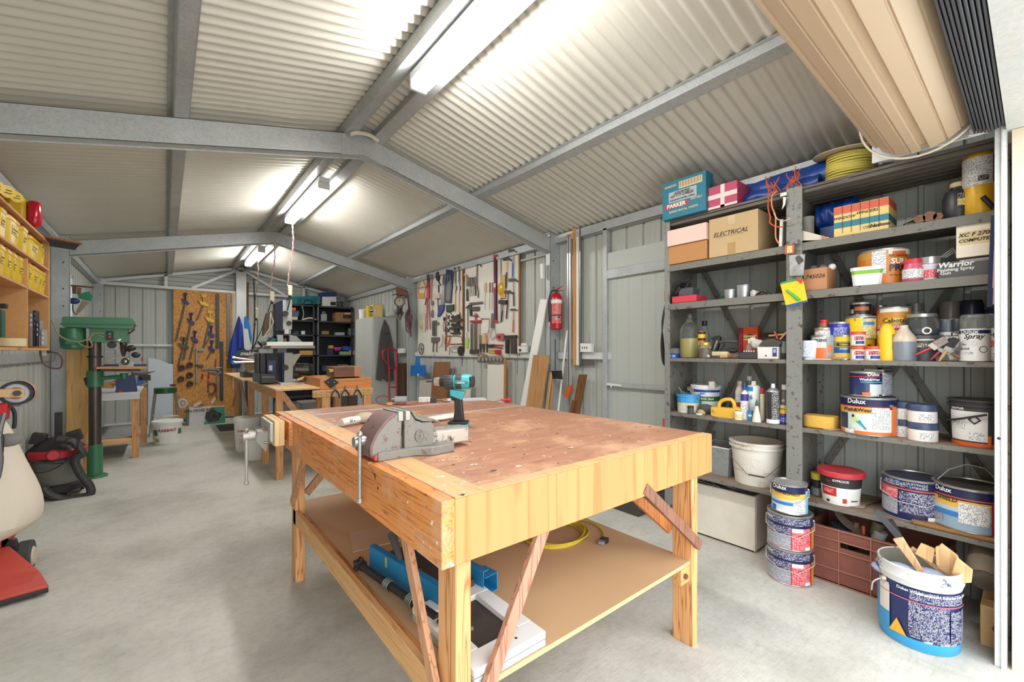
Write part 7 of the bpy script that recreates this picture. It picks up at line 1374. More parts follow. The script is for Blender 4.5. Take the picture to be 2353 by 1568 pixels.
for (a,c,lb) in ((1.85,2.60,'dark grey steel rack behind the bandsaw at the back wall'),(2.66,3.44,'dark grey steel rack beside the locker at the back wall')):
 t=thing('steel_rack',lb,'shelves',((a+c)/2,10.4,0),group='steel racks along the back wall')
 for x in (a,c-.03):
  with P('upright',t) as b:b.box(x,x+.03,Y0r,Y0r+.03,0,2.43,C((110,114,116),.5,.3) if x==a and a>2 else RK)
  with P('upright',t) as b:b.box(x,x+.03,Y1r-.03,Y1r,0,2.43,RK)
 with P('back_sheet',t) as b:b.box(a,c,Y1r-.002,Y1r,0,2.43,C((44,46,50),.6))
 with P('side_sheet',t) as b:b.box(c-.002,c,Y0r+.03,Y1r,0,2.43,RK)
 for z in (.4,.85,1.30,1.75,2.07,2.41):
  with P('shelf',t) as b:b.box(a,c,Y0r,Y1r,z-.03,z,RK)
yk=10.24
def bx(name,lb,cat,r,col,th=.2,z=None,ex=(),Y=yk):
 return toolY(name,lb,cat,Y,('p',rc(*r),th,C(col,.5),'body'),*ex)
bx('power_tool_case','teal plastic power tool case on top of the rack','tool case',(672,681,736,699),(20,110,116),.3,ex=(('p',rc(684,685,692,697),.01,C((14,84,90),.5),'latch',-.01),('p',rc(717,685,726,697),.01,C((14,84,90),.5),'latch',-.01),('t',((696,696),(698,690),(712,690),(714,696)),.02,C((14,84,90),.5),'handle',-.02)))
bx('carton','blue and white printed carton on top of the rack','carton',(741,682,773,704),(216,214,210),.3,ex=(('p',rc(739,672,773,682),.31,C((36,52,112),.5),'blue_lid',-.005),('p',rc(759,694,772,702),.003,BLK,'label',-.004),('p',rc(744,684,760,702),.003,PR_W,'print',-.004)))
bx('box','brown wooden box with a dark label on the upper rack shelf','box',(772,718,822,741),(158,112,70),.3,ex=(('p',rc(788,723,811,732),.004,C((60,46,36),.5),'label',-.004),('p',rc(792,719,809,723),.004,C((200,190,160),.5),'tag',-.004)))
bx('jars','glass jar of small parts at the left of the upper rack shelf','jar',(738,722,751,738),(150,160,158),.08,ex=(('p',rc(740,716,748,722),.05,IR2,'lid',.01),))
bx('case','grey-blue tool case on the upper rack shelf behind the bandsaw','case',(672,715,687,727),(76,92,116),.2,ex=(('p',rc(672,707,680,714),.1,C((206,110,64),.5),'orange_pack',.02),))
bx('white_box','cream box under the grey-blue tool case','box',(671,728,684,735),(196,192,160),.2)
toolY('dried_brush','green-headed brush standing on the upper rack shelf','brush',yk,('t',((694,706),(698,720),(695,734)),.008,C((170,180,160),.6),'stem'),('s',((695,706),(698,706)),(1,1,1.3),C((90,130,90),.7),'head'),('t',((694,736),(712,731),(726,735)),.018,CRW,'cord'))
bx('bracket','silver bracket on the middle rack shelf behind the bandsaw','bracket',(693,761,701,769),(206,206,206),.05)
for (r,c,n_,lb) in (((740,761,756,769),(150,110,60),'box','small tan box on the middle rack shelf'),((772,764,792,771),(160,170,176),'fittings','pale metal fittings on the middle rack shelf'),((803,755,818,771),(110,120,128),'jar','row of dull jars at the right of the middle rack shelf'),((690,806,725,816),(196,150,84),'box','long tan card box on the lower rack shelf'),((757,794,766,801),(196,150,80),'box','small tan packet on the navy pot'),((752,802,766,816),(44,46,80),'pot','navy pot on the lower rack shelf'),((782,808,802,816),(150,176,120),'box','pale green box on the lower rack shelf'),((803,806,822,816),(206,190,150),'box','cream box on the lower rack shelf'),((740,840,772,852),(50,58,96),'box','dark blue carton low on the rack'),((778,838,800,850),(120,124,140),'box','grey and blue carton low on the rack')):
 bx(n_,lb,n_,r,c,.12)
toolY('bowl','magenta bowl on the lower rack shelf','bowl',yk,('p',((766,798),(786,798),(782,806),(770,806)),.12,C((186,50,120),.5),'bowl'))
toolY('scoop','bright blue plastic tub on the cream box on the rack','tub',yk,('p',((790,796),(806,797),(808,806),(787,805)),.12,C((40,84,190),.4),'tub'))
LK=C((186,190,184),.5,.05)
t=thing('locker','tall pale grey steel locker with buckets on top','locker',(3.2,8.2,0))
with P('cabinet',t,bev=.003) as b:b.box(3.0,3.45,7.76,8.67,.0,2.03,LK)
for k in range(2):
 with P('door',t,bev=.003) as b:b.box(2.985,3.0,7.77+k*.455,8.215+k*.455,.03,2.01,LK)
with P('side_panel',t,bev=.003) as b:b.box(3.005,3.44,7.75,7.76,.03,2.01,LK)
zl=2.033
def ontop(xl,xr,yt,X,z): return S(xl,xr,yt,X,z)
tub(ontop(824,843,712,3.12,zl),'small white bucket at the left on the locker',[(1,WHT)], None,open_=True,name='bucket')
tub(ontop(840,856,704,3.22,zl),'yellow bucket between the white and cream buckets on the locker',[(1,C((222,190,40),.4))], None,open_=True,name='bucket')
p,r,H=ontop(853,885,700,3.18,zl);t=thing('cream_tub','square cream plastic tub at the front of the locker top','tub',p)
with P('tub',t,o=(0,0,0),bev=.004) as b:b.lathe([(r*.9,0),(r,H*.92),(r*1.06,H*.93),(r*1.06,H)],C((214,186,122),.5),4,Matrix.Rotation(R_(20),4,'Z'))
p,r,H=ontop(842,876,682,3.34,zl+.16);b=B(o=p);b.lathe([(r*.9,-.12),(r,.05),(r*1.05,.07),(r*1.05,.1),(1e-5,.1)],[WHT,WHT,BLK,WHT],24,Matrix.Translation(p)@Euler((.3,-.5,0)).to_matrix().to_4x4());b.patch(r*1.01,-2.9,-2.0,0,0,WHT,4) if 0 else None;tag(b.build('white_pail'),'white and black paint pail tipped on its side at the back of the locker','bucket')
toolY('sack','dark brown sack slumped behind the tipped pail','sack',6.9,('s',((850,700),(862,700)),(.6,.5,1),C((78,58,50),.8),'sack')) if 0 else None
toolY('cloth_roll','white cloth roll lying at the right end of the locker top','cloth',7.85,('t',((888,725),(903,722)),.03,WC,'roll'),('p',((898,720),(912,730),(912,735),(885,727)),.1,LK,'sheet'))
DJK=mt('jacket',(86,84,84),.9,0,var=.1,bump=.5)
t=toolY('jacket','charcoal jacket hanging on the side of the locker','jacket',7.68,('p',((885,734),(893,750),(898,768),(902,785),(906,875),(892,878),(880,868),(877,876),(865,872),(872,790),(876,765),(880,750)),.045,DJK,'body'),('p',((898,775),(903,790),(908,850),(900,852),(895,800)),.03,DJK,'sleeve',-.03),('t',((884,738),(888,760),(886,860)),.006,C((70,68,68),.8),'zip',-.008),('p',((880,752),(886,745),(894,752),(897,768),(889,764),(880,770)),.02,DJK,'collar',-.02))
TR=C((178,30,44),.4,.1);Yt=7.35
toolY('hand_trolley','bright red hand trolley standing in front of the locker','hand trolley',Yt,('t',((881,825),(879,812),(884,804),(903,803),(910,808),(911,830),(912,910)),.016,TR,'frame_tube'),('t',((881,825),(892,838),(894,850),(895,920)),.016,TR,'frame_tube'),('t',((891,806),(892,838)),.010,TR,'strut'),*[('t',((893,y),(911,y)),.010,TR,'crossbar') for y in (847,890)],('t',((895,920),(896,1030)),.016,TR,'frame_tube'),('t',((912,910),(913,1030)),.016,TR,'frame_tube'),('p',rc(893,1030,916,1034),.2,TR,'toe_plate',-.2),*[('o',((x,1022),(x+4,1022)),.02,BLK,'wheel',.04) for x in (894,914)])
OSB=mt('osb',(190,128,62),.7,0,'osb',rgb2=(122,72,30))
b=B(o=(.65,10.62,0));b.box(.13,1.17,10.6,10.62,.07,2.60,OSB);tag(b.build('strand_board',bev=.002),'tall chipboard sheet on the back wall hung with blue clamps','board')
b=B(o=(1.2,10.6,.5));a=onY(534,674,10.59);c=onY(542,895,10.59);b.box(a.x,c.x,10.59,10.61,c.z,a.z,C((206,196,176),.6));tag(b.build('pale_batten',bev=.002),'pale batten at the right edge of the chipboard sheet','batten')
CLB=C((30,44,110),.4);zc4= lambda x,y:(330+x/3.484,600+y/3.484)
def clampY(hx,hy,ex,ey,lb,w=60,col=CLB,bar=IR,gp='screw clamps on the chipboard sheet'):
 A=zc4(hx,hy);E_=zc4(ex,ey);s=w/3.484/2;k=col
 toolY('screw_clamp',lb,'clamp',10.56,('p',((A[0]-s,A[1]-5),(A[0]+s*.4,A[1]+1),(A[0]+s,A[1]+5),(A[0]+s*.9,A[1]+10),(A[0]-s*.2,A[1]+9),(A[0]-s*.6,A[1]+4)),.03,k,'jaw'),('p',((A[0]-s*.4,A[1]-18),(A[0]+s*.6,A[1]-17),(A[0]+s*.5,A[1]-11),(A[0]-s*.4,A[1]-12)),.03,k,'top_jaw'),('t',(A,(A[0]+.5,A[1]-16)),.012,k,'spindle'),('p',((A[0]-2,A[1]+6),(A[0]+2,A[1]+6),(E_[0]+2,E_[1]),(E_[0]-2,E_[1])),.012,bar,'bar'),group=gp)
for a in ((335,315,262,640,'top left blue clamp with the longest bar'),(380,475,322,790,'second blue clamp down with a bright steel bar'),(410,620,372,790,'third blue clamp down at the middle of the sheet'),(540,575,500,665,'blue clamp at the right above its twin'),(545,695,505,790,'lower blue clamp at the right')):clampY(*a)
clampY(480,330,430,470,'yellow-jawed clamp at the top of the chipboard sheet',80,YLT);clampY(530,460,480,700,'second yellow-jawed clamp below the first',80,YLT);clampY(320,670,278,840,'dark steel clamp below the blue ones at the left',90,IR)
def Z4(pts): return tuple(zc4(x,y) for x,y in pts)
for k,(x,y,y2,lb) in enumerate(((455,700,980,'left grey double-jawed cramp low on the chipboard'),(590,880,1100,'right grey double-jawed cramp low on the chipboard'))):
 toolY('sash_cramp',lb,'clamp',10.56,('p',Z4(rc(x-35,y,x+30,y+22)),.04,IR2,'jaw'),('p',Z4(rc(x-40,y+130,x+25,y+150)),.04,IR,'jaw') if k==0 else ('p',Z4(rc(x-70,y,x+15,y+14)),.04,IR2,'jaw'),('p',Z4(rc(x-6 if k else x-38,y,x+8 if k else x-24,y2)),.012,IR2,'bar'))
for k,(x,m,y0,y1) in enumerate(((592,C((66,66,64),.5),262,700),(678,C((110,110,106),.4,.3),265,760),(625,C((64,60,60),.5),645,1120))):
 toolY('steel_channel',('left dark slotted steel channel on the chipboard','right grey speckled steel channel on the chipboard','lower dark steel channel overlapping the left one')[k],'steel',10.57,('p',Z4(((x-14,y0),(x+14,y0),(x+(22 if k==1 else 14),y1),(x-14,y1))),.02,m,'channel'))
for (x,y,lb) in ((305,855,'upper left'),(370,832,'upper right'),(370,912,'middle right'),(300,945,'lower left'),(372,982,'lowest')):
 toolY('g_clamp',lb+' of five small rusty cramps in a cluster','clamp',10.57,('c',Z4(circ(x,y,20,18,8)),.018,C((84,58,48),.5),'frame'),('t',Z4(((x-28,y+30),(x+10,y-10))),.010,C((70,54,50),.5),'spindle'),group='small rusty cramps on the chipboard')
toolY('g_clamp','open red G-clamp low on the chipboard sheet','clamp',10.57,('t',Z4(((515,985),(560,980),(578,1010),(560,1060),(520,1065))),.018,C((140,40,44),.4),'frame'),('t',Z4(((518,960),(518,1050))),.008,IR,'screw'))
for x in (472,522):toolY('red_handle_clamp',('left' if x<500 else 'right')+' small red-handled clamp on the chipboard','clamp',10.56,('t',Z4(((x,905),(x,945))),.014,RDL,'handle'),('p',Z4(rc(x-8,860,x+70,872)),.02,IR2,'jaw'))
for x in (578,670):toolY('f_clamp',('left' if x<600 else 'right')+' thin steel F-clamp beside the dark channels','clamp',10.55,('t',Z4(((x,780),(x,860))),.008,IR2,'bar'),('t',Z4(((x-4,855),(x+50,855))),.008,IR2,'jaw'))
DBL=mt('navy_cloth',(30,48,120),.8,0,var=.14,bump=.6)
toolY('coat','deep blue work coat hanging below the grey column on the back wall','coat',10.35,('p',Z4(((762,440),(778,470),(800,620),(815,700),(770,860),(712,860),(680,800),(700,650),(735,530))),.08,DBL,'body'),('p',Z4(((735,540),(715,600),(690,820),(715,830),(745,700))),.05,mt('blue_cloth',(34,70,176),.8,0,var=.12,bump=.6),'sleeve',-.04),('p',Z4(((770,450),(790,520),(780,700),(760,700))),.03,mt('blue_cloth',(34,70,176)),'front_panel',-.03))
toolY('apron','white and light blue apron hanging beside the blue coat','apron',10.33,('p',Z4(((795,540),(835,545),(862,700),(840,725),(805,700))),.04,mt('pale_cloth',(206,212,214),.9,0,bump=.5),'bib'),('p',Z4(((805,450),(825,440),(845,500),(868,620),(860,660),(838,560),(800,540))),.05,C((44,120,196),.8),'blue_layer',.03),('t',Z4(((800,450),(797,500),(800,545))),.01,WHT,'strap',-.02))
toolY('long_batten','brown timber batten standing behind the hanging coats','batten',10.5,('p',Z4(rc(828,170,842,480)),.03,mt('rough_wood',(122,78,44)),'batten'))
for k,x in enumerate((757,775,800,822)):toolY('steel_pipe',('first','second','third','fourth')[k]+' from the left of four grey pipes standing under the saw bench','pipe',9.9-.03*k,('v',Z4(((x,960),(x+2*k,1250))),.022,(GALVL,IR2,GALVD,IR)[k],'pipe'),group='grey pipes standing under the saw bench')
t=toolY('carton','white and green hose reel carton full of timber scraps on the floor','carton',9.95,('p',Z4(((345,1180),(368,1182),(362,1326),(345,1310))),.3,C((90,130,110),.5),'side',.02),('p',Z4(((368,1182),(650,1165),(655,1295),(362,1328))),.28,C((206,204,206),.5),'front'),('p',Z4(((540,1172),(648,1166),(653,1294),(480,1310))),.004,C((70,150,116),.5),'green_panel',-.006),('p',Z4(((500,1210),(560,1195),(630,1225),(600,1275),(520,1290),(490,1260))),.004,C((50,54,58),.5),'reel_picture',-.012),('c',Z4(circ(567,1245,26,26)),.008,IR2,'reel_ring',-.016))
with P('lettering',t) as b:b.text('20m HOSE REEL',.07,PEN,Matrix.Translation(onY(*zc4(452,1197),9.935)),bold=.02)
for k,(x,y,dx,dy,m) in enumerate(((400,1150,60,-30,CRW),(470,1165,90,-10,WDH),(430,1130,50,20,DKB),(540,1130,30,-40,CRW),(560,1160,70,-20,CARD2),(500,1130,70,20,BRACE),(600,1150,40,10,C((84,70,60),.7)))):
 toolY('scrap_timber',('whitish block','long pale strip','dark slat','upright white stick','brown card piece','reddish slat','dark stub')[k]+' sticking out of the hose reel carton','timber',10.0+.02*k,('p',Z4(((x,y),(x+dx,y+dy),(x+dx+6,y+dy+22),(x+4,y+24))),.06,m,'piece'))
b=B(o=(.9,9.4,.002));a=onZ(508,978,0);c=onZ(545,988,0);b.box(.74,1.15,8.9,9.7,.001,.008,C((86,88,88),.8));tag(b.build('floor_mat'),'dark grey mat on the floor near the hose reel carton','mat')
toolY('white_sheet','large white curved-top board leaning at the back wall behind the stool','board',10.5,('p',Z4(((38,775),(130,790),(200,822),(236,826),(236,1250),(32,1320))),.02,C((206,216,226),.5),'sheet'))
toolY('reel_disc','small white wheel leaning at the foot of the chipboard sheet','wheel',10.2,('c',Z4(circ(313,1140,32,32)),.02,C((200,200,200),.5),'rim'),('o',Z4(((313,1140),(328,1140))),.02,C((190,190,190),.5),'hub'))
STG=C((40,84,48),.35)
p=onZ(376,990,0);toolY('bar_stool','chrome stool with a dark green padded seat','stool',9.1,('v',Z4(((175,1058),(175,1016))),.15,STG,'seat'),*[('t',Z4(((x0,1060),(x1,y1))),.011,CHR,'leg',d) for x0,x1,y1,d in ((85,45,1410,-.02),(100,60,1380,.14),(262,303,1390,-.02),(250,280,1360,.14))],*[('t',Z4(((65,y),(285,y))),.008,CHR,'footrest',d) for y,d in ((1238,-.02),(1250,.14))])
toolY('sanding_block','dark rounded block lying on the green stool seat','block',9.1,('s',Z4(((235,995),(255,995))),(1.4,1,.6),C((56,50,48),.6),'block'))
def paintpail(xl,xr,yt,Y,lb,txts=(),z=0,deco=()):
 a=onY((xl+xr)/2,900,Y);t_=a.dot(_F);r=(xr-xl)/2/FPX*t_;p=Vector((a.x,Y,z));H=CAMZ+(HY-yt)/FPX*t_-z
 tub((p,r,H),lb,[(1,WHT)],WHT,name='bucket',texts=txts,patches=deco,taper=.88,rim=1.06)
paintpail(355,414,966,8.35,'white oval pail lettered RABBAIT standing under the green stool',(('RABBAIT',.17,.70,C((150,40,60),.5)),),deco=((-1.1,-.7,.45,.75,C((70,120,70),.5)),(.8,1.2,.45,.75,C((70,120,70),.5)),(-.9,-.6,.12,.28,C((140,180,60),.5))))
paintpail(541,598,958,7.0,'white lidded pail with red and blue print beside the saw bench legs',(('SUPER DRIVER',.09,.72,RDL),('◎',.12,.72,RDL)),deco=((-1.1,-.4,.25,.6,mt('print_rb',(236,236,236),.4,0,'print',rgb2=(190,40,60),scale=3)),(.2,.8,.3,.55,PR_W)))
paintpail(566,612,985,6.35,'smaller white pail with a red stripe in front of the printed pail',deco=((-1.4,1.4,.78,.86,RDL),))
for k,(x0,y0_,x1,y1,Y,c,lb) in enumerate(((640,930,690,1000,6.6,(150,152,150),'grey plastic crate under the bandsaw'),(690,925,735,960,6.9,(120,116,110),'dark grey bag under the pine bench'),(775,900,800,960,7.6,(70,68,66),'dark crate in the shadow under the pine bench'),(800,905,822,960,7.8,(96,70,56),'brown upright board under the pine bench'))):
 a=onY(x0,y0_,Y);c2=onY(x1,y1,Y);b=B(o=((a.x+c2.x)/2,Y,0));b.box(a.x,c2.x,Y,Y+.3,.001,a.z,C(c,.6));tag(b.build(('plastic_crate','bag','crate','board')[k],bev=.02 if k==1 else .008),lb,('crate','bag','crate','board')[k])
# ================================================================ LEFT SIDE
t=thing('pigeonhole_unit','chipboard pigeonhole shelves on the left wall filled with yellow containers','shelves',(-.85,4.2,1.4))
CHB=mt('chipboard',(206,160,106),.7,0,rgb2=(184,136,84),scale=8);CHE=mt('chip_edge',(170,124,78),.7)
ZL=(1.404,1.809,2.023,2.237);XW=-.99
for z in ZL:
 with P('shelf',t,bev=.0015) as b:b.box(XW,-.70,3.56,4.88,z-.016,z,CHB)
for y,z0,z1 in ((4.866,1.404,2.237),(4.19,1.404,2.007),(3.56,1.404,2.237)):
 with P('divider',t,bev=.0015) as b:b.box(XW,-.70,y,y+.016,z0,z1-.016,CHB)
with P('back_panel',t) as b:b.box(XW,XW+.006,3.56,4.88,1.39,2.237,CHB)
YB_=mt('yellow_pot',(226,192,30),.35,0,rgb2=(200,166,26),var=.08)
def canister(xl,xr,yt,zs,lb,X=-.715,dp=.13):
 a=onX(xl,600,X);c=onX(xr,600,X);m=(a.y+c.y)/2;w=(c.y-a.y)*.94;H=max(.08,min(.185,onX((xl+xr)/2,yt,X).z-zs));p=Vector((X-dp/2,m,zs+.001))
 t=thing('sharps_container',lb,'container',p,group='yellow containers in the pigeonholes')
 def rr(k,z): return [(x*dp/2*k,y*w/2*k,z) for x,y in ((-1,-.7),(-.7,-1),(.7,-1),(1,-.7),(1,.7),(.7,1),(-.7,1),(-1,.7))]
 def sl(b,*q,m=YB_):
  vs=[v for k,z in q for v in rr(k,z)];n=len(q);b.add(vs,[(j*8+i,j*8+(i+1)%8,j*8+8+(i+1)%8,j*8+8+i) for j in range(n-1) for i in range(8)]+[tuple(range((n-1)*8,n*8)),tuple(range(8))[::-1]],m)
 with P('body',t,o=(0,0,0)) as b:sl(b,(.86,0),(.95,H*.84))
 with P('collar',t,o=(0,0,0)) as b:sl(b,(1,H*.82),(1,H*.93))
 with P('lid',t,o=(0,0,0)) as b:sl(b,(.92,H*.93),(.86,H),m=RDL)
 with P('label',t,o=(0,0,0)) as b:b.box(dp*.47,dp*.478,-w*.2,w*.25,H*.4,H*.72,C((214,188,66),.5));b.box(dp*.478,dp*.48,-w*.15,w*.22,H*.55,H*.6,PEN);b.box(dp*.478,dp*.48,-w*.15,w*.1,H*.45,H*.49,PEN)
for k,(a,c,y) in enumerate(((-20,-2,460),(1,19,468),(21,51,484),(53,67,511),(69,95,547),(97,105,560))):canister(a,c,y,2.023,('first','second','third and wide','fourth and narrow','fifth and broad','last small')[k]+' yellow container from the near end of the upper pigeonholes')
for k,(a,c,y) in enumerate(((-18,-2,540),(0,16,560),(18,30,570),(32,42,580),(44,59,586),(68,76,600),(78,92,607),(93,99,613),(100,106,617))):canister(a,c,y,1.809,('nearest','second','third','fourth','fifth','sixth and slim','seventh','eighth and slim','farthest')[k]+' yellow container in the lower pigeonhole row')
for k,(x,y,r) in enumerate(((-8,425,17),(18,436,16),(38,447,14))):
 c=onZ(x,y,2.285);rr=r/FPX*c.dot(_F)*.88;c.z=2.24+rr;dv=Vector((.55,-.83,0));t=thing('yellow_jar',('nearest','middle','farthest')[k]+' of three yellow jars lying on top of the pigeonholes','jar',c,group='yellow jars lying on the pigeonholes')
 with P('jar',t) as b:b.cyl(c-dv*.16,c-dv*.03,rr*.93, None,YB_,20)
 with P('lid',t) as b:b.cyl(c-dv*.03,c,rr, None,YB_,24)
 for j,dz in enumerate((.2,-.25)):
  with P('pen_mark',t) as b:b.cbox(c+dv*.001+Vector((0,0,rr*dz)),(rr*.9,.001,rr*.12),PEN,(0,0,math.atan2(.55,.83)))
c0=onX(58,500,-.74);c1=onX(86,500,-.70);t=thing('large_container','large yellow container with a clear red lid lying on top of the pigeonholes','container',(-.85,(c0.y+c1.y)/2,2.238));ym=(c0.y+c1.y)/2;w=c1.y-c0.y
with P('body',t,bev=.02) as b:b.box(-.88,-.74,ym-w/2,ym+w/2,2.24,2.44,YB_)
with P('lid',t,bev=.03,seg=3) as b:b.box(-.74,-.67,ym-w/2+.01,ym+w/2-.01,2.25,2.43,mt('red_clear',(196,24,44),.15,0))
b=B(o=(-.8,4.8,2.26));b.cbox((-.72,4.86,2.25),(.36,.3,.018),DKB,(0,.06,.3));b.cbox((-.70,4.9,2.235),(.3,.24,.015),C((54,54,60),.6),(0,.04,.2));tag(b.build('board_scrap',bev=.002),'brown board scrap poking out at the far end of the pigeonhole top','board')
b=B(o=onX(12,453,-.72));b.cbox(Vector((-.74,onX(12,453,-.72).y,2.25)),(.06,.12,.02),C((170,170,172),.3,.6));tag(b.build('metal_clip',bev=.003),'small silver clip under the yellow jars','clip')
t=toolY('tape_roll','cream tape roll with pink lining in the lower pigeonhole','tape',4.0,('v',((20,796),(20,778)),.075,C((214,204,160),.5),'roll'));
toolY('pink_wheel','tiny pink castor beside the cream tape roll','castor',4.02,('o',((44,789),(49,789)),.012,C((206,80,130),.4),'wheel'),('o',((44,789),(46,789)),.014,WHT,'hub',-.002))
toolY('green_can','dark green tool with a black top at the photo edge in the pigeonhole','tool',3.95,('p',rc(-8,712,4,775),.08,C((30,84,66),.5),'body'),('p',rc(-6,698,14,708),.05,BLK,'top'))
for k,(a,c,y0_,m) in enumerate(((67,75,716,mt('case_grey',(140,140,146),.4)),(76,82,713,C((36,36,44),.4)),(83,88,738,C((50,50,70),.4)),(89,93,737,mt('case_grey',(140,140,146))),(94,101,757,mt('case_clear',(170,164,150),.3)))):
 toolY('bit_case',('grey clear-fronted','tall black','short navy','slim grey','smallest clear')[k]+' bit case standing in the far lower pigeonhole','bit case',4.6,('p',rc(a,y0_,c,796),.12,m,'case'),*[('p',rc(a+1,y0_+6+j*11,c-1,y0_+12+j*11),.003,C((90,92,110) if k%2 else (206,206,210),.4),'clip',-.003) for j in range(3)],group='bit cases in the far lower pigeonhole')
b=B();b.box(XL,XL+.04,3.6,7.0,1.28,1.36,GALVD);struct(b.build('girt'))
toolY('power_point','white power point and plug under the far end of the pigeonholes','outlet',4.86,('p',rc(90,803,107,818),.03,C((196,194,186),.5),'plate'),('p',rc(107,806,117,812),.03,BLK,'plug'),('t',((117,809),(138,815),(143,832),(138,846),(118,846),(100,835),(94,818),(92,800)),.006,C((90,70,62),.5),'lead'))
YPN=mt('yellow_pine',(222,178,112),.6,0,'wood',rgb2=(200,150,84),axis='z',scale=.7)
b=B(o=(-.77,6.9,0));b.box(-.86,-.66,6.90,6.92,.001,1.50,YPN);tag(b.build('tall_board',bev=.002),'tall pale timber board standing behind the drill press','board')
b=B(o=(-.72,6.3,0));b.box(-.90,-.70,6.6,6.62,.001,.36,mt('mdf_small',(186,140,92),.6));tag(b.build('small_board',bev=.002),'small brown board leaning beside the foot of the drill press','board')
GN=mt('machine_green',(64,122,88),.35,.1,var=.06,bump=.05);CST=mt('dark_steel',(98,88,82),.35,.7,var=.15);Yd=6.55;cx=-.595
t=toolY('drill_press','green pedestal drill press with a steel column','drill press',Yd-.12,('p',((142,744),(142,731),(146,728),(290,730),(304,732),(308,738),(308,752),(300,756),(146,752)),.26,GN,'belt_cover'),('p',((138,743),(311,745),(311,748),(138,746)),.27,C((54,104,76),.35),'cover_rim',-.005),
('p',rc(205,754,294,787),.18,GN,'head',.03),('p',rc(243,761,261,782),.006,BLK,'switch_plate',.022),('p',rc(249,766,255,770),.004,C((60,170,170),.4),'on_button',.018),('p',rc(249,772,255,777),.004,RDL,'off_button',.018),('s',((272,782),(280,782)),(1,.4,.8),CHR,'depth_dial',.02),('o',((257,793),(268,793)),.02,BLK,'handwheel',.05),
('p',rc(136,764,150,787),.1,GN,'bracket',.1),('t',((295,768),(305,760),(310,757)),.008,BLK,'latch'),('p',rc(221,844,336,849),.3,mt('table_ply',(190,140,86),.6),'table_board',-.05),('p',rc(230,850,322,854),.22,DGR,'table_plate'),('t',((226,870),(280,866),(288,868)),.022,GN,'table_arm',.1),('v',((285,858),(285,870)),.035,GN,'table_hub',.1))
with P('column',t) as b:b.cyl((cx,Yd,.28),(cx,Yd,1.50),.052, None,CST,24)
with P('base_sleeve',t) as b:b.cyl((cx,Yd,.02),(cx,Yd,.36),.066,.064,GN,24)
with P('base_plate',t,bev=.004) as b:b.cyl((cx,Yd,.001),(cx,Yd,.022),.11,.10,GN,24)
with P('table_clamp',t,bev=.003) as b:q=onY(215,869,Yd);b.cyl((cx,Yd,q.z-.10),(cx,Yd,q.z+.08),.068, None,GN,20)
with P('collar',t) as b:q=onY(215,820,Yd);b.cyl((cx,Yd,q.z-.01),(cx,Yd,q.z+.01),.066, None,BLK,20)
with P('clamp_lever',t) as b:b.tube([onY(204,868,Yd),onY(195,870,Yd),onY(200,885,Yd)],.012,BLK,8)
with P('motor',t) as b:q=onY(167,800,Yd);b.cyl(onY(168,755,Yd),onY(168,800,Yd),.10, None,GN,24)
with P('motor_cap',t) as b:b.cyl(onY(168,800,Yd),onY(168,803,Yd),.09,.07,GN,24)
with P('terminal_box',t,bev=.008) as b:a=onY(149,777,Yd-.11);c=onY(176,793,Yd-.11);b.box(a.x,c.x,Yd-.13,Yd-.08,c.z,a.z,GN)
with P('spindle',t) as b:b.lathe([(.03,.14),(.035,.06),(.028,.05),(.028,.0),(.018,-.05),(.012,-.07)][::-1],CST,18,Matrix.Translation(onY(284,805,Yd-.05)))
with P('feed_handle',t) as b:b.tube([onY(290,800,Yd-.1),onY(302,805,Yd-.1)],.03,BLK,10)
for a,c in (((290,808),(302,800)),((300,818),(312,816))):
 with P('feed_knob',t) as b:b.sph(onY(c[0],c[1],Yd-.12),.045,BLK,14,8,(.9,.6,.75))
with P('cable',t) as b:b.tube([onY(x,y,Yd-.16) for x,y in ((120,735),(132,765),(150,780),(180,786),(205,778),(215,767),(238,767))],.008,C((150,140,110),.5),6,sm=4)
with P('cable',t) as b:b.tube([onY(x,y,Yd-.15) for x,y in ((238,775),(220,770),(205,775),(212,795),(198,798),(180,788))],.007,C((150,140,110),.5),6,sm=4)
toolY('hanging_tools','cluster of blue, green and wooden tools hanging from a stick by the window','tools',7.25,('t',((158,656),(216,661)),.010,mt('rough_wood',(122,78,44)),'stick'),('p',((165,655),(176,656),(173,676),(166,674)),.04,C((104,76,54),.6),'brown_block'),('p',((178,660),(187,662),(185,675),(175,675)),.04,C((130,96,66),.6),'tan_block'),('s',((170,692),(184,692)),(1,.5,.75),C((30,60,130),.4),'blue_head'),('p',((178,676),(205,670),(213,680),(208,692),(180,686)),.05,C((30,130,90),.4),'green_hoop'),('p',((188,690),(207,694),(176,724),(175,715)),.03,C((150,136,120),.7),'canvas_bag'),('t',((167,700),(168,715),(175,724)),.006,BLK,'cord'))
WB=C((206,208,212),.5)
t=thing('white_bench','white-topped timber bench behind the drill press','workbench',(-.4,7.9,0))
with P('top_board',t,bev=.003) as b:b.box(-.90,-.25,7.40,8.75,.83,.85,WB)
with P('front_rail',t,bev=.003) as b:b.box(-.90,-.25,7.38,7.40,.76,.84,WB)
for x,y in ((-.33,7.41),(-.28,8.5),(-.88,7.45)):
 with P('leg',t,bev=.003) as b:b.box(x,x+.07,y,y+.07,0,.83,DPINE)
with P('lower_shelf',t,bev=.003) as b:b.box(-.88,-.28,7.48,8.6,.26,.28,C((150,152,150),.6))
with P('shelf_rail',t,bev=.003) as b:b.box(-.88,-.26,7.42,7.46,.20,.26,PX2)
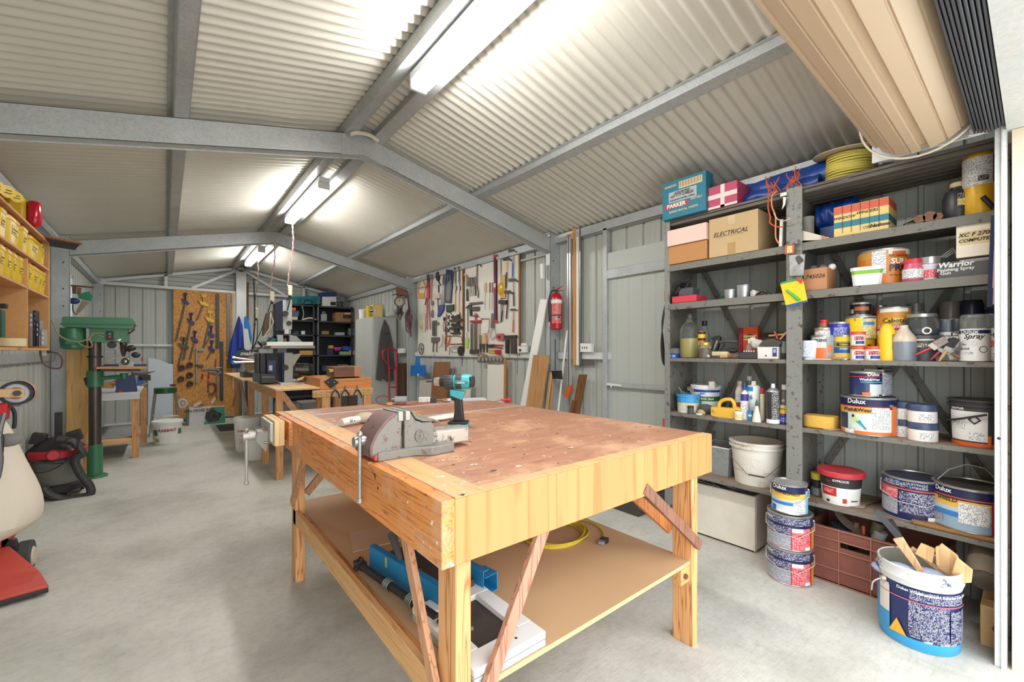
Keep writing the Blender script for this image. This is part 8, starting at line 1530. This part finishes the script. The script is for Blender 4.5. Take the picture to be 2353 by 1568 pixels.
toolY('drop_saw','silver and black compact drop saw above the white bench','drop saw',7.5,('s',((288,831),(299,831)),(1,.4,1),CHR,'blade_disc'),('c',circ(288,831,7,7),.01,DGR,'disc_ring',-.05),('p',rc(272,831,307,843),.2,C((190,190,184),.4,.3),'base',.02),('p',rc(235,838,335,849),.25,C((36,56,120),.4),'blue_bed',.05),('t',((232,836),(262,818),(275,812)),.006,CHR,'rod'),('t',((234,840),(264,824),(276,816)),.006,CHR,'rod'),('p',rc(324,822,328,830),.03,RDL,'red_lever'),('p',rc(240,788,272,803),.1,C((190,190,184),.4,.3),'motor_block',.1))
toolY('anvil_vice','black vice with a blue swivel base standing on the white bench','vice',7.6,('p',((300,855),(322,858),(360,853),(345,858),(325,864),(302,862)),.06,IR,'horn'),('p',rc(318,862,346,875),.1,BLK,'jaw'),('p',((316,866),(328,868),(326,888),(314,886)),.08,BLUE,'body'),('t',((322,885),(340,880)),.01,CHR,'lever'))
toolY('case','open dark blue steel case standing on the white bench','case',7.55,('p',((268,868),(308,862),(315,902),(265,904)),.15,C((36,52,100),.4),'case'),('p',rc(272,898,282,903),.01,RDL,'red_catch',-.01))
toolY('timber_roller','tan timber block with a round handle beside the blue steel case','timber',7.6,('p',rc(229,880,260,893),.12,mt('mdf_small',(186,140,92)),'block'),('v',((256,880),(278,880)),.025,mt('mdf_small',(186,140,92)),'handle'))
CV=mt('clear_tank',(180,180,170),.15,0,'glass',alpha=.7);vc=Vector((-.80,5.95,0))
t=thing('wet_dry_vacuum','black and red workshop vacuum with a clear tank and ribbed hose','vacuum cleaner',vc)
with P('base',t) as b:b.lathe([(.20,.06),(.21,.12),(.17,.13)],BLK,28,Matrix.Translation(vc))
with P('tank',t) as b:b.lathe([(.165,.10),(.175,.36),(.165,.365),(.155,.11)],CV,28,Matrix.Translation(vc))
with P('tank_dust',t) as b:b.lathe([(.14,.11),(.145,.30),(1e-5,.31)],mt('dust',(140,134,120),.9),24,Matrix.Translation(vc))
with P('head',t,bev=.006) as b:b.lathe([(.20,.36),(.205,.42),(.19,.46),(.12,.54),(.05,.56),(1e-5,.56)],BLK,28,Matrix.Translation(vc))
with P('red_band',t) as b:b.lathe([(.208,.385),(.210,.44),(.197,.455)],C((190,34,50),.35),28,Matrix.Translation(vc),th=(-2.6,.2))
with P('red_dial',t) as b:a=vc+Vector((.0,-.205,.42));b.cyl(a,a+Vector((.005,-.03,0)),.05,.04,C((196,40,56),.35),20)
for x,h in ((-.12,.62),(.12,.63)):
 with P('handle_lug',t,bev=.006) as b:b.cbox(vc+Vector((x,-.02,.56)),(.10,.09,.10),BLK,(0,.3*(1 if x<0 else -1),0))
with P('wand',t,bev=.003) as b:b.cbox(vc+Vector((-.0,.05,.66)),(.05,.04,.26),BLK)
with P('hose',t) as b:
 hp=smooth([onY(x,y,5.75) for x,y in ((130,1010),(165,1015),(190,1042),(180,1048),(172,1062),(185,1090),(205,1115),(208,1135),(185,1143),(140,1146),(112,1135),(100,1120))],10)
 b.tube(hp,.030,DGR,10)
 for i in range(0,len(hp)-1):b.tube([hp[i],hp[i]+(hp[i+1]-hp[i]).normalized()*.008],.034,C((60,60,60),.5),10)
with P('cord',t) as b:b.tube([onY(x,y,5.70) for x,y in ((70,1060),(110,1065),(150,1062),(175,1040),(178,1010),(150,1012),(160,1050),(120,1080),(80,1088))],.006,BLK,6,sm=5)
for x,y in ((.10,-.16),(-.14,-.14),(.16,.1),(-.12,.14)):
 with P('castor',t) as b:b.cyl(vc+Vector((x-.012,y,.032)),vc+Vector((x+.012,y,.032)),.031, None,BLK,14);b.cyl(vc+Vector((x,y,.05)),vc+Vector((x,y,.08)),.012, None,BLK,8)
RDM=mt('faded_red',(206,86,72),.5,0,rgb2=(176,60,50),var=.1);t=thing('garden_vacuum','red wheeled garden vacuum with a big cream dust bag, at the left edge','garden vacuum',(-.75,3.8,0))
with P('nozzle',t,bev=.006) as b:
 n0=[onZ(x,y,.02) for x,y in ((0,1393),(112,1357),(90,1332),(0,1330))];l=Vector((-.22,0,0))
 b.add([n0[0]+l,n0[1],n0[2]+Vector((0,.02,.04)),Vector((-.9,3.95,.2)),Vector((-.72,3.88,.22)),n0[0]+l+Vector((0,0,.035)),n0[1]+Vector((0,0,.03))],[(5,6,2,4),(5,4,3),(0,1,6,5),(1,2,6),(0,3,4,2,1)],RDM)
with P('edge_strip',t,bev=.003) as b:b.bar(n0[0]+l+Vector((0,-.005,.004)),n0[1]+Vector((0,-.005,.004)),.02,.022,BLK)
with P('wheel',t,bev=.008) as b:b.cyl((-.70,3.97,.102),(-.64,3.97,.102),.10, None,mt('tyre',(66,68,68),.8),28)
with P('hub',t) as b:b.cyl((-.641,3.97,.102),(-.632,3.97,.102),.06,.05,C((206,190,166),.5),20)
with P('wheel',t,bev=.008) as b:b.cyl((-.95,3.97,.102),(-.90,3.97,.102),.10, None,mt('tyre',(66,68,68)),28)
with P('chassis',t,bev=.01) as b:b.prism([(-.92,3.9,.2),(-.74,3.9,.2),(-.70,3.9,.28),(-.74,3.9,.36),(-.92,3.9,.38)],(0,1,0),.18,RDM)
with P('axle_bracket',t,bev=.004) as b:b.prism([(-.76,3.9,.12),(-.68,3.9,.14),(-.70,3.9,.24),(-.76,3.9,.28)],(0,1,0),.04,BLK)
BAG=mt('bag_cloth',(222,210,192),.9,0,var=.04,bump=.3);YG_=3.75
with P('dust_bag',t,sub=1) as b:
 rows=((960,6),(975,22),(1000,36),(1040,54),(1080,76),(1120,98),(1160,108),(1190,100),(1210,70),(1228,34),(1240,8));vs=[];k=14
 for y,xr in rows:
  e=onY(xr,y,YG_);z=e.z;R0=e.x;L0=-.98;cx_=(R0+L0)/2;rx=max(.01,(R0-L0)/2);ry=min(.26,rx*.9)
  for q in range(k):th=2*math.pi*q/k;vs.append((cx_+rx*math.cos(th),YG_+ry*math.sin(th)+.012*math.sin(q*2.3+y*.05),z))
 n=len(rows);b.add(vs,[(i*k+q,i*k+(q+1)%k,(i+1)*k+(q+1)%k,(i+1)*k+q) for i in range(n-1) for q in range(k)]+[tuple(range(k)),tuple(range((n-1)*k,n*k))[::-1]],BAG)
with P('mesh_flap',t) as b:b.sph(onY(18,1012,3.48),.045,C((120,116,110),.5),14,8,(1.3,.3,.8))
with P('handle_grip',t) as b:b.tube([onY(-6,985,3.45),onY(4,1008,3.45),onY(2,1040,3.45)],.010,BLK,8)
with P('pipe',t) as b:b.tube([onY(-6,1100,3.45),onY(1,1060,3.45),onY(-2,1000,3.45),onY(10,950,3.48)],.012,C((110,110,112),.4,.5),8,sm=4)
for y in (1030,1052):
 with P('printed_ring',t) as b:b.tube([onY(4+4*math.cos(q*.785),y+8*math.sin(q*.785),3.47) for q in range(8)],.0025,C((150,110,96),.7),6,closed=True)
t=thing('belt_linisher','home-made belt sander with a black wheel on a timber arm at the left edge','belt sander',onY(40,930,3.95));Yb=3.95;wc=onY(41,903,Yb)
def ring(b,r0,r1,d,m,y0=0):b.lathe([(r0,y0),(r1,y0),(r1,y0+d),(r0,y0+d),(r0,y0)],m,36,Matrix.Translation(wc)@Matrix.Rotation(R_(90),4,'X'))
with P('tyre',t) as b:ring(b,.057,.073,.045,mt('tyre_blue',(64,68,80),.7))
for k in range(18):
 with P('tread_block',t) as b:a=k*math.pi/9;b.cbox(wc+Vector((.068*math.cos(a),-.0465,.068*math.sin(a))),(.009,.004,.011),BLK,(0,-a,0))
with P('wheel_disc',t) as b:ring(b,.008,.0565,.035,C((206,206,212),.4))
with P('hub_ring',t) as b:ring(b,.026,.036,.042,C((190,120,84),.5))
with P('belt',t) as b:
 a0=[wc+Vector((.079*math.cos(a),0,.079*math.sin(a))) for a in [-math.pi/2+i*math.pi/16 for i in range(17)]];a1=[q+Vector((-.32,0,.0)) for q in (a0[-1],a0[0])];lp=[a1[1]]+a0+[a1[0]]
 b.add([v for q in lp for v in (q+Vector((0,-.05,0)),q+Vector((0,.01,0)))],[(2*i,2*i+2,2*i+3,2*i+1) for i in range(len(lp)-1)],mt('belt_tan',(190,140,118),.8,0,bump=.6))
with P('timber_arm',t,bev=.003) as b:b.prism([onY(x,y,Yb-.09) for x,y in ((-20,895),(48,894),(55,899),(55,911),(48,914),(-20,914))],(0,1,0),.03,C((222,186,128),.5))
with P('nut',t) as b:q=onY(40,904,Yb-.095);b.cyl(q,q+Vector((0,-.015,0)),.018, None,IR,6)
with P('red_column',t,bev=.004) as b:b.prism([onY(x,y,Yb-.06) for x,y in ((-12,930),(18,926),(14,966),(-12,972))],(0,1,0),.08,C((206,30,36),.4))
with P('stand',t,bev=.004) as b:b.cyl(Vector((wc.x-.17,Yb,.02)),Vector((wc.x-.17,Yb,1.0)),.03, None,DGR,14);b.cyl(Vector((wc.x-.17,Yb,.001)),Vector((wc.x-.17,Yb,.02)),.14, None,DGR,20)
with P('cable',t) as b:b.tube([onY(x,y,4.1) for x,y in ((20,930),(32,945),(34,965),(32,985))],.010,C((40,44,60),.5),8,sm=4)
# ================================================================ pieces of pieces
SUB={'lettering':('body','carton','front','blade_cover'),'paper_label':('body','cylinder'),'printed_panel':('carton',),'tape':('carton',),'paper_note':('carton',),'barcode_panel':('carton',),'bar_code':('carton',),'grid_line':('carton',),'pen_line':('carton',),'side_print':('carton',),'masking_tape':('carton',),'emblem':('fixed_jaw',),'hole':('front_rail',),
'numeral_mark':('dial',),'hand':('dial',),'pen_mark':('lid',),'label':('body','case'),'hub':('wheel',),'red_dial':('head',),'tread_block':('tyre',),'driver_bit':('carton',),'ridge':('carton',),'lug':('wire_handle',),'handle_grip':('wire_handle',),'nozzle':('cap',),'motor_fin':('motor',),'motor_cap':('motor',),'terminal_box':('motor',),'on_button':('switch_plate',),'off_button':('switch_plate',),
'rib':('side',),'warning_sign':('body',),'red_line':('body',),'woman_picture':('body',),'logo':('housing',),'spring':('rod',),'notch_block':('bed',),'gauge':('cylinder',),'bristles':('ferrule',),'tag':('drawer',),'socket_hole':('body',),'trim':('case',),'bolt':('cleat',),'reel_ring':('reel_picture',),'green_panel':('front',),'printed_ring':('dust_bag',),'spoke':('rim',)}
for o in [q for q in COL.objects if q.type=='MESH' and q.parent and q.parent.parent is None and q.parent.type=='EMPTY']:
 want=SUB.get(o.name.split('.')[0])
 if want and o.location.length==0 and o.rotation_euler.x==0:
  sib=[q for q in o.parent.children if q.name.split('.')[0] in want and q.location.length==0 and q is not o]
  if sib:o.parent=sib[0]
